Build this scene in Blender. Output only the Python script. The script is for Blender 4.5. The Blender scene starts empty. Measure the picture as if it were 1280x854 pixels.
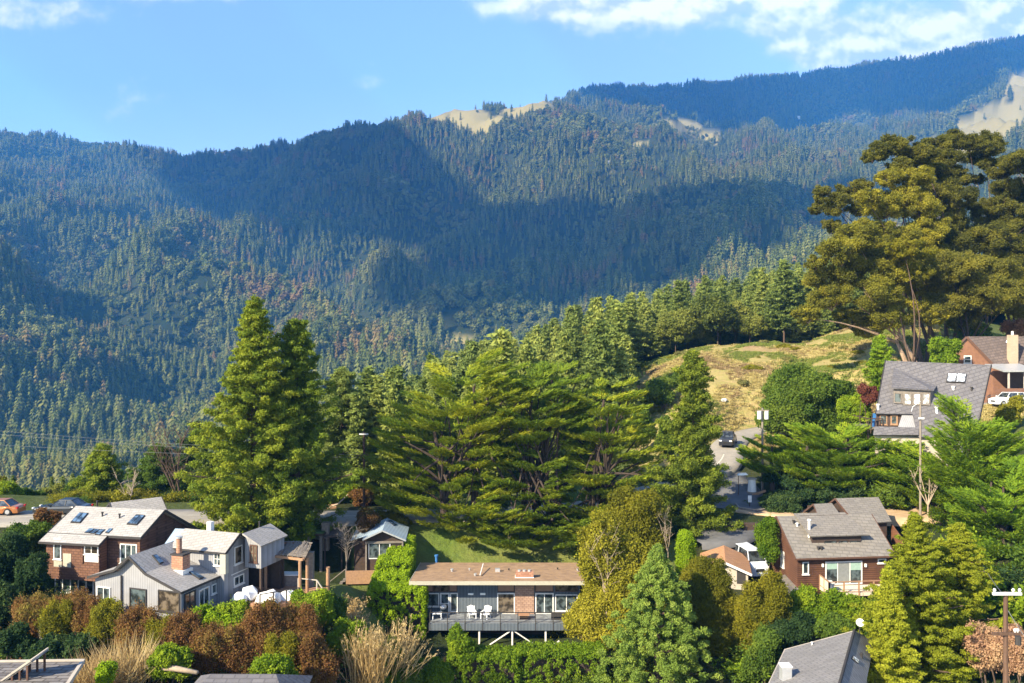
import bpy, bmesh, math, random
import numpy as np
from mathutils import Vector, Matrix

SC = bpy.context.scene
COL = SC.collection
R = math.radians
random.seed(7)
RNG = np.random.default_rng(11)

# ------------------------------------------------------------------ camera, sky, sun, exposure
F = 1000.0            # focal length in photograph pixels (photograph 1280 x 854)
CX, CY = 640.0, 427.0
cam_d = bpy.data.cameras.new('camera')
cam = bpy.data.objects.new('camera', cam_d); COL.objects.link(cam)
cam_d.sensor_width = 36.0
cam_d.lens = 36.0 * F / 1280.0
cam_d.clip_start = 0.5; cam_d.clip_end = 40000
cam.location = (0, 0, 0); cam.rotation_euler = (R(90), 0, 0)
SC.camera = cam

SUN_DIR = Vector((-0.64, -0.56, 0.55)).normalized()   # from the scene towards the sun
SUN_EL = math.asin(SUN_DIR.z)
SUN_AZ = math.atan2(SUN_DIR.x, SUN_DIR.y)
sd = bpy.data.lights.new('sun', 'SUN'); sd.energy = 5.0; sd.angle = R(0.5); sd.color = (1.0, 0.87, 0.62)
so = bpy.data.objects.new('sun', sd); COL.objects.link(so)
so.rotation_euler = SUN_DIR.to_track_quat('Z', 'Y').to_euler()

W = bpy.data.worlds.new('World'); SC.world = W; W.use_nodes = True
nt = W.node_tree; nt.nodes.clear()
def NN(t, kind, **kw):
    n = t.nodes.new(kind)
    for k, v in kw.items(): setattr(n, k, v)
    return n
def world_sky():
    N = lambda k, **kw: NN(nt, k, **kw)
    L = nt.links.new
    out = N('ShaderNodeOutputWorld'); bg = N('ShaderNodeBackground'); bg.inputs['Strength'].default_value = 0.135
    sky = N('ShaderNodeTexSky'); sky.sky_type = 'NISHITA'; sky.sun_disc = False
    sky.sun_elevation = SUN_EL; sky.sun_rotation = SUN_AZ
    sky.altitude = 200; sky.air_density = 1.0; sky.dust_density = 0.15; sky.ozone_density = 2.0
    # clouds high above the ridges: puffs of noise inside a few soft banks of directions
    tc = N('ShaderNodeTexCoord'); sep = N('ShaderNodeSeparateXYZ'); L(tc.outputs['Generated'], sep.inputs[0])
    def m(op, a, b=None, c=None, clamp=False):
        n = N('ShaderNodeMath', operation=op); n.use_clamp = clamp
        for i, v in enumerate((a, b, c)):
            if v is None: continue
            if isinstance(v, (int, float)): n.inputs[i].default_value = v
            else: L(v, n.inputs[i])
        return n.outputs[0]
    yy = m('MAXIMUM', sep.outputs[1], 0.05)
    u = m('DIVIDE', sep.outputs[0], yy); v = m('DIVIDE', sep.outputs[2], yy)
    banks = [(0.14, 0.420, 0.16, 0.026, 1.1), (0.35, 0.410, 0.06, 0.040, 1.0), (0.60, 0.385, 0.18, 0.050, 1.35), (0.44, 0.375, 0.12, 0.034, 1.1),
             (0.76, 0.39, 0.12, 0.06, 1.0), (-0.61, 0.412, 0.09, 0.020, .8), (-0.42, 0.436, 0.12, 0.014, .7), (0.05, 0.50, .5, .05, .8)]
    tot = None
    for (bu, bv, su, sv, w) in banks:
        du = m('DIVIDE', m('SUBTRACT', u, bu), su); dv = m('DIVIDE', m('SUBTRACT', v, bv), sv)
        r2 = m('ADD', m('MULTIPLY', du, du), m('MULTIPLY', dv, dv))
        g = m('MULTIPLY', m('POWER', 2.718, m('MULTIPLY', r2, -0.8)), w)
        tot = g if tot is None else m('MAXIMUM', tot, g)
    cb = N('ShaderNodeCombineXYZ'); L(u, cb.inputs[0]); L(m('MULTIPLY', v, 1.25), cb.inputs[1])
    n1 = N('ShaderNodeTexNoise'); n1.inputs['Scale'].default_value = 9; n1.inputs['Detail'].default_value = 9; n1.inputs['Roughness'].default_value = .55
    L(cb.outputs[0], n1.inputs['Vector'])
    n2 = N('ShaderNodeTexNoise'); n2.inputs['Scale'].default_value = 9; n2.inputs['Detail'].default_value = 4; n2.inputs['Roughness'].default_value = .55
    ofs = N('ShaderNodeVectorMath', operation='ADD'); L(cb.outputs[0], ofs.inputs[0]); ofs.inputs[1].default_value = (-0.006, 0.016, 0)
    L(ofs.outputs[0], n2.inputs['Vector'])
    dens = m('ADD', m('MULTIPLY', tot, 0.75), m('MULTIPLY', m('SUBTRACT', n1.outputs[0], 0.5), 1.7))
    mr = N('ShaderNodeMapRange'); mr.interpolation_type = 'SMOOTHSTEP'
    mr.inputs['From Min'].default_value = 0.16; mr.inputs['From Max'].default_value = 0.66; mr.inputs['To Max'].default_value = 0.86
    L(dens, mr.inputs['Value'])
    lit = N('ShaderNodeMapRange'); lit.inputs['From Min'].default_value = -0.045; lit.inputs['From Max'].default_value = 0.055
    L(m('SUBTRACT', n1.outputs[0], n2.outputs[0]), lit.inputs['Value'])
    cc = N('ShaderNodeMix', data_type='RGBA'); cc.inputs['A'].default_value = (2.7, 3.1, 4.4, 1); cc.inputs['B'].default_value = (5.4, 5.2, 5.6, 1)
    L(lit.outputs[0], cc.inputs['Factor'])
    hs = N('ShaderNodeHueSaturation'); hs.inputs['Saturation'].default_value = .95; hs.inputs['Hue'].default_value = .505; hs.inputs['Value'].default_value = 1.0
    L(sky.outputs[0], hs.inputs['Color'])
    mx = N('ShaderNodeMix', data_type='RGBA'); L(mr.outputs[0], mx.inputs['Factor']); L(hs.outputs[0], mx.inputs['A']); L(cc.outputs['Result'], mx.inputs['B'])
    L(mx.outputs['Result'], bg.inputs['Color']); L(bg.outputs[0], out.inputs['Surface'])
world_sky()
SC.view_settings.view_transform = 'Standard'; SC.view_settings.look = 'None'
SC.view_settings.gamma = 1; SC.view_settings.exposure = 1.38; SC.view_settings.use_curve_mapping = False
SC.render.engine = 'CYCLES'
SC.cycles.max_bounces = 5; SC.cycles.diffuse_bounces = 2; SC.cycles.glossy_bounces = 2
SC.cycles.transmission_bounces = 3; SC.cycles.volume_bounces = 1; SC.cycles.transparent_max_bounces = 6
SC.cycles.use_denoising = True

def P(px, py, D): return Vector(((px - CX) * D / F, D, (CY - py) * D / F))

# ------------------------------------------------------------------ tagging
def tag(o, label=None, cat=None, group=None, kind=None):
    if label: o['label'] = label
    if cat: o['category'] = cat
    if group: o['group'] = group
    if kind: o['kind'] = kind
    return o
def empty(name, loc=(0, 0, 0), rz=0, label=None, cat=None, group=None):
    o = bpy.data.objects.new(name, None); COL.objects.link(o); o.location = loc; o.rotation_euler = (0, 0, rz)
    o.empty_display_size = .3
    return tag(o, label, cat, group)

# ------------------------------------------------------------------ materials
MATS = {}
def new_mat(name):
    m = bpy.data.materials.new(name); m.use_nodes = True; m.node_tree.nodes.clear()
    out = NN(m.node_tree, 'ShaderNodeOutputMaterial'); return m, m.node_tree, out
def col4(c): return (c[0], c[1], c[2], 1)
def mat(name, c, c2=None, rough=.8, scale=4, metal=0, bump=0, kind='noise', spec=.3, dirs=None, mscale=(1, 1, 1)):
    """two colours mixed by a procedural pattern in object space"""
    if name in MATS: return MATS[name]
    m, t, out = new_mat(name); N = lambda k, **kw: NN(t, k, **kw); L = t.links.new
    bs = N('ShaderNodeBsdfPrincipled'); bs.inputs['Roughness'].default_value = rough; bs.inputs['Metallic'].default_value = metal
    bs.inputs['Specular IOR Level'].default_value = spec
    c2 = c2 or tuple(x * .75 for x in c)
    tc = N('ShaderNodeTexCoord'); mp = N('ShaderNodeMapping'); mp.inputs['Scale'].default_value = mscale
    L(tc.outputs['Object'], mp.inputs[0])
    if kind == 'noise':
        n = N('ShaderNodeTexNoise'); n.inputs['Scale'].default_value = scale; n.inputs['Detail'].default_value = 5; n.inputs['Roughness'].default_value = .65
        fac = n.outputs[0]
    elif kind == 'wave':
        n = N('ShaderNodeTexWave'); n.inputs['Scale'].default_value = scale; n.inputs['Distortion'].default_value = .6; n.inputs['Detail'].default_value = 2
        n.bands_direction = dirs or 'X'; n.wave_profile = 'SAW'
        fac = n.outputs['Fac']
    elif kind == 'brick':
        n = N('ShaderNodeTexBrick'); n.inputs['Scale'].default_value = scale
        n.inputs['Color1'].default_value = (1, 1, 1, 1); n.inputs['Color2'].default_value = (.45, .45, .45, 1); n.inputs['Mortar'].default_value = (0, 0, 0, 1)
        n.inputs['Mortar Size'].default_value = .03
        mp.inputs['Rotation'].default_value = dirs or (0, 0, 0)
        sp = N('ShaderNodeRGBToBW'); L(n.outputs['Color'], sp.inputs[0]); fac = sp.outputs[0]
    L(mp.outputs[0], n.inputs['Vector'])
    if kind != 'noise':
        nn = N('ShaderNodeTexNoise'); nn.inputs['Scale'].default_value = 1.3; nn.inputs['Detail'].default_value = 5; L(tc.outputs['Object'], nn.inputs['Vector'])
        a = N('ShaderNodeMath', operation='MULTIPLY_ADD'); L(nn.outputs[0], a.inputs[0]); a.inputs[1].default_value = 1.2; a.inputs[2].default_value = -.6
        b = N('ShaderNodeMath', operation='ADD'); L(a.outputs[0], b.inputs[0]); L(fac, b.inputs[1]); b.use_clamp = True
        fac2 = b.outputs[0]
    else:
        mr = N('ShaderNodeMapRange'); mr.inputs['From Min'].default_value = .3; mr.inputs['From Max'].default_value = .7; L(fac, mr.inputs['Value']); fac2 = mr.outputs[0]
    mx = N('ShaderNodeMix', data_type='RGBA'); mx.inputs['A'].default_value = col4(c2); mx.inputs['B'].default_value = col4(c)
    L(fac2, mx.inputs['Factor']); L(mx.outputs['Result'], bs.inputs['Base Color'])
    if bump:
        bp = N('ShaderNodeBump'); bp.inputs['Strength'].default_value = bump; bp.inputs['Distance'].default_value = .05; L(fac, bp.inputs['Height']); L(bp.outputs[0], bs.inputs['Normal'])
    L(bs.outputs[0], out.inputs['Surface']); MATS[name] = m; return m
def glass_mat(name='window_glass', c=(.05, .065, .07), rough=.08):
    if name in MATS: return MATS[name]
    m, t, out = new_mat(name); N = lambda k, **kw: NN(t, k, **kw); L = t.links.new
    bs = N('ShaderNodeBsdfPrincipled'); bs.inputs['Roughness'].default_value = rough
    tc = N('ShaderNodeTexCoord'); n = N('ShaderNodeTexNoise'); n.inputs['Scale'].default_value = 2.2; n.inputs['Detail'].default_value = 2
    L(tc.outputs['Object'], n.inputs['Vector']); mr = N('ShaderNodeMapRange'); mr.inputs['From Min'].default_value = .42; mr.inputs['From Max'].default_value = .60; L(n.outputs[0], mr.inputs['Value'])
    mx = N('ShaderNodeMix', data_type='RGBA'); mx.inputs['A'].default_value = col4(tuple(x * .4 for x in c)); mx.inputs['B'].default_value = col4(tuple(x * 1.8 for x in c))
    L(mr.outputs[0], mx.inputs['Factor']); L(mx.outputs['Result'], bs.inputs['Base Color']); bs.inputs['Specular IOR Level'].default_value = .7
    L(bs.outputs[0], out.inputs['Surface']); MATS[name] = m; return m
def leaf_mat(name, stops, rough=.65, trans=.42, objrand=.3, wscale=None, wcols=None, gain=1.3):
    """foliage: colour from each leaf clump's own tint attribute, the plant's random number and broad patches in space"""
    if name in MATS: return MATS[name]
    m, t, out = new_mat(name); N = lambda k, **kw: NN(t, k, **kw); L = t.links.new
    at = N('ShaderNodeAttribute'); at.attribute_name = 'tint'
    oi = N('ShaderNodeObjectInfo')
    f = N('ShaderNodeMath', operation='MULTIPLY_ADD'); L(oi.outputs['Random'], f.inputs[0]); f.inputs[1].default_value = objrand
    g = N('ShaderNodeMath', operation='MULTIPLY_ADD'); L(at.outputs['Fac'], g.inputs[0]); g.inputs[1].default_value = 1 - objrand; L(f.outputs[0], g.inputs[2])
    f.inputs[2].default_value = 0
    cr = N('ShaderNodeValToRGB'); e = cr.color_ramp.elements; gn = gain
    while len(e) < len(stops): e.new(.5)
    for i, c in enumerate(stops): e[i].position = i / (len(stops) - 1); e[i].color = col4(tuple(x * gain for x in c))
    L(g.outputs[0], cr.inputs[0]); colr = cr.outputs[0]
    if wscale:
        for i, (wc, lo, hi, sc_) in enumerate(wcols):
            ge = N('ShaderNodeNewGeometry'); n = N('ShaderNodeTexNoise'); n.inputs['Scale'].default_value = sc_; n.inputs['Detail'].default_value = 4; n.inputs['Roughness'].default_value = .6
            va = N('ShaderNodeVectorMath', operation='ADD'); va.inputs[1].default_value = (i * 911., i * 377, 0); L(ge.outputs['Position'], va.inputs[0]); L(va.outputs[0], n.inputs['Vector'])
            ad = N('ShaderNodeMath', operation='MULTIPLY_ADD'); L(oi.outputs['Random'], ad.inputs[0]); ad.inputs[1].default_value = .22; L(n.outputs[0], ad.inputs[2])
            mr = N('ShaderNodeMapRange'); mr.inputs['From Min'].default_value = lo; mr.inputs['From Max'].default_value = hi; L(ad.outputs[0], mr.inputs['Value'])
            mx = N('ShaderNodeMix', data_type='RGBA'); L(mr.outputs[0], mx.inputs['Factor']); L(colr, mx.inputs['A']); mx.inputs['B'].default_value = col4(wc); colr = mx.outputs['Result']
    d = N('ShaderNodeBsdfPrincipled'); d.inputs['Roughness'].default_value = rough; d.inputs['Specular IOR Level'].default_value = .06
    L(colr, d.inputs['Base Color'])
    if trans > 0:
        tr = N('ShaderNodeBsdfTranslucent'); L(colr, tr.inputs['Color'])
        ms = N('ShaderNodeMixShader'); ms.inputs[0].default_value = trans; L(d.outputs[0], ms.inputs[1]); L(tr.outputs[0], ms.inputs[2]); L(ms.outputs[0], out.inputs['Surface'])
    else: L(d.outputs[0], out.inputs['Surface'])
    MATS[name] = m; return m

# ------------------------------------------------------------------ mesh builders
def np_mesh(name, V, Fq, material=None, attrs=None, smooth=False, tris=None):
    """V n x 3; Fq m x 4 quads; tris k x 3; attrs: dict of per-vertex floats"""
    me = bpy.data.meshes.new(name)
    V = np.asarray(V, np.float32); nq = 0 if Fq is None else len(Fq); ntr = 0 if tris is None else len(tris)
    me.vertices.add(len(V)); me.vertices.foreach_set('co', V.ravel())
    idx = []; st = []; tot = []
    if nq: idx.append(np.asarray(Fq, np.int32).ravel()); st.append(np.arange(nq) * 4); tot.append(np.full(nq, 4))
    if ntr: idx.append(np.asarray(tris, np.int32).ravel()); st.append(nq * 4 + np.arange(ntr) * 3); tot.append(np.full(ntr, 3))
    idx = np.concatenate(idx); st = np.concatenate(st).astype(np.int32); tot = np.concatenate(tot).astype(np.int32)
    me.loops.add(len(idx)); me.loops.foreach_set('vertex_index', idx)
    me.polygons.add(len(st)); me.polygons.foreach_set('loop_start', st); me.polygons.foreach_set('loop_total', tot)
    if smooth: me.polygons.foreach_set('use_smooth', np.ones(len(st), bool))
    for k, v in (attrs or {}).items():
        a = me.attributes.new(k, 'FLOAT', 'POINT'); a.data.foreach_set('value', np.asarray(v, np.float32))
    me.update(calc_edges=True)
    if material: me.materials.append(material)
    return me
def link(name, me, parent=None):
    o = bpy.data.objects.new(name, me); COL.objects.link(o)
    if parent: o.parent = parent
    return o

class MB:
    """collects simple solids, built as ONE mesh object"""
    def __init__(s): s.v = []; s.f = []
    def add(s, vs, fs):
        b = len(s.v); s.v += [tuple(v) for v in vs]; s.f += [tuple(b + i for i in f) for f in fs]; return s
    def box(s, x0, x1, y0, y1, z0, z1, M=None):
        vs = [(x0, y0, z0), (x1, y0, z0), (x1, y1, z0), (x0, y1, z0), (x0, y0, z1), (x1, y0, z1), (x1, y1, z1), (x0, y1, z1)]
        if M is not None: vs = [tuple(M @ Vector(v)) for v in vs]
        return s.add(vs, [(0, 3, 2, 1), (4, 5, 6, 7), (0, 1, 5, 4), (1, 2, 6, 5), (2, 3, 7, 6), (3, 0, 4, 7)])
    def slab(s, pts, t, n=None):
        """polygon pts with thickness t downward (along -n)"""
        p = [Vector(q) for q in pts]
        if n is None: n = (p[1] - p[0]).cross(p[2] - p[0]).normalized()
        if n.z < 0 and abs(n.z) > .05: n = -n
        q = [a - n * t for a in p]; k = len(p)
        return s.add(p + q, [tuple(range(k)), tuple(reversed(range(k, 2 * k)))] + [(i, i + k, (i + 1) % k + k, (i + 1) % k) for i in range(k)])
    def prism(s, pts, d):
        """polygon pts extruded by vector d"""
        p = [Vector(q) for q in pts]; d = Vector(d); q = [a + d for a in p]; k = len(p)
        return s.add(p + q, [tuple(reversed(range(k))), tuple(range(k, 2 * k))] + [(i, (i + 1) % k, (i + 1) % k + k, i + k) for i in range(k)])
    def tube(s, pts, rad, n=7, caps=True):
        pts = [Vector(p) for p in pts]
        rad = rad if hasattr(rad, '__len__') else [rad] * len(pts)
        b = len(s.v); up = Vector((0, 0, 1)); prev = None
        for i, p in enumerate(pts):
            d = (pts[min(i + 1, len(pts) - 1)] - pts[max(i - 1, 0)]).normalized()
            if prev is None:
                a = d.cross(up) if abs(d.z) < .95 else d.cross(Vector((1, 0, 0)))
            else: a = prev - d * prev.dot(d)
            a.normalize(); prev = a; c = d.cross(a)
            for j in range(n):
                t = 2 * math.pi * j / n; s.v.append(tuple(p + (a * math.cos(t) + c * math.sin(t)) * rad[i]))
        for i in range(len(pts) - 1):
            for j in range(n):
                s.f.append((b + i * n + j, b + i * n + (j + 1) % n, b + (i + 1) * n + (j + 1) % n, b + (i + 1) * n + j))
        if caps:
            s.f.append(tuple(b + j for j in reversed(range(n)))); s.f.append(tuple(b + (len(pts) - 1) * n + j for j in range(n)))
        return s
    def bar(s, a, b, w, h=None):
        """square beam from a to b"""
        a = Vector(a); b = Vector(b); h = h or w; d = (b - a).normalized()
        up = Vector((0, 0, 1)) if abs(d.z) < .9 else Vector((0, 1, 0))
        x = d.cross(up).normalized() * w / 2; y = x.cross(d).normalized() * h / 2
        vs = [a - x - y, a + x - y, a + x + y, a - x + y, b - x - y, b + x - y, b + x + y, b - x + y]
        return s.add(vs, [(0, 3, 2, 1), (4, 5, 6, 7), (0, 1, 5, 4), (1, 2, 6, 5), (2, 3, 7, 6), (3, 0, 4, 7)])
    def build(s, name, material, parent=None, bevel=0, smooth=False):
        me = bpy.data.meshes.new(name); me.from_pydata(s.v, [], s.f); me.validate()
        bm = bmesh.new(); bm.from_mesh(me); bmesh.ops.recalc_face_normals(bm, faces=bm.faces[:]); bm.to_mesh(me); bm.free()
        if smooth: me.polygons.foreach_set('use_smooth', [True] * len(me.polygons))
        me.materials.append(material)
        o = link(name, me, parent)
        if bevel:
            md = o.modifiers.new('bevel', 'BEVEL'); md.width = bevel; md.segments = 2; md.limit_method = 'ANGLE'
        return o
# ------------------------------------------------------------------ terrain
DN = [15, 30, 45, 60, 70, 80, 90, 100, 115, 130, 160, 200, 260]            # metres: height in metres relative to the camera
DF = [350, 500, 700, 1000, 1300, 1700, 2200, 2700, 3200, 3800, 4500, 6000, 9000]   # far: elevation line in photograph pixels
TAB = {
 -500: ([-38,-31,-25,-21.6,-20,-17.3,-17.5,-20,-27,-36,-52,-70,-92], [755,640,555,400,310,290,260,215,178,190,210,260,330]),
 0:   ([-38,-31,-25,-21.4,-19.8,-17.3,-17.4,-20,-28,-37,-54,-72,-95], [760,650,560,425,320,305,262,218,182,195,215,260,330]),
 130: ([-38,-31,-25,-21.0,-20.4,-18,-17.8,-20.5,-28,-37,-54,-72,-95], [760,650,562,455,378,325,282,238,196,210,225,265,330]),
 260: ([-38,-31,-25.2,-21.2,-21.0,-19.2,-18.2,-21,-28,-36,-52,-70,-92], [750,648,567,475,398,335,285,240,206,215,225,265,330]),
 400: ([-38,-31.5,-26.5,-22.4,-22.0,-21.6,-19.2,-20,-25,-31,-44,-58,-76], [715,625,567,482,408,345,272,180,192,205,215,260,330]),
 520: ([-38,-32.8,-29,-27,-25.5,-22.8,-19.6,-19.8,-22,-25,-31,-34,-30], [570,632,570,470,395,318,222,159,175,185,195,240,320]),
 640: ([-38,-33,-30,-28,-26.2,-23,-20,-19.5,-20,-20.5,-20,-17,-16], [525,600,555,445,372,298,200,131,150,150,150,200,300]),
 760: ([-38,-33,-30,-27.5,-25.5,-22.5,-20,-18.6,-17.5,-15.5,-10,-6.0,-8], [475,565,520,430,362,290,212,165,142,148,112,170,290]),
 880: ([-38,-33,-29,-25,-22.5,-20,-17.6,-15.6,-12.3,-8.5,-2.2,-1.5,-1.5], [408,500,478,405,345,272,218,184,163,178,105,160,280]),
 1000:([-36,-31,-28,-25.5,-23.4,-19.8,-18.0,-14.2,-11,-7,-.6,.5,2.5], [388,440,435,385,330,268,222,192,170,172,96,150,270]),
 1140:([-34,-30,-27,-24.5,-22.6,-19,-16.4,-13.0,-9.0,-3.6,4.0,9,13], [372,395,392,352,302,252,217,190,155,145,78,130,250]),
 1280:([-32,-28,-24,-20,-17.8,-15.6,-13,-10.6,-8.4,-7,-2,4,10], [372,375,355,322,272,222,182,152,114,98,52,110,240]),
 1800:([-30,-25,-21,-17,-15,-13,-11,-9,-7,-5,0,6,12], [365,350,330,300,250,205,170,130,90,70,20,90,230]),
}
_cols = sorted(TAB); _cu = np.array([(c - CX) / F for c in _cols])
_lD = np.log(np.array(DN + DF, float))
_el = np.array([[-z / d for z, d in zip(TAB[c][0], DN)] + [(p - CY) / F for p in TAB[c][1]] for c in _cols])  # tangent of depression
def _pchip_slopes(x, Y):
    h = np.diff(x); d = np.diff(Y, axis=-1) / h
    m = np.zeros_like(Y)
    w1 = 2 * h[1:] + h[:-1]; w2 = h[1:] + 2 * h[:-1]
    a, b = d[..., :-1], d[..., 1:]
    ok = a * b > 0
    with np.errstate(all='ignore'):
        hm = (w1 + w2) / (w1 / a + w2 / b)
    m[..., 1:-1] = np.where(ok, hm, 0); m[..., 0] = d[..., 0]; m[..., -1] = d[..., -1]
    return m
def _hermite(x, Y, M, q):
    """Y, M: (..., k) along the last axis, q: (n,) -> (..., n)"""
    i = np.clip(np.searchsorted(x, q) - 1, 0, len(x) - 2); h = x[i + 1] - x[i]; t = np.clip((q - x[i]) / h, 0, 1)
    h00 = 2*t**3 - 3*t**2 + 1; h10 = t**3 - 2*t**2 + t; h01 = -2*t**3 + 3*t**2; h11 = t**3 - t**2
    return h00 * Y[..., i] + h10 * h * M[..., i] + h01 * Y[..., i + 1] + h11 * h * M[..., i + 1]
# fine noise made of octaves of a hashed lattice
def vnoise(x, y, seed=0):
    xi = np.floor(x).astype(np.int64); yi = np.floor(y).astype(np.int64); fx = x - xi; fy = y - yi
    fx = fx * fx * (3 - 2 * fx); fy = fy * fy * (3 - 2 * fy)
    def h(a, b):
        n = (a * 374761393 + b * 668265263 + seed * 1442695041) & 0xffffffff
        n = ((n ^ (n >> 13)) * 1274126177) & 0xffffffff
        return ((n ^ (n >> 16)) & 0xffff) / 65535.0
    return (h(xi, yi) * (1 - fx) + h(xi + 1, yi) * fx) * (1 - fy) + (h(xi, yi + 1) * (1 - fx) + h(xi + 1, yi + 1) * fx) * fy
def fbm(x, y, oct=4, seed=0):
    s = 0; a = 1; tot = 0
    for i in range(oct): s = s + a * vnoise(x * 2**i, y * 2**i, seed + i); tot += a; a *= .5
    return s / tot
U = np.unique(np.concatenate([np.linspace(-1.7, -.74, 44), np.linspace(-.74, .74, 400), np.linspace(.74, 1.7, 44)]))
LD = np.linspace(math.log(5), math.log(6500), 490)
def base_el(U, LD):
    A = _hermite(_lD, _el, _pchip_slopes(_lD, _el), LD)          # columns x LD
    B = A.T                                                      # LD x columns
    return _hermite(_cu, B, _pchip_slopes(_cu, B), np.clip(U, _cu[0], _cu[-1]))   # LD x U
D2 = np.exp(LD)[:, None] * np.ones_like(U)[None]; X2 = D2 * U[None]
Z2 = -base_el(U, LD) * D2
_i15 = int(np.searchsorted(LD, math.log(16))); Z2[:_i15] = Z2[_i15]
amp = np.clip((D2 - 450) / 900, 0, 1)
rid = 1 - np.abs(2 * fbm(X2 / 420 + 3.1, D2 / 520, 3, 5) - 1) * 2.2
rid2 = 1 - np.abs(2 * fbm(X2 / 170 + 9.1, D2 / 210, 2, 8) - 1) * 2
crest = 1 - .75 * np.clip(1 - np.abs(D2 - 2750) / 350, 0, 1) * (X2 < 500) - .5 * np.clip(1 - np.abs(D2 - 3200) / 300, 0, 1) - .8 * np.clip(1.5 - np.abs(D2 - 4500) / 500, 0, 1)
Z2 += amp * (rid - .45) * 125 * crest + amp * (rid2 - .5) * 36 * crest
Z2 += (fbm(X2 / 40, D2 / 40, 3, 2) - .5) * np.clip((D2 - 120) / 200, 0, 1) * 6 + (fbm(X2 / 7, D2 / 7, 3, 3) - .5) * (np.clip((D2 - 30) / 60, 0, 1) * .9 + 1.5 * (D2 > 125) * (D2 < 175))

# ---- roads: (px, D, z, half width)
ROAD = [(-420, 76, -17.0, 3.4), (-150, 77, -17.1, 3.4), (0, 77.8, -17.2, 3.4), (110, 79.5, -17.4, 3.4), (230, 82, -17.9, 3.3), (330, 84.5, -18.5, 3.2), (430, 86.6, -19.0, 3.2), (600, 91, -19.6, 3.2), (720, 92.5, -19.3, 3.2),
        (800, 95, -18.2, 3.2), (862, 97.5, -16.9, 2.9), (898, 101.5, -15.5, 2.6), (909, 108, -14.3, 2.3), (922, 116, -14.0, 2.2), (956, 123, -13.4, 2.0), (1060, 124, -11.6, 2.2), (1180, 118, -9.6, 2.8), (1262, 113, -8.7, 3.2), (1420, 108, -8.0, 3.2)]
DRIVE = [(893, 101, -15.85, 2.6), (918, 94, -17.2, 2.8), (915, 89.5, -18.3, 3.8), (905, 85.5, -19.0, 4.6), (888, 82.0, -19.6, 3.8), (862, 81.0, -19.9, 2.5)]
DIRT = [(915, 89, -18.35, 2.4), (1000, 86.5, -18.6, 2.4), (1080, 85.5, -18.5, 2.6), (1150, 86, -18.3, 4.2), (1200, 87, -18.0, 3.0)]
def path_points(cp, step=.8):
    P0 = np.array([((p - CX) * d / F, d, z, w) for p, d, z, w in cp])
    out = []
    for i in range(len(P0) - 1):
        a = P0[max(i - 1, 0)]; b = P0[i]; c = P0[i + 1]; d = P0[min(i + 2, len(P0) - 1)]
        n = max(2, int(np.linalg.norm(c[:2] - b[:2]) / step))
        for k in range(n):
            t = k / n; out.append(.5 * ((2*b) + (-a + c)*t + (2*a - 5*b + 4*c - d)*t*t + (-a + 3*b - 3*c + d)*t**3))
    out.append(P0[-1]); return np.array(out)
PATHS = [path_points(ROAD), path_points(DRIVE), path_points(DIRT)]
near = (D2 > 60) & (D2 < 140) & (np.abs(X2) < 130)
ii = np.argwhere(near)
pts = np.stack([X2[near], D2[near]], 1)
zz = Z2[near]
for pp in PATHS:
    for s in range(0, len(pts), 4000):
        q = pts[s:s + 4000]; d = np.linalg.norm(q[:, None] - pp[None, :, :2], axis=2); j = d.argmin(1); dm = d[np.arange(len(q)), j]
        w = np.clip(1 - (dm - pp[j, 3] - .6) / 5.0, 0, 1); w = w * w * (3 - 2 * w)
        zz[s:s + 4000] = zz[s:s + 4000] * (1 - w) + (pp[j, 2] - .12) * w
Z2[near] = zz
# ---- level pads where houses stand: (px0, px1, D0, D1, z)
PADS = [(390, 452, 72, 80, -22.9), (1010, 1130, 76, 81, -20.4), (870, 950, 72, 78, -22.2), (1090, 1230, 92, 100, -12.9), (300, 420, 63, 71, -21.6)]
for (a, b, d0, d1, z) in PADS:
    PX = U[None] * F + CX
    dx = np.maximum(0, np.maximum(a - PX, PX - b)) * D2 / F; dy = np.maximum(0, np.maximum(d0 - D2, D2 - d1))
    w = np.clip(1 - np.hypot(dx, dy) / 4, 0, 1); w = w * w * (3 - 2 * w); Z2 = Z2 * (1 - w) + z * w
def gz(x, y):
    """ground height at world x, y (arrays or numbers)"""
    x = np.asarray(x, float); y = np.maximum(np.asarray(y, float), 5.01)
    u = x / y; l = np.log(y)
    i = np.clip(np.searchsorted(U, u) - 1, 0, len(U) - 2); a = np.clip((u - U[i]) / (U[i + 1] - U[i]), 0, 1)
    k = np.clip(((l - LD[0]) / (LD[1] - LD[0])).astype(int) if np.ndim(l) else int((l - LD[0]) / (LD[1] - LD[0])), 0, len(LD) - 2); b = (l - LD[k]) / (LD[1] - LD[0])
    r = (Z2[k, i] * (1 - a) + Z2[k, i + 1] * a) * (1 - b) + (Z2[k + 1, i] * (1 - a) + Z2[k + 1, i + 1] * a) * b
    return r if np.ndim(r) else float(r)
def G(px, D): x = (px - CX) * D / F; return Vector((x, D, gz(x, D)))

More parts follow.
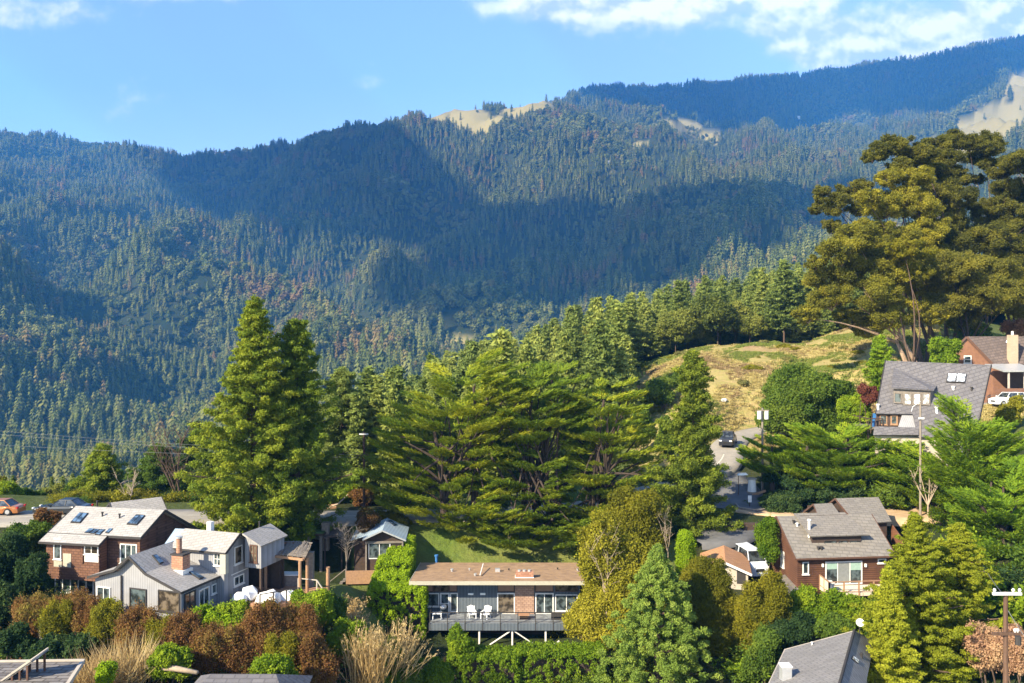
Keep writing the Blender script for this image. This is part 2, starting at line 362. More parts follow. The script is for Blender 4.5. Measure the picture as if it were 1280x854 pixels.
# ---- ground cover regions, as the vertex attributes dry (golden grass), lush (green grass), bare (soil)
PXs = X2 / D2 * F + CX; PYs = CY - Z2 / D2 * F
def blob(px, py, cx, cy, rx, ry, ang=0, soft=.3, ns=0.35):
    c, s = math.cos(ang), math.sin(ang); dx = px - cx; dy = py - cy
    r = np.hypot((dx * c + dy * s) / rx, (-dx * s + dy * c) / ry) + (fbm(px / max(rx, 8) * 3, py / max(ry, 5) * 1.5, 3, 4) - .5) * ns * 2
    return np.clip((1 - r) / soft + .5, 0, 1)
dry = np.zeros_like(X2)
far = D2 > 1500
MEADOWS = [(583, 150, 42, 15, .10), (600, 163, 14, 10, .6), (668, 131, 40, 15, -.25), (690, 188, 9, 3, .1), (850, 158, 28, 9, .1), (882, 172, 22, 7, .2), (800, 182, 10, 4, 0), (1250, 158, 66, 26, -.45), (1275, 105, 30, 12, -.7), (1190, 175, 40, 8, -.3),
           (757, 208, 12, 5, .2), (540, 155, 14, 5, 0.4)]
for (a, b, c, d, e) in MEADOWS: dry = np.maximum(dry, blob(PXs, PYs, a, b, c, d, e, .14, .5) * far)
_band = (PXs > 600) & (PXs < 1120) & (PYs > 158) & (PYs < 228) & far
dry = np.maximum(dry, np.clip((fbm(X2 / 55, D2 / 80, 3, 51) - .655) / .03, 0, 1) * _band * 0)
mid = (D2 > 105) & (D2 < 400)
_e1 = 785 + (fbm(D2 / 9, X2 / 9, 3, 77) - .5) * 60
dry = np.maximum(dry, np.clip((PXs - _e1) / 14, 0, 1) * (D2 > 104) * np.clip((176 - D2) / 8, 0, 1) * np.clip((1330 - PXs) / 60, 0, 1))
dry = np.maximum(dry, blob(PXs, PYs, 575, 432, 22, 12, -.3) * (D2 > 400) * (D2 < 1500))
dry = np.maximum(dry, blob(PXs, PYs, 950, 372, 30, 10, -.5) * mid)
lush = np.zeros_like(X2)
lush = np.maximum(lush, ((D2 > 74) & (D2 < 88) & (PXs > 440) & (PXs < 860)) * 1.0)
lush = np.maximum(lush, ((D2 > 64) & (D2 < 74) & (PXs > 405) & (PXs < 480)) * .9)
lush = np.maximum(lush, ((D2 > 80) & (D2 < 97) & (PXs > -100) & (PXs < 300)) * .35)
dry *= 1 - .45 * np.clip((PXs - 1085) / 40, 0, 1) * (D2 < 400)
lush = np.maximum(lush, np.clip((PXs - 1085) / 40, 0, 1) * (D2 > 96) * (D2 < 200) * .5)
lush = np.maximum(lush, blob(PXs, PYs, 950, 520, 70, 22, -.6, .8) * (D2 > 105) * (D2 < 150) * .9)
lush = np.maximum(lush, ((D2 > 95) & (D2 < 130) & (PXs > 520) & (PXs < 800)) * .7)
soil = np.clip(1 - np.abs(D2 - 160) / 8, 0, 1) * ((PXs > 930) & (PXs < 1010)) + blob(PXs, PYs, 1135, 645, 40, 8, 0, .5) * (D2 < 95)
def grid_mesh():
    nv, nu = Z2.shape
    V = np.stack([X2, D2, Z2], -1).reshape(-1, 3)
    i = np.arange(nv - 1)[:, None] * nu + np.arange(nu - 1)[None]
    q = np.stack([i, i + 1, i + nu + 1, i + nu], -1).reshape(-1, 4)
    return V, q
def ground_mat():
    m, t, out = new_mat('ground_cover'); N = lambda k, **kw: NN(t, k, **kw); L = t.links.new
    bs = N('ShaderNodeBsdfPrincipled'); bs.inputs['Roughness'].default_value = .95; bs.inputs['Specular IOR Level'].default_value = .1
    ge = N('ShaderNodeNewGeometry')
    def noise(sc, det=6, ro=.6, st=None):
        n = N('ShaderNodeTexNoise'); n.inputs['Scale'].default_value = sc; n.inputs['Detail'].default_value = det; n.inputs['Roughness'].default_value = ro
        if st:
            mp = N('ShaderNodeMapping'); mp.inputs['Scale'].default_value = st; L(ge.outputs['Position'], mp.inputs[0]); L(mp.outputs[0], n.inputs['Vector'])
        else: L(ge.outputs['Position'], n.inputs['Vector'])
        mr = N('ShaderNodeMapRange'); mr.inputs['From Min'].default_value = .32; mr.inputs['From Max'].default_value = .68; L(n.outputs[0], mr.inputs['Value']); return mr.outputs[0]
    def mix(f, a, b):
        x = N('ShaderNodeMix', data_type='RGBA')
        L(f, x.inputs['Factor'])
        for k, v in (('A', a), ('B', b)):
            if isinstance(v, tuple): x.inputs[k].default_value = col4(v)
            else: L(v, x.inputs[k])
        return x.outputs['Result']
    def att(nm):
        a = N('ShaderNodeAttribute'); a.attribute_name = nm; return a.outputs['Fac']
    floor = mix(noise(.6), (.028, .032, .014), (.055, .055, .024)); floor = mix(noise(.05, 4), floor, (.022, .036, .012))
    dryc = mix(noise(.9, 8, .7), (.22, .205, .06), (.38, .33, .12)); dryc = mix(noise(.11, 7, .72, (1, 1.8, 3)), dryc, (.15, .20, .035)); dryc = mix(noise(.5, 4, .7, (1, 2.6, 5)), dryc, (.36, .27, .12)); 
    b2 = N('ShaderNodeMath', operation='MULTIPLY'); L(noise(.23, 8, .8, (1, 2.0, 4)), b2.inputs[0]); b2.inputs[1].default_value = .35
    dryc = mix(b2.outputs[0], dryc, (.30, .19, .11))
    lushc = mix(noise(1.2, 6), (.065, .105, .02), (.115, .165, .03)); lushc = mix(noise(.2, 4), lushc, (.16, .17, .05))
    soilc = mix(noise(2.0), (.22, .13, .07), (.36, .25, .15))
    c = mix(att('lush'), floor, lushc); c = mix(att('dry'), c, dryc); c = mix(att('soil'), c, soilc)
    L(c, bs.inputs['Base Color'])
    bp = N('ShaderNodeBump'); bp.inputs['Strength'].default_value = .6; bp.inputs['Distance'].default_value = .25; L(noise(1.6, 8, .7), bp.inputs['Height']); L(bp.outputs[0], bs.inputs['Normal'])
    L(bs.outputs[0], out.inputs['Surface']); return m
_V, _Q = grid_mesh()
ground = link('ground', np_mesh('ground', _V, _Q, ground_mat(), dict(dry=dry.ravel(), lush=lush.ravel(), soil=soil.ravel()), smooth=True))
tag(ground, kind='structure')

def ribbon(name, pp, m, h=.05, lift=0.0, skirt=.6):
    c = pp[:, :3].copy(); c[:, 2] += h + lift
    tng = np.gradient(c[:, :2], axis=0); tng /= np.linalg.norm(tng, axis=1)[:, None]; nrm = np.stack([tng[:, 1], -tng[:, 0]], 1)
    rows = []
    for s, dz in ((-1.03, -skirt), (-1, 0), (-.5, .03), (0, .05), (.5, .03), (1, 0), (1.03, -skirt)):
        r = c.copy(); r[:, :2] += nrm * (pp[:, 3] * s)[:, None]; r[:, 2] += dz; rows.append(r)
    V = np.stack(rows, 1).reshape(-1, 3); k = 7; n = len(pp)
    i = np.arange(n - 1)[:, None] * k + np.arange(k - 1)[None]
    q = np.stack([i, i + 1, i + k + 1, i + k], -1).reshape(-1, 4)
    return tag(link(name, np_mesh(name, V, q, m, smooth=False)), kind='structure')
M_road = mat('sunlit_asphalt', (.30, .27, .23), (.22, .20, .175), rough=.9, scale=1.1, bump=.15)  # sunlight put into the pale asphalt colour
M_drive = mat('dark_asphalt', (.13, .13, .135), (.075, .075, .08), rough=.9, scale=.7, bump=.1)  # same asphalt, shade put into its darker colour
M_dirt = mat('dirt_track', (.46, .33, .21), (.32, .21, .12), rough=.95, scale=.9, bump=.3)
ribbon('road', PATHS[0], M_road)
ribbon('driveway', PATHS[1], M_drive, lift=-.02)
ribbon('dirt_track', PATHS[2], M_dirt, lift=-.035)
# faint edge line along the road's near side
def edge_line(name, pp, off, w=.07):
    c = pp[:, :3].copy(); c[:, 2] += .05 + .008 + .0
    tng = np.gradient(c[:, :2], axis=0); tng /= np.linalg.norm(tng, axis=1)[:, None]; nrm = np.stack([tng[:, 1], -tng[:, 0]], 1)
    a = c.copy(); a[:, :2] += nrm * (pp[:, 3:4] * off - w); b = c.copy(); b[:, :2] += nrm * (pp[:, 3:4] * off + w)
    z = .05 * (1 - abs(off)); a[:, 2] += z + .004; b[:, 2] += z + .004
    V = np.stack([a, b], 1).reshape(-1, 3); i = np.arange(len(pp) - 1) * 2
    return tag(link(name, np_mesh(name, V, np.stack([i, i + 1, i + 3, i + 2], -1), mat('road_paint', (.62, .58, .48), (.4, .37, .3), scale=3))), kind='structure')
edge_line('road_line', PATHS[0][:int(len(PATHS[0]) * .62)], 0.0)

# distant haze
def haze():
    zt = float(Z2.max()) + 60; zb = float(Z2.min()) - 2
    mb = MB(); mb.box(-11200, 11200, -60, 6700, zb, zt)
    m, t, out = new_mat('air'); v = NN(t, 'ShaderNodeVolumePrincipled'); v.inputs['Density'].default_value = HAZE_DENSITY; v.inputs['Color'].default_value = (.09, .39, 1.0, 1)
    v.inputs['Anisotropy'].default_value = 0.0
    t.links.new(v.outputs[0], out.inputs['Volume'])
    o = mb.build('haze', m); o['kind'] = 'stuff'; return o
# ------------------------------------------------------------------ foliage builders (numpy)
def unit(a): return a / np.maximum(np.linalg.norm(a, axis=-1, keepdims=True), 1e-9)
def diamonds(c, d, n, Ln, Wd, tint):
    """leaf-shaped quads centred at c, long axis d, plane normal near n"""
    d = unit(d); s = unit(np.cross(d, n)); Ln = np.broadcast_to(np.asarray(Ln, float), (len(c),))[:, None]; Wd = np.broadcast_to(np.asarray(Wd, float), (len(c),))[:, None]
    up = np.cross(s, d)
    V = np.stack([c - d * Ln / 2, c + s * Wd / 2 - up * Wd * .12, c + d * Ln / 2, c - s * Wd / 2 - up * Wd * .12], 1).reshape(-1, 3)
    Q = np.arange(len(c) * 4).reshape(-1, 4)
    return V, Q, np.repeat(tint, 4)
def clump_leaves(rng, C, Rr, tint, n_each, leaf, ratio=.6, shell=.55, jit=.55, upb=.25, lat=None):
    """leaves over the outside of many ellipsoid clumps: C k x 3, Rr k x 3, tint k"""
    k = len(C); n_each = np.maximum(3, np.broadcast_to(np.asarray(n_each), (k,))).astype(int)
    idx = np.repeat(np.arange(k), n_each); N = len(idx)
    o = unit(rng.normal(size=(N, 3))); r = shell + (1.06 - shell) * rng.random(N) ** .7; r = np.where(rng.random(N) < .10, rng.uniform(1.0, 1.45, N), r)
    p = C[idx] + o * Rr[idx] * r[:, None]
    nrm = unit(o / Rr[idx] * Rr[idx].mean(1, keepdims=True) + rng.normal(size=(N, 3)) * jit + np.array([0, 0, upb]))
    d = unit(np.cross(nrm, rng.normal(size=(N, 3))) + o * .45 + np.array([0, 0, .1]))
    sz = leaf * (.65 + .7 * rng.random(N))
    return diamonds(p, d, nrm, sz, sz * ratio, np.clip(tint[idx] + rng.normal(size=N) * .10, 0, 1))
def joinq(parts):
    Vs, Qs, Ts, o = [], [], [], 0
    for V, Q, T in parts:
        Vs.append(V); Qs.append(Q + o); Ts.append(T); o += len(V)
    return np.concatenate(Vs), np.concatenate(Qs), np.concatenate(Ts)

# ------------------------------------------------------------------ far tree templates (about 1 unit tall)
def far_conifer(rng, tiers=9, per=9, w=.25, top=.0, base=.06, ragged=.3):
    V, Q, T = [], [], []; o = 0
    for i in range(tiers):
        f = i / (tiers - 1); z = base + (1 - base) * (1 - (1 - f) ** 1.15) * .93
        rr = w * ((1 - f) ** .52 * .98 + .02) * (1 + rng.normal() * .08); a0 = rng.random() * 7
        hgt = .20 * (1 - f) + .07
        for j in range(per):
            a = a0 + 2 * math.pi * (j + rng.normal() * .18) / per; r = rr * (1 - ragged * rng.random()); da = math.pi / per * 1.25
            zz = z + rng.normal() * .012
            tip = (r * math.cos(a), r * math.sin(a), zz - r * .35)
            l = (.55 * r * math.cos(a - da), .55 * r * math.sin(a - da), zz + .03); rgt = (.55 * r * math.cos(a + da), .55 * r * math.sin(a + da), zz + .03)
            ap = (.05 * r * math.cos(a), .05 * r * math.sin(a), zz + hgt * .6)
            V += [tip, rgt, ap, l]; Q.append((o, o + 1, o + 2, o + 3)); t = min(1, max(0, .5 + rng.normal() * .2)); T += [t] * 4; o += 4
    return np.array(V), np.array(Q), np.array(T)
def far_broad(rng, n=260, w=.42, h=.78):
    C = []; Rr = []
    for i in range(9):
        o = unit(rng.normal(size=3)); C.append([o[0] * w * .55, o[1] * w * .55, .52 + o[2] * .24 * h]); Rr.append([w * .48, w * .48, .22])
    C = np.array(C); Rr = np.array(Rr)
    return clump_leaves(rng, C, Rr, .5 + .25 * rng.normal(size=9), n // 9, .17, .8, shell=.8, jit=.4)
M_far = leaf_mat('far_forest_foliage', [(.026, .034, .010), (.080, .096, .026), (.18, .17, .05)], trans=.25, objrand=.6, rough=.8, gain=1.75, wscale=True,
                 wcols=[((.20, .20, .062), .60, .76, 1 / 190.), ((.25, .16, .065), .69, .82, 1 / 110.), ((.17, .20, .05), .78, .85, 1 / 37.)])
def visible_mask(margin):
    e = Z2 / D2; run = np.maximum.accumulate(e, axis=0); prev = np.vstack([np.full((1, e.shape[1]), -9), run[:-1]])
    return (Z2 + margin) / D2 > prev - .002
def forest_stuff(name, label, pts, picks, scl, rot, sxy, templates):
    """one object: the tree shapes plus a point for each tree; its own geometry nodes stand the trees on the points"""
    Vs, Qs, Ts, tid, o = [], [], [], [], 0
    for k, (V, Q, T) in enumerate(templates):
        Vs.append(V); Qs.append(Q + o); Ts.append(T); tid.append(np.full(len(V), k)); o += len(V)
    n = len(pts); nt_ = o
    V = np.concatenate(Vs + [pts]); Q = np.concatenate(Qs); tint = np.concatenate(Ts + [np.zeros(n)])
    me = np_mesh(name, V, Q, M_far, dict(tint=tint, tid=np.concatenate(tid + [np.full(n, -1)]), pick=np.concatenate([np.zeros(nt_), picks]),
                 scl=np.concatenate([np.ones(nt_), scl]), rot=np.concatenate([np.zeros(nt_), rot]), sxy=np.concatenate([np.ones(nt_), sxy])))
    ob = link(name, me); tag(ob, label, kind='stuff')
    g = bpy.data.node_groups.new(name + '_nodes', 'GeometryNodeTree'); g.is_modifier = True
    g.interface.new_socket('Geometry', in_out='INPUT', socket_type='NodeSocketGeometry'); g.interface.new_socket('Geometry', in_out='OUTPUT', socket_type='NodeSocketGeometry')
    N = lambda k, **kw: NN(g, k, **kw); L = g.links.new
    gi = N('NodeGroupInput'); go = N('NodeGroupOutput')
    def att(nm, ty='FLOAT'):
        a = N('GeometryNodeInputNamedAttribute'); a.data_type = ty; a.inputs['Name'].default_value = nm; return a.outputs['Attribute']
    cmp_ = N('FunctionNodeCompare'); cmp_.data_type = 'FLOAT'; cmp_.operation = 'GREATER_THAN'; L(att('tid'), cmp_.inputs[0]); cmp_.inputs[1].default_value = -.5
    sep = N('GeometryNodeSeparateGeometry'); sep.domain = 'POINT'; L(gi.outputs[0], sep.inputs['Geometry']); L(cmp_.outputs[0], sep.inputs['Selection'])
    sp = N('GeometryNodeSplitToInstances'); sp.domain = 'POINT'
    fi = N('FunctionNodeFloatToInt'); L(att('tid'), fi.inputs[0]); L(fi.outputs[0], sp.inputs['Group ID']); L(sep.outputs['Selection'], sp.inputs['Geometry'])
    iop = N('GeometryNodeInstanceOnPoints'); L(sep.outputs['Inverted'], iop.inputs['Points']); L(sp.outputs['Instances'], iop.inputs['Instance'])
    iop.inputs['Pick Instance'].default_value = True
    f2 = N('FunctionNodeFloatToInt'); L(att('pick'), f2.inputs[0]); L(f2.outputs[0], iop.inputs['Instance Index'])
    cr = N('ShaderNodeCombineXYZ'); L(att('rot'), cr.inputs[2])
    e2r = N('FunctionNodeEulerToRotation'); L(cr.outputs[0], e2r.inputs[0]); L(e2r.outputs[0], iop.inputs['Rotation'])
    mu = N('ShaderNodeMath', operation='MULTIPLY'); L(att('scl'), mu.inputs[0]); L(att('sxy'), mu.inputs[1])
    cs = N('ShaderNodeCombineXYZ'); L(mu.outputs[0], cs.inputs[0]); L(mu.outputs[0], cs.inputs[1]); L(att('scl'), cs.inputs[2]); L(cs.outputs[0], iop.inputs['Scale'])
    L(iop.outputs[0], go.inputs[0])
    md = ob.modifiers.new('trees', 'NODES'); md.node_group = g
    return ob
def far_forest():
    rng = np.random.default_rng(5)
    vis = visible_mask(45)
    tmpl = [far_conifer(rng), far_conifer(rng, 10, 8, .21, ragged=.45), far_conifer(rng, 8, 9, .30), far_conifer(rng, 9, 8, .26, ragged=.5), far_broad(rng), far_broad(rng, 230, .36, .9)]
    zones = [(FOREST_NEAR, 700, 7.8, 19, 30), (700, 1200, 9.6, 22, 34), (1200, 2000, 13, 24, 36), (2000, 3000, 15, 26, 38), (3000, 4800, 18, 28, 40)]
    P_, K, S, Ro, W_ = [], [], [], [], []
    for d0, d1, sp, h0, h1 in zones:
        n = int(2.6 * .79 * 2 * (d1**2 - d0**2) / 2 / (sp * sp)) ; 
        u = rng.uniform(-.79, .79, n); d = np.sqrt(rng.uniform(d0**2, d1**2, n)); x = u * d
        i = np.clip(np.searchsorted(U, u) - 1, 0, len(U) - 1); k = np.clip(((np.log(d) - LD[0]) / (LD[1] - LD[0])).astype(int), 0, len(LD) - 1)
        dr = dry[k, i]; keep = vis[k, i] & ((dr < .12) | (rng.random(n) < .006))
        kk = np.minimum(k + 1, len(LD) - 1); sl = (Z2[kk, i] - Z2[k, i]) / (D2[kk, i] - D2[k, i]); keep &= rng.random(n) < np.clip(1 / 2.6 + np.maximum(sl - .62, 0) * 1.2, 0, 1)
        sc = vnoise(x / 60, d / 60, 9); keep &= ~((sc > .95) & (rng.random(n) < .7))
        x, d, k, i = x[keep], d[keep], k[keep], i[keep]; m = len(x)
        kind_n = fbm(x / 130, d / 130, 2, 31)
        broad = (kind_n + rng.normal(size=m) * .10 > .60) 
        pk = np.where(broad, 4 + rng.integers(0, 2, m), rng.integers(0, 4, m))
        s = rng.uniform(h0, h1, m) * (.30 + 1.35 * fbm(x / 110, d / 110, 2, 44)); s = np.where(broad, s * .72, s) * np.where(rng.random(m) < .2, .65, 1)
        P_.append(np.stack([x, d, gz(x, d) - .6], 1)); K.append(pk); S.append(s); Ro.append(rng.uniform(0, 6.3, m)); W_.append(np.where(broad, 1.0, rng.uniform(.85, 1.25, m)))
    pts = np.concatenate(P_); print('far trees', len(pts))
    forest_stuff('far_forest', 'dense dark conifer forest covering the far mountainside', pts, np.concatenate(K), np.concatenate(S), np.concatenate(Ro), np.concatenate(W_), tmpl)
FOREST_NEAR = 480
far_forest()
# ------------------------------------------------------------------ unseen clouds, cut to outline to cast the wanted shade on the mountain
M_cloud = mat('cloud_white', (.85, .85, .87), (.8, .8, .83), rough=1, scale=.002)
def far_at(px, py, dmin=400):
    """where the line of sight through px, py meets the ground beyond dmin"""
    u = (px - CX) / F; i = int(np.clip(np.searchsorted(U, u), 1, len(U) - 1)); e = Z2[:, i] / D2[:, i]; t = (CY - py) / F
    k0 = int(np.searchsorted(LD, math.log(dmin)))
    for k in range(k0, len(LD)):
        if e[k] >= t: return Vector((u * D2[k, i], D2[k, i], Z2[k, i]))
    k = k0 + int(np.argmax(e[k0:])); return Vector((u * D2[k, i], D2[k, i], Z2[k, i]))
def shade_cloud(outline, label, alt=1750, thick=45, seed=0, dmin=400):  # unseen slab: the wanted shade outline carried up towards the sun
    w = []
    n = len(outline); dense = []
    for i in range(n):
        a, b = outline[i], outline[(i + 1) % n]
        for t in (0, .34, .67): dense.append((a[0] * (1 - t) + b[0] * t, a[1] * (1 - t) + b[1] * t))
    for (px, py) in dense:
        p = far_at(px, py, dmin); t = (alt - p.z) / SUN_DIR.z; q = p + SUN_DIR * t
        w.append((q.x, q.y))
    w = np.array(w); c = w.mean(0); rng = np.random.default_rng(seed)
    rings = [1.0, .96, .8, .5, .2]; V = []; k = len(w)
    ang = np.arange(k)
    wob = 1 + (fbm(w[:, 0] / 90, w[:, 1] / 90, 3, seed) - .5) * .22
    for s, h in [(.75, -.5), (.95, -.25), (1, 0), (.96, .35), (.8, .75), (.5, .95), (.2, 1)]:
        r = c + (w - c) * s * wob[:, None]
        z = alt + thick * h + (fbm(r[:, 0] / 120, r[:, 1] / 120, 3, seed + 3) - .5) * thick
        V.append(np.column_stack([r, z]))
    V = np.concatenate(V); m = 7; Fq = []
    for a in range(m - 1):
        for b in range(k): Fq.append((a * k + b, a * k + (b + 1) % k, (a + 1) * k + (b + 1) % k, (a + 1) * k + b))
    fs = [tuple(f) for f in Fq] + [tuple(range(k))[::-1], tuple((m - 1) * k + b for b in range(k))]
    mb = MB(); mb.v = [tuple(v) for v in V]; mb.f = fs
    o = mb.build('cloud', M_cloud, smooth=True); tag(o, label, 'cloud', kind='thing'); return o
SHADE_CLOUDS = [
    # the far ridge in shade
    ([(715, 95), (820, 82), (960, 72), (1100, 55), (1230, 25), (1330, 5), (1330, 62), (1275, 92), (1230, 132), (1130, 142), (1030, 150), (930, 158), (860, 148), (800, 155), (745, 135)], 3250, 3600),
    # the broad middle slope in shade
    ([(255, 150), (380, 140), (476, 142), (500, 190), (540, 232), (580, 256), (625, 270), (700, 262), (760, 275), (830, 262), (900, 246), (985, 244), (1080, 232), (1140, 240), (1060, 270), (1000, 310), (940, 330), (860, 360), (760, 385), (650, 402), (560, 410), (490, 400), (470, 370), (520, 340), (530, 315), (470, 300), (430, 290), (380, 300), (330, 290), (240, 262), (195, 215)], 420, 2900),
]
for i, (ol, dm, al) in enumerate(SHADE_CLOUDS):
    shade_cloud(ol, ['long grey-white cloud over the far right ridge', 'broad grey-white cloud over the middle slope'][i], seed=i * 7 + 1, dmin=dm, alt=al)
# ------------------------------------------------------------------ helpers that work on real planes of a building
def wloc(p):
    v = Vector((0, 0, 0))
    while p is not None: v += p.location; p = p.parent
    return v
_build0 = MB.build
def _build(s, name, material, parent=None, **kw):
    if parent is not None:
        o = wloc(parent)
        if o.length > 0: s.v = [(a - o.x, b - o.y, c - o.z) for a, b, c in s.v]
    return _build0(s, name, material, parent, **kw)
MB.build = _build
class Plane:
    """a real plane through three points; hit(px, py) is the point of it seen at a place in the photograph"""
    def __init__(s, a, b, c):
        s.a = Vector(a); s.u = (Vector(b) - s.a).normalized(); s.n = (Vector(b) - s.a).cross(Vector(c) - s.a).normalized()
        if s.n.dot(-s.a) < 0: s.n = -s.n       # towards the viewer's side
        s.w = s.n.cross(s.u).normalized()
        if s.w.z < 0: s.w = -s.w
    def hit(s, px, py, out=0.0):
        d = Vector(((px - CX) / F, 1, (CY - py) / F)); t = s.a.dot(s.n) / d.dot(s.n); return d * t + s.n * out
def wall_plane(a, b):
    a = Vector(a); b = Vector(b); return Plane(a, Vector((b.x, b.y, a.z)), a + Vector((0, 0, 1)))
def rect_on(pl, x0, y0, x1, y1):
    """corners of an upright rectangle of the plane: its centre and size are taken from the photograph"""
    c = pl.hit((x0 + x1) / 2, (y0 + y1) / 2); l = pl.hit(x0, (y0 + y1) / 2); r = pl.hit(x1, (y0 + y1) / 2)
    t = pl.hit((x0 + x1) / 2, y0); b = pl.hit((x0 + x1) / 2, y1)
    su0 = (l - c).dot(pl.u); su1 = (r - c).dot(pl.u); w1 = (t - c).dot(pl.w); w0 = (b - c).dot(pl.w)
    return c, min(su0, su1), max(su0, su1), w0, w1
def q(pl, c, u, w, o=0): return c + pl.u * u + pl.w * w + pl.n * o
def pbox(mb, pl, c, u0, u1, w0, w1, o0, o1):
    vs = [q(pl, c, u, w, o) for w in (w0, w1) for (u, o) in ((u0, o0), (u1, o0), (u1, o1), (u0, o1))]
    return mb.add(vs, [(0, 1, 2, 3), (7, 6, 5, 4), (0, 4, 5, 1), (1, 5, 6, 2), (2, 6, 7, 3), (3, 7, 4, 0)])
def window(root, pl, x0, y0, x1, y1, cols=1, rows=1, frame='white_trim', glass='window_glass', fw=.08, name='window', part='pane', inset=.0, sill=True, label=None):
    c, a, b, d, e = rect_on(pl, x0, y0, x1, y1)
    f = MB()
    pbox(f, pl, c, a, a + fw, d, e, -.02, .07); pbox(f, pl, c, b - fw, b, d, e, -.02, .07)
    pbox(f, pl, c, a + fw, b - fw, d, d + fw, -.02, .07); pbox(f, pl, c, a + fw, b - fw, e - fw, e, -.02, .07)
    if sill: pbox(f, pl, c, a - .06, b + .06, d - .07, d - .002, -.02, .12)
    for i in range(1, cols): m = a + (b - a) * i / cols; pbox(f, pl, c, m - fw * .35, m + fw * .35, d + fw, e - fw, -.02, .055)
    for i in range(1, rows): m = d + (e - d) * i / rows; pbox(f, pl, c, a + fw, b - fw, m - fw * .3, m + fw * .3, -.02, .05)
    fo = f.build(name, MATS[frame], root)
    if label: fo['label'] = label
    g = MB(); pbox(g, pl, c, a + fw * .7, b - fw * .7, d + fw * .7, e - fw * .7, .0, .022); g.build(part, MATS[glass], fo)
    return fo
def panel(root, pl, x0, y0, x1, y1, m, name, o=.03):
    c, a, b, d, e = rect_on(pl, x0, y0, x1, y1); f = MB(); pbox(f, pl, c, a, b, d, e, -.02, o); return f.build(name, MATS[m], root)
def skylight(root, pl, pts, m='skylight_glass', cols=2, lift=.10):
    """pts: four photograph corners on the roof plane"""
    h = [pl.hit(*p) for p in pts]
    f = MB(); f.add([p - pl.n * .03 for p in h] + [p + pl.n * lift for p in h], [(0, 1, 2, 3), (7, 6, 5, 4), (0, 4, 5, 1), (1, 5, 6, 2), (2, 6, 7, 3), (3, 7, 4, 0)])
    fo = f.build('skylight', MATS['dark_trim'], root)
    c = (h[0] + h[1] + h[2] + h[3]) / 4
    for i in range(cols):
        s0 = i / cols; s1 = (i + 1) / cols
        A = h[0].lerp(h[1], s0); B = h[0].lerp(h[1], s1); Cc = h[3].lerp(h[2], s1); Dd = h[3].lerp(h[2], s0); cc = (A + B + Cc + Dd) / 4
        k = [cc + (p - cc) * .86 for p in (A, B, Cc, Dd)]
        g = MB(); g.add([p + pl.n * (lift + .01) for p in k] + [p + pl.n * (lift + .03) for p in k], [(0, 1, 2, 3), (7, 6, 5, 4), (0, 4, 5, 1), (1, 5, 6, 2), (2, 6, 7, 3), (3, 7, 4, 0)])
        g.build('pane', MATS[m], fo)
    return fo
def vpipe(root, base, h, r, name='vent_pipe', m='galvanised', cap=True):
    mb = MB(); mb.tube([base - Vector((0, 0, .3)), base + Vector((0, 0, h))], r, 9)
    if cap: mb.tube([base + Vector((0, 0, h)), base + Vector((0, 0, h + r * 1.1))], r * 1.5, 9)
    return mb.build(name, MATS[m], root)
def V3(*a): return Vector(a)

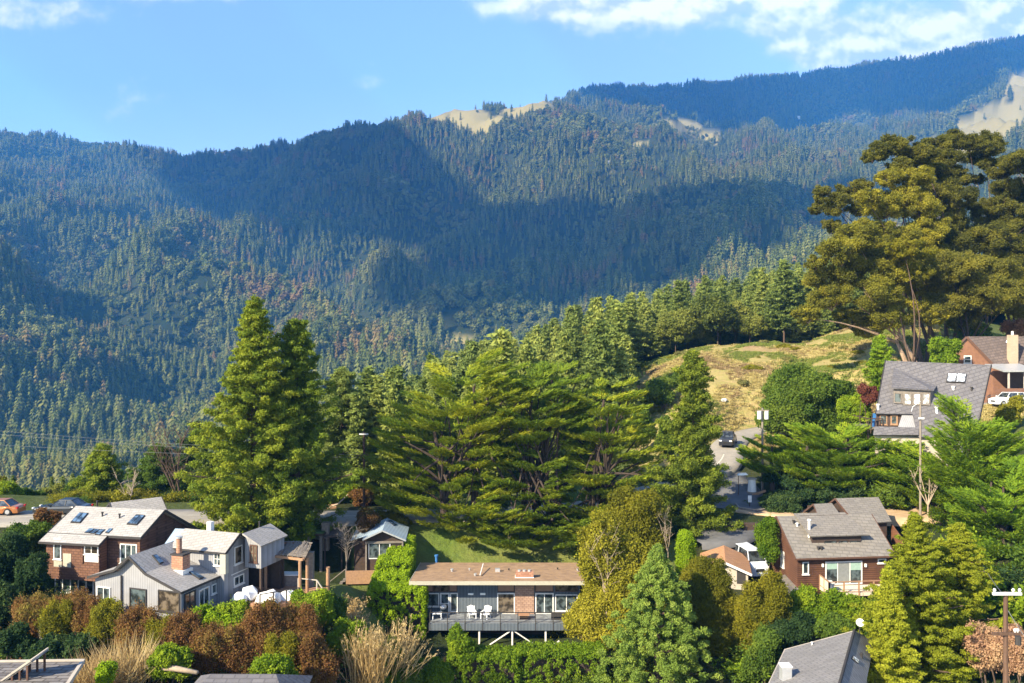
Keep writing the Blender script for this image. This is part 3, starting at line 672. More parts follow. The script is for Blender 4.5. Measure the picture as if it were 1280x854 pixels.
for a in [
    ('brown_shingle', (.12, .062, .044), (.06, .03, .022), dict(kind='brick', scale=1.1, dirs=(R(90), 0, 0), bump=.6)),
    ('rust_shingle', (.165, .080, .050), (.085, .04, .026), dict(kind='brick', scale=1.2, dirs=(R(90), 0, 0), bump=.5)),
    ('rust_shingle_side', (.27, .120, .062), (.13, .055, .032), dict(kind='brick', scale=2.6, dirs=(R(90), 0, R(90)), bump=.5)),
    ('lap_cedar', (.15, .068, .040), (.045, .02, .014), dict(kind='wave', scale=1.7, dirs='Z', bump=.6)),
    ('grey_boards', (.28, .28, .30), (.19, .19, .205), dict(kind='wave', scale=1.6, dirs='X', bump=.3)),
    ('slate_blue_boards', (.105, .125, .15), (.06, .075, .095), dict(kind='wave', scale=1.1, dirs='X', bump=.4)),
    ('white_trim', (.72, .70, .68), (.62, .60, .58), {}), ('cream_panel', (.40, .38, .31), (.33, .31, .25), {}),
    ('dark_trim', (.045, .04, .04), (.03, .028, .028), {}), ('brown_trim', (.12, .06, .04), (.07, .04, .03), {}),
    ('grey_roof', (.31, .292, .28), (.22, .208, .20), dict(kind='brick', scale=.9, bump=.5)),
    ('pale_roof', (.32, .305, .295), (.22, .21, .205), dict(kind='brick', scale=.9, bump=.4)),
    ('taupe_roof', (.20, .18, .16), (.13, .118, .106), dict(kind='brick', scale=.8, bump=.5)),
    ('shade_grey_roof', (.20, .19, .19), (.125, .12, .12), dict(kind='brick', scale=.9, bump=.5)),  # its own darker grey shingle colour
    ('slate_roof', (.135, .128, .135), (.085, .08, .088), dict(kind='brick', scale=.75, bump=.5)),
    ('brown_roof', (.125, .095, .085), (.07, .055, .05), dict(kind='brick', scale=.75, bump=.5)),
    ('gravel_roof', (.35, .23, .14), (.20, .13, .085), dict(scale=1.6, bump=.3)),
    ('orange_roof', (.44, .235, .12), (.30, .155, .085), dict(kind='brick', scale=.9, bump=.5)),
    ('metal_roof', (.42, .52, .62), (.30, .38, .47), dict(kind='wave', scale=1.2, dirs='X', rough=.45, metal=.3, bump=.3)),
    ('shake_roof', (.20, .18, .17), (.075, .065, .06), dict(kind='brick', scale=.6, bump=.8)),
    ('brick', (.42, .22, .14), (.24, .12, .08), dict(kind='brick', scale=1.5, dirs=(R(90), 0, 0), bump=.4)),
    ('rose_brick', (.40, .26, .19), (.20, .12, .09), dict(kind='brick', scale=1.4, dirs=(R(90), 0, 0), bump=.4)),
    ('beige_brick', (.45, .34, .24), (.34, .25, .18), dict(kind='brick', scale=2.0, dirs=(R(90), 0, 0), bump=.3)),
    ('deck_wood', (.36, .20, .12), (.25, .135, .08), dict(kind='wave', scale=1.2, dirs='Y', bump=.3)),
    ('grey_deck', (.20, .215, .235), (.14, .15, .17), dict(kind='wave', scale=1.1, dirs='Z', bump=.2)),
    ('pale_deck', (.62, .55, .44), (.52, .45, .36), dict(kind='wave', scale=1.2, dirs='X', bump=.2)),
    ('post_wood', (.36, .21, .12), (.24, .14, .085), dict(scale=5)), ('grey_wood', (.22, .19, .165), (.13, .11, .095), dict(scale=5, bump=.3)),
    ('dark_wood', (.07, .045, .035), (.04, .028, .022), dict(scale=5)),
    ('terracotta', (.20, .10, .062), (.14, .07, .045), dict(scale=2)), ('stucco', (.44, .385, .33), (.34, .30, .25), dict(scale=2)),
    ('stone', (.27, .22, .18), (.14, .115, .10), dict(scale=4, bump=.5)), ('concrete', (.42, .39, .36), (.30, .28, .26), dict(scale=2)),
    ('galvanised', (.55, .56, .58), (.42, .43, .45), dict(rough=.4, metal=.5)), ('white_plastic', (.80, .81, .84), (.72, .73, .77), dict(rough=.35)),
    ('white_cloth', (.80, .79, .77), (.70, .69, .68), dict(scale=2, bump=.4)), ('black_cloth', (.025, .025, .03), (.015, .015, .02), dict(rough=.7)),
    ('blind_green', (.30, .42, .36), (.24, .35, .30), {}), ('screen_grey', (.22, .23, .23), (.17, .18, .18), {}), ('blue_paint', (.04, .16, .40), (.03, .12, .32), {}),
    ('rope', (.45, .40, .33), (.35, .3, .25), {}), ('copper', (.42, .20, .10), (.30, .15, .08), dict(rough=.45, metal=.5)),
    ('lamp_glass', (.8, .8, .78), (.75, .75, .72), dict(rough=.2)), ('planter_green', (.08, .15, .05), (.05, .09, .03), dict(scale=20, bump=.8)),
]:
    mat(a[0], a[1], a[2], **a[3])
glass_mat(); glass_mat('skylight_glass', (.05, .085, .14), .12); glass_mat('warm_window_glass', (.085, .068, .05), .1); glass_mat('bright_window_glass', (.62, .60, .57), .25)
mat('pink_glass', (.30, .19, .14), (.22, .14, .10), rough=.3, scale=1); glass_mat('white_skylight_glass', (.50, .54, .62), .3)

def solid_wall(mb, a, b, ztop, zbot, t=.2, inward=None):
    """wall from a to b (plan points); ztop may be (za, zb)"""
    za, zb = ztop if isinstance(ztop, tuple) else (ztop, ztop)
    d = Vector((b[0] - a[0], b[1] - a[1], 0)).normalized(); n = Vector((-d.y, d.x, 0)) * t
    p = [V3(a[0], a[1], zbot), V3(b[0], b[1], zbot), V3(b[0], b[1], zb), V3(a[0], a[1], za)]
    return mb.prism(p, n)

# ------------------------------------------------------------------ the brown two-storey house at the far side of the grey one
def gable_box(name, label, cx, cy, rot, L, wf, wb, zef, zeb, zr, zb, wallm, roofm, over=.45, oe=.35, wall2=None, trim='dark_trim', endm=None):
    """house whose ridge runs along local x; returns root, local->world function and its front roof plane"""
    c, s = math.cos(R(rot)), math.sin(R(rot))
    f = lambda x, y, z: V3(cx + x * c - y * s, cy + x * s + y * c, z)
    root = empty(name, f(0, -wf, zb), 0, label, 'house')
    a = L - oe; fo, bo = wf - over, wb - over
    zf = zr + (zef - zr) * fo / wf; zk = zr + (zeb - zr) * bo / wb
    w = MB()
    t = .22
    w.prism([f(-a, -fo, zb), f(-a, -fo, zf - t), f(-a, 0, zr - t), f(-a, bo, zk - t), f(-a, bo, zb)], f(a, 0, 0) - f(-a, 0, 0))
    w.build('wall', MATS[wallm], root)
    r = MB()
    r.slab([f(-L, -wf, zef), f(L, -wf, zef), f(L, 0, zr), f(-L, 0, zr)], .16)
    r.slab([f(-L, 0, zr), f(L, 0, zr), f(L, wb, zeb), f(-L, wb, zeb)], .16)
    r.build('roof', MATS[roofm], root)
    tr = MB(); tr.bar(f(-L, -wf - .03, zef - .08), f(L, -wf - .03, zef - .08), .05, .18)
    for sx in (-1, 1):
        x = sx * (L + .025); tr.bar(f(x, -wf, zef - .06), f(x, 0, zr - .06), .05, .2); tr.bar(f(x, 0, zr - .06), f(x, wb, zeb - .06), .05, .2)
    tr.build('bargeboard', MATS[trim], root)
    return root, f, Plane(f(-L, -wf, zef), f(L, -wf, zef), f(L, 0, zr))

def house_brown():
    cx, cy, rot, L, wf, wb, zef, zeb, zr = -33.06, 67.43, -11.2, 4.25, 3.08, 4.47, -15.56, -16.51, -14.02
    zb = -20.6
    root, f, rp = gable_box('brown_house', 'brown shingled two storey house with pale roof and blue skylights', cx, cy, rot, L, wf, wb, zef, zeb, zr, -23.5, 'brown_shingle', 'pale_roof')
    # forward bay at the left, overhanging the glazed lower storey
    sl = (zef - zr) / wf; bf = wf + 1.0; xb = .95
    m = MB(); m.prism([f(-L + .35, -bf + .4, -19.1), f(-L + .35, -bf + .4, zr + sl * -(-(bf - .4)) - .2), f(-L + .35, -wf + .3, zr + sl * (wf - .3) - .2), f(-L + .35, -wf + .3, -19.1)], f(xb, 0, 0) - f(-L + .35, 0, 0))
    m.build('bay', MATS['rust_shingle'], root)
    m = MB(); m.slab([f(-L, -bf, zr + sl * bf), f(xb + .3, -bf, zr + sl * bf), f(xb + .3, -wf + .02, zr + sl * (wf - .02)), f(-L, -wf + .02, zr + sl * (wf - .02))], .16); m.build('bay_roof', MATS['pale_roof'], root)
    m = MB(); m.bar(f(-L, -bf - .03, zr + sl * bf - .08), f(xb + .3, -bf - .03, zr + sl * bf - .08), .05, .17); m.bar(f(xb + .33, -bf, zr + sl * bf - .07), f(xb + .33, -wf, zef - .07), .05, .18); m.build('fascia', MATS['dark_trim'], root)
    bay = wall_plane(f(-L, -bf + .4, -18), f(xb, -bf + .4, -18)); low = wall_plane(f(-L, -wf + .45, -18), f(L, -wf + .45, -18)); side = wall_plane(f(xb, -bf, -18), f(xb, -wf, -18))
    window(root, bay, 67.5, 673, 77, 699, 1, 1); panel(root, bay, 67.5, 700.5, 77.5, 708.5, 'cream_panel', 'panel')
    panel(root, bay, 79, 692, 89, 709, 'cream_panel', 'panel')
    window(root, bay, 105.8, 677, 123.4, 693, 2, 1, glass='warm_window_glass'); panel(root, bay, 106, 694.5, 123.2, 702.5, 'white_trim', 'panel')
    panel(root, bay, 102, 676, 104.3, 704, 'rust_shingle', 'corner_board', .08)
    panel(root, side, 138, 682, 144.5, 693, 'cream_panel', 'panel')
    window(root, low, 150.5, 680, 171.5, 704, 3, 1)
    panel(root, low, 172.5, 676, 175.5, 708, 'rust_shingle', 'corner_board', .08)
    window(root, low, 69, 711.5, 118, 743, 5, 1, fw=.11, name='sliding_door', sill=False)
    m = MB(); m.box(0, 1, 0, 1, 0, 1)
    m = MB(); A = low.hit(62, 744); B = low.hit(112, 746); m.prism([A, B, B + V3(-.3, -1.0, 0), A + V3(-.3, -1.0, 0)], V3(0, 0, -.22)); m.build('step', MATS['white_trim'], root)
    skylight(root, rp, [(88.3, 654), (100, 654.5), (110.6, 642.2), (100, 641.5)], cols=2)
    skylight(root, rp, [(158.5, 656), (171, 657), (181.7, 645), (171, 644)], cols=2)
    skylight(root, rp, [(105.5, 666.3), (111.5, 667), (118.5, 661.3), (112, 661)], cols=1, lift=.05); skylight(root, rp, [(112.5, 667.2), (117.5, 667.8), (125, 662), (119.5, 661.5)], cols=1, lift=.05)
    skylight(root, rp, [(118.5, 668.5), (124.5, 669.3), (132, 662.3), (126, 662)], cols=1, lift=.05); skylight(root, rp, [(131.5, 666.3), (135.5, 667), (141.5, 661.3), (137, 661)], cols=1, lift=.05)
    vpipe(root, rp.hit(128, 645.5), .28, .07, m='dark_trim'); vpipe(root, rp.hit(149.5, 647.5), .28, .07, m='dark_trim'); vpipe(root, rp.hit(121.5, 631.5), .3, .07, m='dark_trim')
house_brown()
def house_behind():
    root, f, rp = gable_box('garage', 'small grey roofed garage between the brown house ridge and the road', -34.6, 73.6, 38, 2.2, 2.0, 2.0, -15.5, -15.5, -14.55, -19.5, 'grey_boards', 'grey_roof')
    window(root, wall_plane(f(-1.85, -1.55, -17), f(1.85, -1.55, -17)), 168, 641, 176, 652, 2, 1)
house_behind()

# ------------------------------------------------------------------ the grey board house in front
def house_grey():
    r0 = -18.0; c, s = math.cos(R(r0)), math.sin(R(r0)); dx = V3(c, s, 0); dy = V3(-s, c, 0)
    A = P(109, 727, 59.6); A.z = -17.9; Bp = A + dx * 8.5
    root = empty('grey_house', (A + dx * 4.2 + V3(0, 0, -5.6)), 0, 'grey board house with brick chimney and broken pitch roof over its picture windows', 'house')
    f = lambda x, y, z: V3(A.x + dx.x * x + dy.x * y, A.y + dx.y * x + dy.y * y, z)
    zr, zk, ze = -15.65, -16.75, -17.85; xr = 3.85; kl, kr = 2.55, 5.35; ln = 6.3
    prof = [(0, ze + .3), (kl, zk), (xr, zr), (kr, zk), (8.5, ze)]
    ze0 = -17.5
    prof = [(0, ze0), (kl, zk), (xr, zr), (kr, zk), (8.5, ze)]
    w = MB(); i0, i1 = .35, 8.15
    w.prism([f(i0, .4, -23.5)] + [f(min(max(x, i0), i1), .4, z - .22) for x, z in prof] + [f(i1, .4, -23.5)], dy * (ln - .8)); w.build('wall', MATS['grey_boards'], root)
    rf = MB()
    for (xa, za), (xb, zb_) in zip(prof[:-1], prof[1:]): rf.slab([f(xa, 0, za), f(xb, 0, zb_), f(xb, ln, zb_), f(xa, ln, za)], .13)
    rf.build('roof', MATS['grey_roof'], root)
    t = MB()
    for (xa, za), (xb, zb_) in zip(prof[:-1], prof[1:]): t.bar(f(xa, -.03, za - .08), f(xb, -.03, zb_ - .08), .05, .18)
    t.bar(f(8.53, 0, ze - .07), f(8.53, ln, ze - .07), .05, .16); t.build('fascia', MATS['dark_trim'], root)
    fr = wall_plane(f(0, .4, -19), f(8.5, .4, -19)); sd = wall_plane(f(i1, 0, -19), f(i1, 6, -19))
    RP = Plane(f(kr, 0, zk), f(kr, ln, zk), f(8.5, 0, ze)); RP1 = Plane(f(xr, 0, zr), f(xr, ln, zr), f(kr, 0, zk))
    window(root, fr, 121.5, 733.5, 138.5, 751, 2, 1)
    window(root, fr, 162.5, 735.5, 183.5, 760, 1, 1, frame='dark_trim'); window(root, fr, 198, 738.5, 225.3, 765, 1, 1, frame='dark_trim', glass='warm_window_glass')
    window(root, sd, 230, 740, 244, 765, 2, 1, frame='dark_trim', glass='warm_window_glass'); window(root, sd, 248, 735, 261, 762, 2, 1, name='glazed_door', sill=False); window(root, sd, 264, 729, 275, 741, 2, 1)
    m = MB(); p = fr.hit(152.8, 719, .1); m.tube([p, V3(p.x, p.y, -23.2)], .06, 8); m.build('drainpipe', MATS['dark_trim'], root)
    # chimney
    b = RP.hit(226, 712); ch = MB(); ch.prism([b + dx * a_ + dy * b_ - V3(0, 0, .6) for a_, b_ in ((-.5, -.4), (.5, -.4), (.5, .4), (-.5, .4))], V3(0, 0, 1.75)); cho = ch.build('chimney', MATS['brick'], root)
    ch = MB(); ch.prism([b + dx * a_ + dy * b_ + V3(0, 0, 1.15) for a_, b_ in ((-.58, -.48), (.58, -.48), (.58, .48), (-.58, .48))], V3(0, 0, .1)); ch.build('cap', MATS['dark_trim'], cho)
    ch = MB(); ch.prism([b + dx * a_ + dy * b_ - V3(0, 0, .34) for a_, b_ in ((-.64, -.54), (.64, -.54), (.64, .54), (-.64, .54))], V3(0, 0, .42)); ch.build('flashing', MATS['white_trim'], cho)
    ch = MB(); e = b - dx * .15 + V3(0, 0, 1.2); ch.tube([e, e + V3(0, 0, 1.15)], .2, 12); ch.build('flue', MATS['brick'], cho)
    ch = MB(); ch.tube([e + V3(0, 0, 1.15), e + V3(0, 0, 1.28)], .25, 12); ch.build('flue_cap', MATS['galvanised'], cho)
    skylight(root, RP1, [(189.5, 695), (195, 694), (204, 704), (199, 706)], cols=1); skylight(root, RP, [(236, 716), (240, 715), (254.5, 723), (249, 725)], cols=1); skylight(root, RP, [(256, 706), (260.5, 704.5), (271, 712), (266, 714)], cols=1)
    # upper wing across the back, its gable end towards the deck
    ux = P(300, 667, 62.2); uz = -14.9; ul = 5.2; g = lambda x, y, z: V3(ux.x + dx.x * x + dy.x * y, ux.y + dx.y * x + dy.y * y, z)
    wf_, wb_ = 1.75, 1.75; ez = -16.0
    m = MB(); m.prism([g(-.3, -wf_ + .25, -23.5), g(-.3, -wf_ + .25, ez - .03), g(-.3, 0, uz - .2), g(-.3, wb_ - .25, ez - .03), g(-.3, wb_ - .25, -23.5)], -dx * (ul - .5)); m.build('upper_wall', MATS['grey_boards'], root)
    m = MB(); m.slab([g(-ul, -wf_, ez), g(0, -wf_, ez), g(0, 0, uz), g(-ul, 0, uz)], .13); m.slab([g(-ul, 0, uz), g(0, 0, uz), g(0, wb_, ez), g(-ul, wb_, ez)], .13); m.build('upper_roof', MATS['grey_roof'], root)
    m = MB(); m.bar(g(-ul, -wf_ - .03, ez - .07), g(0, -wf_ - .03, ez - .07), .05, .14); m.bar(g(.03, -wf_, ez - .06), g(.03, 0, uz - .06), .05, .18); m.bar(g(.03, wb_, ez - .06), g(.03, 0, uz - .06), .05, .18); m.build('upper_fascia', MATS['dark_trim'], root)
    uf = wall_plane(g(-ul, -wf_ + .25, -17), g(0, -wf_ + .25, -17)); us = wall_plane(g(-.3, -wf_, -17), g(-.3, wb_, -17))
    window(root, uf, 267.7, 690.5, 276.4, 707, 2, 2, fw=.06); panel(root, uf, 278.5, 692, 285.5, 716, 'cream_panel', 'flue_box', .35)
    window(root, us, 292.5, 682.5, 302.5, 704.5, 1, 1, glass='warm_window_glass'); window(root, us, 292, 719, 304.5, 731, 2, 1)
    panel(root, us, 289, 714.2, 309, 715.2, 'white_trim', 'string_course', .05)
    # second wing further back, open below
    h = lambda x, y, z: g(x, y, z) + dx * 1.55 + dy * 2.0
    m = MB(); m.slab([h(-1.3, -2.0, -14.9), h(.35, -2.0, -15.75), h(.35, 1.6, -15.75), h(-1.3, 1.6, -14.9)], .13); m.slab([h(-1.3, -2.0, -14.9), h(-1.3, 1.6, -14.9), h(-3.2, 1.6, -15.9), h(-3.2, -.2, -15.9)], .13); m.build('back_wing_roof', MATS['grey_roof'], root)
    m = MB(); m.prism([h(-1.3, -1.7, -15.2), h(.15, -1.7, -15.9), h(.15, -1.7, -17.6), h(-1.3, -1.7, -17.6)], dy * 3.1); m.build('back_wing_wall', MATS['grey_boards'], root)
    for yy in (-1.7, 1.2): m = MB(); m.prism([h(.0, yy, -17.6), h(.15, yy, -17.6), h(.15, yy, -21), h(.0, yy, -21)], dy * .2); m.build('post', MATS['dark_wood'], root)
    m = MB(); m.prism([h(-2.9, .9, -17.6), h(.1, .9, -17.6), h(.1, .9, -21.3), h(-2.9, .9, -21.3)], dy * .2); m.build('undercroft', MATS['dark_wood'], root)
    bf_ = wall_plane(h(-1.3, -1.7, -17), h(.15, -1.7, -17)); window(root, bf_, 312.5, 681, 322, 703, 2, 2, frame='brown_trim', glass='warm_window_glass', fw=.1)
    vpipe(root, g(.2, 2.2, -14.8), .3, .06, m='dark_trim')
    m = MB(); b = g(-3.4, .8, -15.3); m.prism([b + dx * a_ + dy * b_ for a_, b_ in ((-.2, -.2), (.2, -.2), (.2, .2), (-.2, .2))], V3(0, 0, .9)); m.build('roof_vent', MATS['white_trim'], root)
    # valley roof towards the brown house; blue metal colour stands in for its shade
    m = MB(); m.slab([P(205, 681, 62.8), P(229, 681.5, 62.3), P(241, 661.8, 64.4), P(219, 660.7, 65.2)], .12, V3(-.2, -.3, .93)); m.build('valley_roof', MATS['metal_roof'], root)
house_grey()
def adirondack():
    root = empty('deck_chair', (0, 0, 0)); w = MATS['white_plastic']
    m = MB(); m.slab([V3(-.27, -.3, .42), V3(.27, -.3, .42), V3(.27, .25, .3), V3(-.27, .25, .3)], .04); m.build('seat', w, root)
    m = MB()
    for k in range(5): x = -.24 + k * .12; m.slab([V3(x - .05, .2, .3), V3(x + .05, .2, .3), V3(x * 1.25 + .05, .52, .98 - abs(k - 2) * .05), V3(x * 1.25 - .05, .52, .98 - abs(k - 2) * .05)], .03, V3(0, -1, .4))
    m.build('backrest', w, root)
    for s in (-1, 1):
        m = MB(); m.bar((s * .32, -.36, .56), (s * .32, .36, .56), .12, .03); m.build('armrest', w, root)
        m = MB(); m.bar((s * .3, -.3, 0), (s * .3, -.3, .55), .06, .08); m.build('leg', w, root)
        m = MB(); m.bar((s * .3, .4, 0), (s * .3, .1, .5), .05, .09); m.build('leg', w, root)
    return root
def copy_tree(o, parent=None):
    c = o.copy(); COL.objects.link(c)
    if parent is not None: c.parent = parent
    for ch in list(o.children): copy_tree(ch, c)
    return c

# ------------------------------------------------------------------ low modern house with the long deck
def house_modern():
    x0, x1, y0, y1 = -8.95, 6.7, 70.0, 78.6; zf, zb_ = -21.0, -21.72; fz = -24.35
    root = empty('flat_roofed_house', (-1, 71.6, fz), 0, 'long low house under an orange gravel roof with brick chimney and raised blue-grey deck', 'house')
    m = MB(); m.slab([V3(x0, y0, zf), V3(x1, y0, zf), V3(x1, y1, zb_), V3(x0, y1, zb_)], .12); m.build('roof', MATS['gravel_roof'], root)
    m = MB(); m.box(x0 - .04, x1 + .04, y0 - .06, y0 - .003, zf - .30, zf + .03); m.bar((x0 - .03, y0, zf - .13), (x0 - .03, y1, zb_ - .13), .05, .3); m.bar((x1 + .03, y0, zf - .13), (x1 + .03, y1, zb_ - .13), .05, .3); m.build('fascia', MATS['cream_panel'], root)
    m = MB(); m.box(x0 + .05, x1 - .05, y0 + .1, y1 - .1, zf - .22, zf - .13) ; m.v = [(a, b, c - (b - y0) * (zf - zb_) / (y1 - y0)) for a, b, c in m.v]; m.build('soffit', MATS['brown_trim'], root)
    wy = 71.6; ax, bx = -8.05, 6.1
    m = MB(); m.prism([V3(ax, wy, -26.8), V3(ax, wy, zf - .34), V3(ax, y1 - .6, zb_ - .2), V3(ax, y1 - .6, -26.8)], V3(bx - ax, 0, 0)); m.build('wall', MATS['slate_blue_boards'], root)
    pl = wall_plane(V3(ax, wy, -22), V3(bx, wy, -22))
    def X(px): return (px - CX) * wy / F
    # clerestory row and bays, left to right
    yt, yc, yb = 730.3, 739.5, 768.0
    for a, b, gl in [(530.5, 541.5, 'pink_glass'), (542, 550, 'warm_window_glass'), (550.5, 561, 'warm_window_glass'), (561.5, 571.5, 'pink_glass'), (622, 643, 'pink_glass'), (669, 691.5, 'pink_glass'), (694, 722, 'warm_window_glass')]:
        window(root, pl, a, yt, b, yc, 1, 1, frame='brown_trim', glass=gl, fw=.05, name='clerestory', sill=False)
    window(root, pl, 534, 741.5, 549, 758, 1, 1, fw=.07); window(root, pl, 550.3, 741.2, 562, 767.5, 1, 2, name='glazed_door', sill=False, fw=.11); window(root, pl, 562.8, 741.2, 572.3, 765, 1, 1)
    window(root, pl, 621.5, 741.3, 643.5, 768, 1, 1, fw=.09, glass='warm_window_glass'); window(root, pl, 669, 741.3, 692, 768, 2, 1, fw=.10, name='sliding_door', sill=False); window(root, pl, 694, 743, 722, 764, 2, 1, fw=.08)
    m = MB(); m.box(X(643.8), X(667.5), wy - .16, wy - .004, -26.5, zf - .34); m.build('brick_pier', MATS['rose_brick'], root)
    panel(root, pl, 649, 764.5, 661.5, 770, 'dark_trim', 'hearth_opening', .19)
    for px in (588.5, 603.5):   # wall lamps
        p = pl.hit(px, 742.5, .05); m = MB(); m.box(p.x - .24, p.x + .24, p.y - .1, p.y + .02, p.z - .05, p.z + .1); m.build('wall_lamp', MATS['lamp_glass'], root)
    # roof furniture
    rp = Plane(V3(x0, y0, zf), V3(x1, y0, zf), V3(x1, y1, zb_))
    c = rp.hit(655.5, 721.5); m = MB(); m.box(c.x - .8, c.x + .8, c.y - .35, c.y + .35, c.z - .2, c.z + .52); co = m.build('chimney', MATS['brick'], root)
    m = MB(); m.box(c.x - .84, c.x + .84, c.y - .4, c.y + .4, c.z - .1, c.z + .1); m.build('flashing', MATS['white_trim'], co)
    for k in (-.45, 0, .45): m = MB(); m.tube([(c.x + k, c.y, c.z + .5), (c.x + k, c.y, c.z + .66)], .15, 9); m.build('chimney_pot', MATS['galvanised'], co)
    for px, py, h, r, mt in [(545.5, 702.5, .55, .13, 'blue_paint'), (565, 714.5, .15, .1, 'galvanised'), (594, 720, .12, .09, 'galvanised'), (587, 713, .12, .07, 'galvanised'), (620, 713, .1, .06, 'dark_trim'), (636, 713, .1, .06, 'dark_trim'), (697, 712, .1, .06, 'dark_trim'), (722, 713.5, .12, .07, 'galvanised')]: vpipe(root, rp.hit(px, py), h, r, m=mt)
    c = rp.hit(622, 714.5); m = MB(); m.box(c.x - .22, c.x + .22, c.y - .2, c.y + .2, c.z - .1, c.z + .28); m.build('roof_box', MATS['galvanised'], root)
    a = rp.hit(600, 720.5, .12); b = rp.hit(604, 711.5, .5); m = MB(); m.bar(a, b, .07); m.build('flue_stay', MATS['white_trim'], root)
    # deck
    dk = MB(); dx0, dx1, dy = -7.1, 6.6, 69.2; dk.box(dx0, dx1, dy, wy - .002, fz - .12, fz); d = dk.build('deck', MATS['grey_deck'], root)
    m = MB(); m.box(dx0 - .02, dx1 + .02, dy - .08, dy - .003, fz - .62, fz - .02); m.box(dx0 - .08, dx0 - .02, dy - .08, wy, fz - .62, fz - .02); m.build('deck_skirt', MATS['slate_blue_boards'], d)
    m = MB(); m.box(dx0, dx1, dy - .03, dy + .04, fz + .88, fz + .94); m.box(dx0, dx1, dy - .01, dy + .01, fz + .1, fz + .13); m.box(dx0, dx0 + .05, dy, wy - .2, fz + .88, fz + .94)
    for k in range(10): x = dx0 + (dx1 - dx0) * k / 9; m.box(x - .035, x + .035, dy - .1, dy - .03, fz - .6, fz + .92)
    m.build('railing', MATS['dark_trim'], d)
    m = MB(); m.add([V3(dx0 + .2, dy + .005, fz + .16), V3(dx1, dy + .005, fz + .16), V3(dx1, dy + .005, fz + .86), V3(dx0 + .2, dy + .005, fz + .86)], [(0, 1, 2, 3)])
    for px in (599, 682): m = MB(); x = (px - CX) * .0693; m.box(x - .07, x + .07, dy + .1, dy + .24, -27.6, fz - .62); m.build('deck_post', MATS['white_trim'], d)
    x = 0.02; m = MB(); m.box(x - .07, x + .07, dy + .1, dy + .24, -27.6, fz - .62); m.build('deck_post', MATS['white_trim'], d)
    for s in (-1, 1): m = MB(); m.bar((x + s * .08, dy + .17, fz - .7), (x + s * 2.5, dy + .17, fz - 2.3), .09); m.build('brace', MATS['white_trim'], d)
    m = MB(); m.bar((3.0, dy + .17, fz - 2.4), (4.1, dy + .17, fz - 1.6), .09); m.build('brace', MATS['white_trim'], d)
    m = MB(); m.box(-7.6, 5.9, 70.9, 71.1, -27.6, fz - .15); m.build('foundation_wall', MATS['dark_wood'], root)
    return root
house_modern()
_dk = -24.35
ch0 = adirondack(); ch0.location = ((590 - CX) * .0706, 70.5, _dk); ch0.rotation_euler = (0, 0, .25); tag(ch0, 'white slatted deck chair nearer the glazed door on the blue-grey deck', 'deck chair', 'white chairs on the long deck')
ch1 = copy_tree(ch0); ch1.location = ((607 - CX) * .0706, 70.45, _dk); ch1.rotation_euler = (0, 0, -.45); tag(ch1, 'white slatted deck chair turned towards the brick pier on the blue-grey deck', 'deck chair', 'white chairs on the long deck')
def deck_things():
    x = (546.5 - CX) * .0703; r = empty('side_table', (x, 70.2, _dk), 0, 'small white side table at the hedge end of the long deck', 'table'); m = MB(); m.box(x - .42, x + .42, 69.95, 70.45, _dk + .5, _dk + .56); m.build('table_top', MATS['white_plastic'], r)
    for sx in (-.36, .36):
        for sy in (70.0, 70.4): m = MB(); m.box(x + sx - .03, x + sx + .03, sy - .03, sy + .03, _dk, _dk + .5); m.build('leg', MATS['white_plastic'], r)
    x = (553.5 - CX) * .0708; r = empty('kettle_grill', (x, 70.9, _dk), 0, 'silver domed kettle grill in front of the glazed door', 'grill')
    bm = bmesh.new(); bmesh.ops.create_uvsphere(bm, u_segments=14, v_segments=8, radius=.33); me = bpy.data.meshes.new('grill_bowl'); bm.to_mesh(me); bm.free(); me.materials.append(MATS['galvanised']); o = link('bowl', me, r); o.location = (0, 0, .85); o.scale = (1, 1, .8)
    for k in range(3): a = k * 2.1; m = MB(); m.bar((x + .15 * math.cos(a), 70.9 + .15 * math.sin(a), _dk + .7), (x + .3 * math.cos(a), 70.9 + .3 * math.sin(a), _dk), .035); m.build('leg', MATS['dark_trim'], r)
    x = (699.5 - CX) * .0703; r = empty('planter', (x, 70.1, _dk), 0, 'dark box planter with clipped green plant on the long deck', 'planter'); m = MB(); m.box(x - .75, x + .75, 69.9, 70.35, _dk, _dk + .5); m.build('box', MATS['dark_trim'], r)
    x = (654.5 - CX) * .0703; r = empty('fire_table', (x, 70.2, _dk), 0, 'low brown fire table in front of the brick pier', 'table'); m = MB(); m.box(x - .5, x + .5, 69.9, 70.5, _dk + .38, _dk + .46); m.build('table_top', MATS['deck_wood'], r); m = MB(); m.box(x - .35, x + .35, 70.0, 70.4, _dk, _dk + .378); m.build('base', MATS['dark_wood'], r)
deck_things()

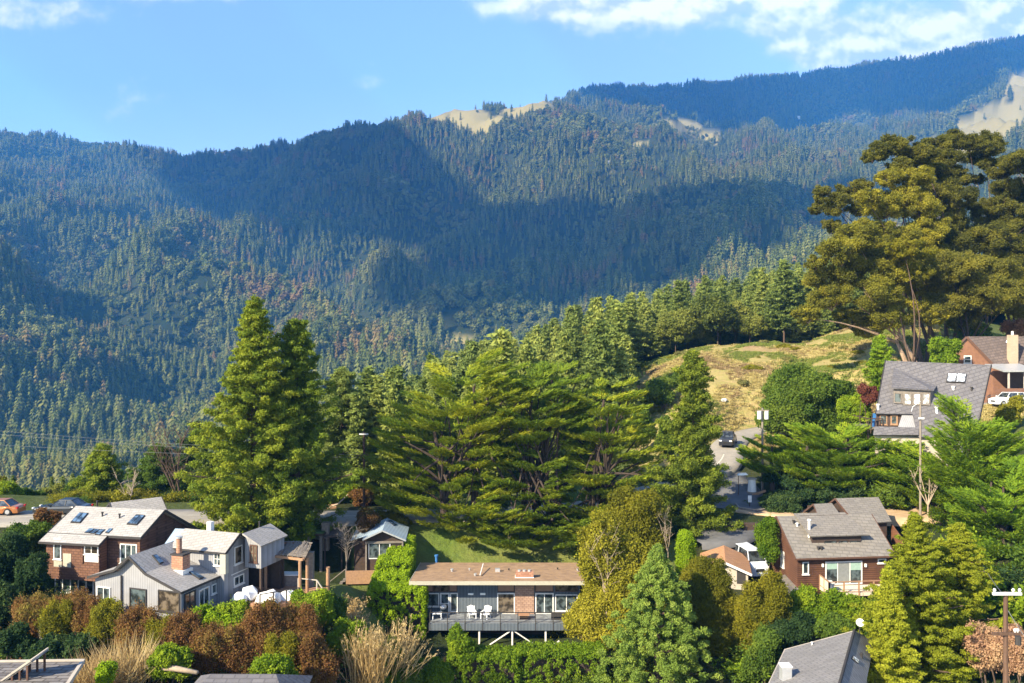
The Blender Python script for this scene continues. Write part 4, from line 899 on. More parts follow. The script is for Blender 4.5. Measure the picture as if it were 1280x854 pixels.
# ------------------------------------------------------------------ cottage with the metal roof, its wooden deck, the lean-to
def cottage():
    B0 = P(483.8, 645.4, 82.3); F0 = P(478, 664.3, 77.0); B0.z = F0.z = -18.15; 
    ax = Vector((B0.x - F0.x, B0.y - F0.y, 0)).normalized(); rt = V3(ax.y, -ax.x, 0)
    root = empty('cottage', (F0.x, F0.y, -22.6), 0, 'dark brown cottage with blue-grey metal gable roof and white framed doors', 'house')
    ln = 5.4; g = lambda x, y, z: V3(F0.x + rt.x * x + ax.x * y, F0.y + rt.y * x + ax.y * y, z)
    ez = -19.15
    m = MB(); m.slab([g(0, 0, -18.15), g(2.25, 0, ez), g(2.25, ln, ez), g(0, ln, -18.15)], .09); m.slab([g(0, 0, -18.15), g(-1.9, 0, -19.0), g(-1.9, ln, -19.0), g(0, ln, -18.15)], .09)
    m.slab([g(-1.9, 1.4, -19.004), g(-3.2, 1.4, -19.4), g(-3.2, ln, -19.4), g(-1.9, ln, -19.004)], .09); m.build('roof', MATS['metal_roof'], root)
    m = MB(); m.bar(g(0, -.03, -18.22), g(2.25, -.03, ez - .07), .05, .14); m.bar(g(0, -.03, -18.22), g(-1.9, -.03, -19.07), .05, .14); m.build('bargeboard', MATS['galvanised'], root)
    m = MB(); m.prism([g(-1.6, .6, -23.8), g(-1.6, .6, -19.05), g(0, .6, -18.35), g(1.9, .6, -19.12), g(1.9, .6, -23.8)], ax * (ln - .9)); m.prism([g(-2.9, 1.7, -23.8), g(-2.9, 1.7, -19.5), g(-1.62, 1.7, -19.2), g(-1.62, 1.7, -23.8)], ax * (ln - 2.0)); m.build('wall', MATS['dark_wood'], root)
    m = MB(); m.bar(g(-1.7, .5, -19.45), g(2.0, .5, -19.45), .12, .2)
    for x in (-1.6, 1.9): m.bar(g(x, .45, -19.4), g(x, .45, -22.3), .14)
    m.build('porch_frame', MATS['grey_wood'], root)
    pl = wall_plane(g(-1.6, .6, -20), g(1.9, .6, -20)); window(root, pl, 460.5, 678.5, 488, 698.5, 2, 1, name='glazed_door', sill=False)
    sk = Plane(g(0, 0, -18.15), g(2.25, 0, ez), g(2.25, ln, ez)); skylight(root, sk, [(484, 651), (488, 650), (496, 656.5), (492, 657.5)], cols=1, lift=.04)
    vpipe(root, g(-1.2, 3.2, -18.8), .45, .05, m='dark_trim')
    d = MB(); d.prism([g(-3.2, -1.9, -22.35), g(2.0, -1.9, -22.35), g(2.0, .58, -22.35), g(-3.2, .58, -22.35)], V3(0, 0, -.15)); dk = d.build('deck', MATS['deck_wood'], root)
    d = MB(); d.prism([g(-3.2, -1.94, -22.7), g(2.0, -1.94, -22.7), g(2.0, -1.94, -21.45), g(-3.2, -1.94, -21.45)], -ax * .05); d.build('deck_fence', MATS['post_wood'], dk)
    d = MB(); d.tube([g(0, -2.02, -21.95), g(0, -2.06, -21.95)], .38, 14); d.v = [tuple(g(0, -2.02, -21.95) + (Vector(v) - g(0, -2.02, -21.95)) * 1.0) for v in d.v]; d.build('oval_plaque', MATS['rope'], dk)
    for x in (-3.1, -.5, 1.9): d = MB(); d.bar(g(x, -1.8, -22.4), g(x, -1.8, -24.2), .14); d.build('deck_post', MATS['dark_wood'], dk)
    d = MB(); d.prism([g(-2.2, -2.3, -23.0), g(1.4, -2.3, -23.0), g(1.4, -2.3, -24.3), g(-2.2, -2.3, -24.3)], ax * .5); d.build('plinth', MATS['concrete'], dk)
    # stair at the deck end
    st = MB()
    for k in range(5): a = g(-3.7 - k * .0, -1.7 + k * .0, -22.5 - k * .3); st.prism([g(-3.3 - k * .28, -1.7, -22.5 - k * .25), g(-3.6 - k * .28, -1.7, -22.5 - k * .25), g(-3.6 - k * .28, -.7, -22.5 - k * .25), g(-3.3 - k * .28, -.7, -22.5 - k * .25)], V3(0, 0, -.06))
    st.build('steps', MATS['grey_wood'], dk)
    d = MB(); d.bar(g(-3.25, -1.85, -22.3), g(-3.25, -1.85, -21.3), .08); d.bar(g(-4.9, -1.85, -23.6), g(-4.9, -1.85, -22.6), .08); d.bar(g(-3.25, -1.85, -21.3), g(-4.9, -1.85, -22.6), .07); d.build('handrail', MATS['grey_wood'], dk)
cottage()
def lean_to():
    D = 79.5; a = P(369.5, 668, D); b = P(402, 667, D); root = empty('lean_to', (a.x, D, -23.3), 0, 'dark open lean-to shed under a grassed roof below the road', 'shed')
    z = -19.25
    m = MB(); m.box(a.x - .2, b.x + .3, D - .2, D + 3.0, z, z + .18); m.build('roof', MATS['dark_wood'], root)
    m = MB(); m.box(a.x - .1, b.x + .2, D - .1, D + 2.7, z + .182, z + .3); m.build('turf', MATS['planter_green'], root)
    m = MB(); m.box(a.x, b.x + .1, D + 2.7, D + 2.9, -23.6, z - .002); m.build('back_wall', MATS['dark_wood'], root)
    for px in (371, 386, 401): x = (px - CX) * D / F; m = MB(); m.box(x - .13, x + .13, D, D + .25, -23.6, z - .002); m.build('post', MATS['grey_wood'], root)
    # white plastered wall standing at the roadside above
    D2_ = 82.2; a = P(385, 649, D2_); b = P(403, 649, D2_); o = MB()
    o.prism([V3(a.x, D2_, -20.2), V3(b.x, D2_ - .8, -20.2), V3(b.x, D2_ - .8, -18.25), V3(a.x + .5, D2_, -18.0), V3(a.x, D2_, -18.3)], V3(.1, .5, 0)); w = o.build('retaining_wall', MATS['stucco']); tag(w, 'pale plastered retaining wall between the tall redwood and the road', 'wall')
    o = MB(); p = P(407, 660, 80.5); o.box(p.x - .35, p.x + .35, 80.2, 80.9, -21, -18.2); w = o.build('gate_pillar', MATS['stone']); tag(w, 'brown stone pillar beside the pale plastered retaining wall', 'pillar')
    # open pitched shelter roof between lean-to and cottage
    r = empty('carport', (-17.6, 80.2, -21.6), 0, 'brown carport roof between the lean-to shed and the metal roofed cottage', 'carport')
    m = MB(); m.slab([P(404, 672, 79.6), P(428, 668, 79.6), P(430, 657, 82.2), P(405, 660, 82.2)], .15); m.build('roof', MATS['brown_roof'], r)
    for px in (406, 427): x = (px - CX) * .0797; m = MB(); m.box(x - .07, x + .07, 79.7, 79.84, -23.4, -19.6); m.build('post', MATS['dark_wood'], r)
lean_to()

# ------------------------------------------------------------------ terrace of the grey house: deck, pergola, counter, covered furniture
def terrace():
    z = -19.95
    A = [P(306, 748, 62), P(322, 762, 59.8), P(404, 746, 62.5), P(410, 736, 64.9), P(318, 733, 65.6)]
    for p in A: p.z = z
    root = empty('timber_deck', (A[0].x, A[0].y, z - 2), 0, 'warm brown timber deck between the grey house and the clipped hedge', 'deck')
    m = MB(); m.slab(A, .3, V3(0, 0, 1)); m.build('boards', MATS['deck_wood'], root)
    for p in (A[1], A[2], A[3], (A[1] + A[2]) / 2): m = MB(); m.box(p.x - .1, p.x + .1, p.y + .15, p.y + .35, -24.3, z - .3); m.build('post', MATS['dark_wood'], root)
    a, b = A[1] + V3(.15, .1, 0), A[1].lerp(A[2], .62) + V3(0, .1, 0)
    m = MB(); m.bar(a + V3(0, 0, 1.0), b + V3(0, 0, 1.0), .09, .06)
    for k in range(4): p = a.lerp(b, k / 3); m.bar(p, p + V3(0, 0, 1.0), .09)
    m.build('railing', MATS['dark_trim'], root)
    a, b = P(396, 738, 63.2), P(409, 736, 64.6); a.z = b.z = z
    m = MB(); m.bar(a + V3(-1.6, .5, 1.1), a + V3(0, 0, 1.1), .08, .06); m.bar(a + V3(0, 0, 1.1), a + V3(.9, -.5, .1), .08, .06); m.bar(a, a + V3(0, 0, 1.1), .09); m.bar(a + V3(-1.6, .5, 0), a + V3(-1.6, .5, 1.1), .09); m.build('stair_rail', MATS['stucco'], root)
    # round log post with ropes
    p = P(410, 738, 64.2); o = MB(); o.tube([V3(p.x, p.y, z - .2), V3(p.x, p.y, z + 1.85)], .16, 9); o = o.build('log_post', MATS['post_wood']); tag(o, 'stout round log post at the lawn corner of the timber deck', 'post')
    # pergola
    pr = empty('pergola', P(355, 738, 65) * 1, 0, 'timber pergola with brushwood roof over a stone counter', 'pergola'); 
    zt = z + 2.75
    C = [P(332, 708, 64.2), P(375, 713, 62.8), P(383, 712, 63.6), P(342, 700, 66.5), P(386, 703, 66.2)]
    for nm, px, D in (('post', 332, 64.2), ('post', 375, 62.8), ('post', 384, 63.6), ('post', 345, 66.9)):
        x = (px - CX) * D / F; m = MB(); m.tube([V3(x, D, z - .1), V3(x, D, zt)], .13, 8); m.build('post', MATS['post_wood'], pr)
    a = V3((330 - CX) * .0642, 64.2, zt + .08); b = V3((379 - CX) * .0628, 62.8, zt + .08); c_ = V3((388 - CX) * .0662, 66.2, zt + .4); d_ = V3((341 - CX) * .067, 67, zt + .4)
    m = MB(); 
    for u, v in ((a, b), (b, c_), (c_, d_), (d_, a), (a.lerp(b, .45), d_.lerp(c_, .45))): m.bar(u, v, .16, .18)
    m.build('beam', MATS['post_wood'], pr)
    rng = random.Random(3); m = MB()
    for k in range(70):
        t = .35 + .65 * rng.random() ** .8; s = rng.random() * .12; p0 = a.lerp(b, t) + V3(rng.uniform(-.3, .3), -.2, .16); p1 = d_.lerp(c_, t + rng.uniform(-.08, .08)) + V3(0, .1, .16 + s); q0 = p0.lerp(p1, rng.uniform(0, .3)); q1 = p0.lerp(p1, rng.uniform(.6, 1)); m.bar(q0, q1, .05)
    for k in range(30): u = rng.random(); p0 = a.lerp(d_, u); p1 = b.lerp(c_, u); m.bar(p0.lerp(p1, .3 + .3 * rng.random()) + V3(0, 0, .2), p1 + V3(.2, 0, .2), .045)
    m.build('brushwood_roof', MATS['grey_wood'], pr)
    # masonry pillar with the twisted vine beside it
    p = P(388, 722, 65.4); m = MB(); m.box(p.x - .25, p.x + .25, p.y - .2, p.y + .3, z - .1, zt); m.build('pillar', MATS['stone'], pr)
    k = empty('outdoor_counter', P(361, 736, 65.5), 0, 'stone built outdoor counter with a white top under the pergola', 'counter'); x = (361 - CX) * .0655
    m = MB(); m.box(x - .85 * 1, x + .8, 65.2, 66.0, z, z + .88); m.build('base', MATS['stone'], k); m = MB(); m.box(x - .95, x + .85, 65.1, 66.1, z + .883, z + .96); m.build('worktop', MATS['white_trim'], k)
    # faceted white domes
    for i, (px, D, r_) in enumerate([(299.5, 61.0, .58), (312, 61.6, .70)]):
        bm = bmesh.new(); bmesh.ops.create_icosphere(bm, subdivisions=1 if i else 2, radius=r_); me = bpy.data.meshes.new('dome'); bm.to_mesh(me); bm.free(); me.materials.append(MATS['white_plastic'])
        o = link('dome', me); o.location = ((px - CX) * D / F, D, z + r_ * .80 - (.0 if i else .15)); o.scale = (1, 1, .95); o.rotation_euler = (.3, .2, i); tag(o, ['smaller round white dome against the grey house wall', 'larger faceted white dome on the timber deck beside the grey house'][i], 'dome', 'white domes on the timber deck')
    def cloth_cover(px, py, D, w, d, h, label, seed, rot=-.2):
        rg = np.random.default_rng(seed); n = 12; V = []; Fq = []
        cx_ = (px - CX) * D / F
        for i in range(n):
            for j in range(n):
                u = i / (n - 1) * 2 - 1; v = j / (n - 1) * 2 - 1; e = max(abs(u), abs(v)); zz = h * (1 if e < .8 else (1 - e) / .2 * .9) + rg.normal() * .03
                s = 1 + (.06 if e > .8 else 0) * rg.random(); x = u * w / 2 * s; y = v * d / 2 * s
                V.append((cx_ + x * math.cos(rot) - y * math.sin(rot), D + x * math.sin(rot) + y * math.cos(rot), z + .01 + max(zz, 0) + (.12 * math.sin(u * 4 + seed) if e < .8 else 0)))
        for i in range(n - 1):
            for j in range(n - 1): Fq.append((i * n + j, (i + 1) * n + j, (i + 1) * n + j + 1, i * n + j + 1))
        o = link('furniture_cover', np_mesh('furniture_cover', V, Fq, MATS['white_cloth'], smooth=True)); tag(o, label, 'cover', 'white furniture covers on the timber deck')
    cloth_cover(336, 750, 61.3, 1.7, 1.0, .75, 'wider white cloth cover over furniture by the deck rail', 1); cloth_cover(360.5, 749, 61.9, 1.25, .9, .6, 'narrower white cloth cover nearer the pergola posts', 2)
    o = MB(); p = P(277, 752, 59.7); g0 = -21.6; o.tube([V3(p.x, p.y, g0), V3(p.x, p.y, g0 + .5), V3(p.x, p.y, g0 + 1.0), V3(p.x, p.y, g0 + 1.25)], [.55, .6, .5, .12], 12); o = o.build('grill_cover', MATS['black_cloth'], smooth=True); tag(o, 'black covered grill beside the glazed door of the grey house', 'cover')
terrace()

# ------------------------------------------------------------------ orange roofed garage
def garage():
    Fa = P(907, 703, 71.5); Ba = P(904.8, 678, 78.0); zr = -19.75; Fa.z = Ba.z = zr
    ax = Vector((Ba.x - Fa.x, Ba.y - Fa.y, 0)).normalized(); rt = V3(ax.y, -ax.x, 0); g = lambda x, y, z: V3(Fa.x + rt.x * x + ax.x * y, Fa.y + rt.y * x + ax.y * y, z)
    root = empty('orange_roofed_garage', g(0, 0, -23.5), 0, 'small garage with orange shingle gable roof and white bargeboards', 'garage'); ln = 6.2; e = -20.65; w = 2.25
    m = MB(); m.slab([g(0, 0, zr), g(w, 0, e), g(w, ln, e), g(0, ln, zr)], .12); m.slab([g(0, 0, zr), g(-w, 0, e), g(-w, ln, e), g(0, ln, zr)], .12); m.build('roof', MATS['orange_roof'], root)
    m = MB(); m.bar(g(0, -.04, zr - .07), g(w, -.04, e - .07), .06, .2); m.bar(g(0, -.04, zr - .07), g(-w, -.04, e - .07), .06, .2); m.build('bargeboard', MATS['white_trim'], root)
    m = MB(); m.prism([g(-w + .3, .4, -24.5), g(-w + .3, .4, e), g(0, .4, zr - .2), g(w - .3, .4, e), g(w - .3, .4, -24.5)], ax * (ln - .8)); m.build('wall', MATS['stucco'], root)
    pl = wall_plane(g(-2, .4, -21), g(2, .4, -21)); panel(root, pl, 921, 712, 932, 730, 'dark_trim', 'door')
garage()

# ------------------------------------------------------------------ cedar shingle house with the pale deck
def house_cedar():
    FL = P(995, 698.3, 70.5); rot = 5.8; c, s = math.cos(R(rot)), math.sin(R(rot)); dx = V3(c, s, 0); dy = V3(-s, c, 0); g = lambda x, y, z: V3(FL.x + dx.x * x + dy.x * y, FL.y + dx.y * x + dy.y * y, z)
    ze, zr = -19.13, -16.25; L = 9.3; dpt = 4.0; bk = 2.4; zbk = zr - 2.88 * bk / dpt
    root = empty('cedar_house', g(4.5, 0, -23.5), 0, 'cedar shingled house with taupe roofs, raised dormer and pale railed deck', 'house')
    m = MB(); m.prism([g(.35, .45, -25), g(.35, .45, ze + .1), g(.35, dpt, zr - .2), g(.35, dpt + bk - .3, zbk - .05), g(.35, dpt + bk - .3, -25)], dx * (L - .7)); m.build('wall', MATS['lap_cedar'], root)
    m = MB(); m.slab([g(0, 0, ze), g(L, 0, ze), g(L, dpt, zr), g(0, dpt, zr)], .13); m.slab([g(0, dpt, zr), g(L, dpt, zr), g(L, dpt + bk, zbk), g(0, dpt + bk, zbk)], .13); m.build('roof', MATS['taupe_roof'], root)
    m = MB(); m.bar(g(0, -.03, ze - .07), g(L, -.03, ze - .07), .05, .15); m.bar(g(-.03, 0, ze - .06), g(-.03, dpt, zr - .06), .05, .18); m.bar(g(-.03, dpt, zr - .06), g(-.03, dpt + bk, zbk - .06), .05, .18); m.bar(g(L + .03, 0, ze - .06), g(L + .03, dpt, zr - .06), .05, .18); m.build('bargeboard', MATS['brown_trim'], root)
    # long low dormer
    k = (zr - ze) / dpt
    a0, a1 = 2.15, 7.1; fy, fz_ = 1.35, ze + k * 1.35 + .62
    m = MB(); m.slab([g(a0 - .35, fy - .35, fz_ + .1), g(a1 + .3, fy - .35, fz_ + .1), g(a1 - .3, dpt + .25, zr + .16), g(a0 - .35, dpt + .25, zr + .16)], .12); dm = m.build('dormer_roof', MATS['taupe_roof'], root)
    m = MB(); m.prism([g(a0, fy, ze + k * fy), g(a0, fy, fz_), g(a0, dpt - .1, zr + .02), g(a0, dpt - .1, zr - .2)], dx * (a1 - a0 - .3)); m.build('dormer_wall', MATS['dark_wood'], root)
    dp = wall_plane(g(a0, fy, -18), g(a1, fy, -18))
    for x0_, x1_ in ((1030, 1045), (1048, 1059), (1062, 1075)): window(root, dp, x0_, 676, x1_, 680.5, 1, 1, frame='dark_trim', fw=.04, name='dormer_window', sill=False)
    fp = wall_plane(g(0, .45, -21), g(L, .45, -21))
    window(root, fp, 1003, 702.5, 1010.8, 718, 1, 1, fw=.09); window(root, fp, 1097, 698.5, 1107.5, 704, 1, 1)
    d = window(root, fp, 1031.5, 701.5, 1077.5, 730.5, 3, 1, fw=.1, name='sliding_door', sill=False)
    panel(root, fp, 1032.8, 703, 1046, 711.5, 'blind_green', 'blind', .04); panel(root, fp, 1063, 703, 1076.3, 712.5, 'blind_green', 'blind', .04); panel(root, fp, 1048, 703, 1061.5, 729.5, 'screen_grey', 'screen_door', .035)
    for px in (1028, 1081.5): p = fp.hit(px, 706.5, .06); m = MB(); m.box(p.x - .08, p.x + .08, p.y - .08, p.y + .06, p.z - .14, p.z + .14); m.build('wall_lamp', MATS['lamp_glass'], root)
    sp = wall_plane(g(.35, 0, -21), g(.35, 5, -21)); window(root, sp, 976.5, 689, 980.5, 709, 1, 1, glass='bright_window_glass', fw=.06)
    rp = Plane(g(0, 0, ze), g(L, 0, ze), g(L, dpt, zr))
    vpipe(root, rp.hit(1011.5, 671), 1.45, .12, 'flue', 'white_trim'); 
    for px, py in ((992, 654), (996.5, 657.5), (1023, 687), (1027, 687)): vpipe(root, rp.hit(px, py), .18, .09, m='dark_trim' if px != 996.5 else 'white_trim')
    # side lean-to roof
    m = MB(); m.slab([g(.3, .9, -21.0), g(.3, 4.2, -21.0), g(-1.2, 4.0, -21.6), g(-1.1, -.3, -22.0), g(1.5, -.8, -22.05), g(1.5, .3, -21.7)], .14, V3(-.3, -.3, .9)); 
    m = MB(); m.slab([P(967, 725, 72.3), P(982, 717.5, 73.6), P(1008.5, 740.8, 70.2), P(987, 742.2, 68.9)], .16, V3(-.15, -.25, .95)); m.build('side_roof', MATS['taupe_roof'], root)
    m = MB(); m.prism([V3(P(971, 730, 72).x, 72, -25), V3(P(988, 743, 69.3).x, 69.3, -25), V3(P(1004, 743, 70.3).x, 70.3, -25), V3(P(1000, 743, 72).x, 72, -25)], V3(0, 0, 2.95)); m.build('side_wall', MATS['lap_cedar'], root)
    # deck
    A = [g(2.4, .4, 0), g(2.15, -1.75, 0), g(7.55, -1.75, 0), g(8.6, .4, 0)]; z = -21.75
    for p in A: p.z = z
    m = MB(); m.slab(A, .28, V3(0, 0, 1)); dk = m.build('deck', MATS['pale_deck'], root)
    for (p, q_, n) in ((A[0], A[1], 2), (A[1], A[2], 4), (A[2], A[3], 2)):
        m = MB(); m.bar(p + V3(0, 0, 1.0), q_ + V3(0, 0, 1.0), .12, .06); m.bar(p + V3(0, 0, .12), q_ + V3(0, 0, .12), .05, .05)
        for k_ in range(n + 1): b = p.lerp(q_, k_ / n); m.bar(b - V3(0, 0, .3), b + V3(0, 0, 1.0), .11)
        m.build('railing', MATS['post_wood'], dk)
    m = MB(); p, q_ = A[0], A[1]
    for k_ in range(14): b = p.lerp(q_, k_ / 13); m.bar(b + V3(0, 0, .1), b + V3(0, 0, .98), .05)
    m.build('balusters', MATS['pale_deck'], dk)
    for p in (A[1], A[2], (A[1] + A[2]) / 2): m = MB(); m.bar(V3(p.x, p.y + .1, -25), V3(p.x, p.y + .1, z - .3), .16); m.build('deck_post', MATS['dark_wood'], dk)
    p = A[1] + V3(.1, .35, .7); m = MB(); m.box(p.x, p.x + .55, p.y, p.y + .8, p.z, p.z + .12); m.box(p.x + .05, p.x + .5, p.y + .05, p.y + .75, z + .003, p.z); m = m.build('bench', MATS['white_trim']); tag(m, 'small white bench inside the corner of the pale railed deck', 'bench')
    # rear wings
    def wing(pts, zlow, nm, wm):
        T = [P(*p) for p in pts]; m = MB(); m.slab(T, .13); o = m.build(nm, MATS['taupe_roof'], root)
        e0, e1 = T[0], T[1]; up0, up1 = T[3], T[2]
        n = (up0 - e0); n.z = 0; n = n.normalized(); e_ = (e1 - e0).normalized()
        w = MB(); q0 = e0 + n * .35 + e_ * .3 - V3(0, 0, .0); q1 = e1 + n * .35 - e_ * .3
        w.prism([V3(q0.x, q0.y, zlow), V3(q0.x, q0.y, e0.z - .0), V3(up0.x + e_.x * .3, up0.y, up0.z - .2), V3(up0.x + e_.x * .3, up0.y + 2.5, e0.z), V3(up0.x + e_.x * .3, up0.y + 2.5, zlow)], (q1 - q0)); w.build(wm, MATS['dark_wood'], root)
        w = MB(); w.slab([up0, up1, up1 + V3(0, 2.6, -1.3), up0 + V3(0, 2.6, -1.3)], .13); w.build(nm, MATS['taupe_roof'], root)
        w = MB(); w.bar(e0 + V3(-.03, 0, -.06), up0 + V3(-.03, 0, -.06), .05, .18); w.bar(up0 + V3(-.03, 0, -.06), up0 + V3(-.03, 2.6, -1.36), .05, .18); w.build('bargeboard', MATS['brown_trim'], root)
        return wall_plane(q0, q1)
    wp = wing([(1070, 655, 77.2), (1114.5, 652, 78.2), (1098, 621.4, 81.8), (1044.3, 623, 80.9)], -24, 'rear_roof', 'rear_wall')
    window(root, wp, 1083, 654.8, 1092.5, 660.5, 1, 1, fw=.05)
    wing([(1022, 643.6, 77.6), (1050, 642.8, 78.0), (1040, 629, 80), (1017, 630, 79.6)], -24, 'rear_roof', 'rear_wall')
    o = MB(); a = P(1114, 655, 79); b = P(1131, 672, 74); o.prism([V3(a.x, a.y, -22), V3(b.x, b.y, -22), V3(b.x, b.y, -18.6), V3(a.x, a.y, -18.0)], V3(.1, .05, 0)); o = o.build('board_fence', MATS['rust_shingle_side']); tag(o, 'reddish brown board fence running back beside the cedar house', 'fence')
house_cedar()

# ------------------------------------------------------------------ A-frame house with the two dormers
def house_aframe():
    RL, RR = P(1107, 450.9, 97.0), P(1239, 456.3, 93.6); E = P(1188, 546.8, 88.6)
    pl = Plane(RL, RR, E)
    root = empty('a_frame_house', P(1160, 548, 92), 0, 'steep slate roofed A-frame house with a dormer of white blinds', 'house')
    LL = pl.hit(1094.8, 517); LB = pl.hit(1091, 546.4); RBm = pl.hit(1219, 547.4); M1 = pl.hit(1141, 517.5); M2 = pl.hit(1148, 546.4)
    rf = MB(); rf.slab([RL, RR, RBm, M2, M1, LL], .2, pl.n)
    ax = (RR - RL).normalized(); back = V3(-ax.y, ax.x, 0).normalized() if ax.x > 0 else V3(0, 1, 0); hgt = RR.z - RBm.z; run = (RBm - RR).dot(-back)
    BB = RR + back * run * .62 - V3(0, 0, hgt * .62 * .98); BL = RL + back * run * .62 - V3(0, 0, hgt * .62)
    rf.slab([RR, RL, BL, BB], .2); rf.build('roof', MATS['slate_roof'], root)
    t = MB(); t.bar(RR + ax * .03, RBm + ax * .03, .06, .3); t.bar(RR + ax * .03, BB + ax * .03, .06, .3); t.bar(RL - ax * .03, LL - ax * .03, .06, .25); t.build('bargeboard', MATS['dark_trim'], root)
    w = MB(); i0 = RR - ax * .6 - V3(0, 0, .5); f0 = RBm - ax * .6 + back * .45; b0 = BB - ax * .6 - back * .3
    w.prism([V3(f0.x, f0.y, RBm.z - 2.6), V3(f0.x, f0.y, RBm.z + .1), i0, V3(b0.x, b0.y, BB.z), V3(b0.x, b0.y, RBm.z - 2.6)], -ax * 7.2); w.build('wall', MATS['grey_boards'], root)
    gp = wall_plane(f0, b0); window(root, gp, 1234.5, 494, 1237.5, 506, 1, 1, frame='dark_trim', fw=.05)
    # upper dormer
    def dormer(tl, tr, bl, br, depth_top, wins, slope_up, nm):
        a, b, c_, d = [pl.hit(*p) for p in (bl, br, tr, tl)]
        out = V3(-back.x, -back.y, 0)
        hh = (pl.hit(*tl) - a).z
        k = (RL.z - LB.z) / run
        # front face stands up from the sill line
        A, B = a + out * .05, b + out * .05; A2 = A + V3(0, 0, wins); B2 = B + V3(0, 0, wins)
        up = (slope_up)
        Rl = pl.hit((tl[0] + bl[0]) / 2 - up[0], tl[1] - up[1]); Rr = pl.hit((tr[0] + br[0]) / 2 + up[2], tr[1] - up[3])
        m = MB(); m.slab([A2 + out * .35 - ax * .3 + V3(0, 0, .1), B2 + out * .35 + ax * .3 + V3(0, 0, .1), Rr + pl.n * .05, Rl + pl.n * .05], .14, V3(0, -.2, 1)); m.build(nm + '_roof', MATS['slate_roof'], root)
        m = MB(); m.add([A, B, B2, A2, Rl.lerp(Rr, .03) - pl.n * .1, Rl.lerp(Rr, .97) - pl.n * .1], [(0, 1, 2, 3), (0, 3, 4), (1, 5, 2), (3, 2, 5, 4)]); m.build(nm + '_wall', MATS['grey_wood'], root)
        return Plane(A, B, A2)
    dp = dormer((1117, 489.5), (1163, 490.5), (1117, 504.5), (1163, 507), 0, 1.75, (0, 30, 8, 8), 'dormer')
    window(root, dp, 1117.5, 491, 1127, 503.5, 1, 1, fw=.1, frame='grey_wood', glass='window_glass')
    for i in range(3): window(root, dp, 1129.5 + i * 11.5, 491.3, 1139.5 + i * 11.5, 506, 1, 1, fw=.12, frame='grey_wood', glass='bright_window_glass')
    lp = wall_plane(LL + back * .55 - ax * .1, M1 + back * .55 + ax * 0)
    lw = MB(); a = LL + back * .5; b = M1 + back * .5 + ax * 1.6; lw.prism([V3(a.x, a.y, a.z - 3.2), V3(b.x, b.y, b.z - 3.2), V3(b.x, b.y, b.z + .05), V3(a.x, a.y, a.z + .05)], back * .3); lw.build('lower_wall', MATS['dark_wood'], root)
    lp = wall_plane(a, b)
    window(root, lp, 1099.5, 519, 1109, 531, 1, 1, frame='post_wood', fw=.1); window(root, lp, 1113, 519, 1122, 531, 1, 1, frame='post_wood', fw=.14)
    window(root, lp, 1134, 519.5, 1147, 531, 1, 1, fw=.12, glass='white_skylight_glass'); window(root, lp, 1149, 520, 1158, 531.5, 1, 1, fw=.12)
    o = MB(); a2 = LL.lerp(LL, 0) + back * .45 - ax * .35; o.prism([V3(a2.x, a2.y, a2.z - 1.7), V3(a2.x + .9, a2.y, a2.z - 1.7), V3(a2.x + .75, a2.y, a2.z - .03), V3(a2.x + .1, a2.y, a2.z - .03)], V3(0, -.08, 0)); o.build('blue_shutter', MATS['blue_paint'], root)
    # pent roof below the lower windows, retaining storey
    c0 = pl.hit(1093, 533); c1 = pl.hit(1148, 534.5); m = MB(); m.slab([V3(LB.x, LB.y - .1, LB.z + .25), V3(M2.x, M2.y - .1, M2.z + .25), V3(c1.x, c1.y, c1.z + .0), V3(c0.x, c0.y, c0.z)], .18, pl.n); m.build('lower_roof', MATS['slate_roof'], root)
    m = MB(); b3 = RBm + back * .5 - ax * .5; a3 = LB + back * .5 + ax * .3; m.prism([V3(a3.x, a3.y, LB.z - 3.2), V3(b3.x, b3.y, LB.z - 3.2), V3(b3.x, b3.y, LB.z + .05), V3(a3.x, a3.y, LB.z + .1)], back * .3); m.build('base_wall', MATS['stucco'], root)
    skylight(root, pl, [(1182.5, 478.5), (1205.5, 479.5), (1208, 468), (1184.5, 467.5)], m='white_skylight_glass', cols=2, lift=.18)
    for px, py, h_, m_ in ((1214.5, 488, .3, 'dark_trim'), (1171, 515.5, .5, 'white_trim'), (1097.5, 511, .4, 'white_trim'), (1191.5, 486, .15, 'white_trim')): vpipe(root, pl.hit(px, py), h_, .14 if m_ != 'dark_trim' else .1, m=m_)
    # side deck at the left
    a = P(1078, 521, 94); b = P(1096, 516, 94); z = -9.9; d = MB(); d.box(a.x, b.x, 92.5, 96.5, z - .2, z); dk = d.build('deck', MATS['grey_wood'], root)
    d = MB(); d.bar((a.x, 92.5, z + 1.0), (b.x, 92.5, z + 1.0), .1)
    for k_ in range(5): x = a.x + (b.x - a.x) * k_ / 4; d.bar((x, 92.5, z - .1), (x, 92.5, z + 1.0), .08)
    d.bar((a.x, 92.5, z + 1), (a.x, 96.5, z + 1), .1); d.build('railing', MATS['dark_wood'], dk)
    for x in (a.x + .1, b.x - .1): d = MB(); d.bar((x, 92.7, z - 3.2), (x, 92.7, z - .2), .18); d.build('deck_post', MATS['dark_wood'], dk)
house_aframe()

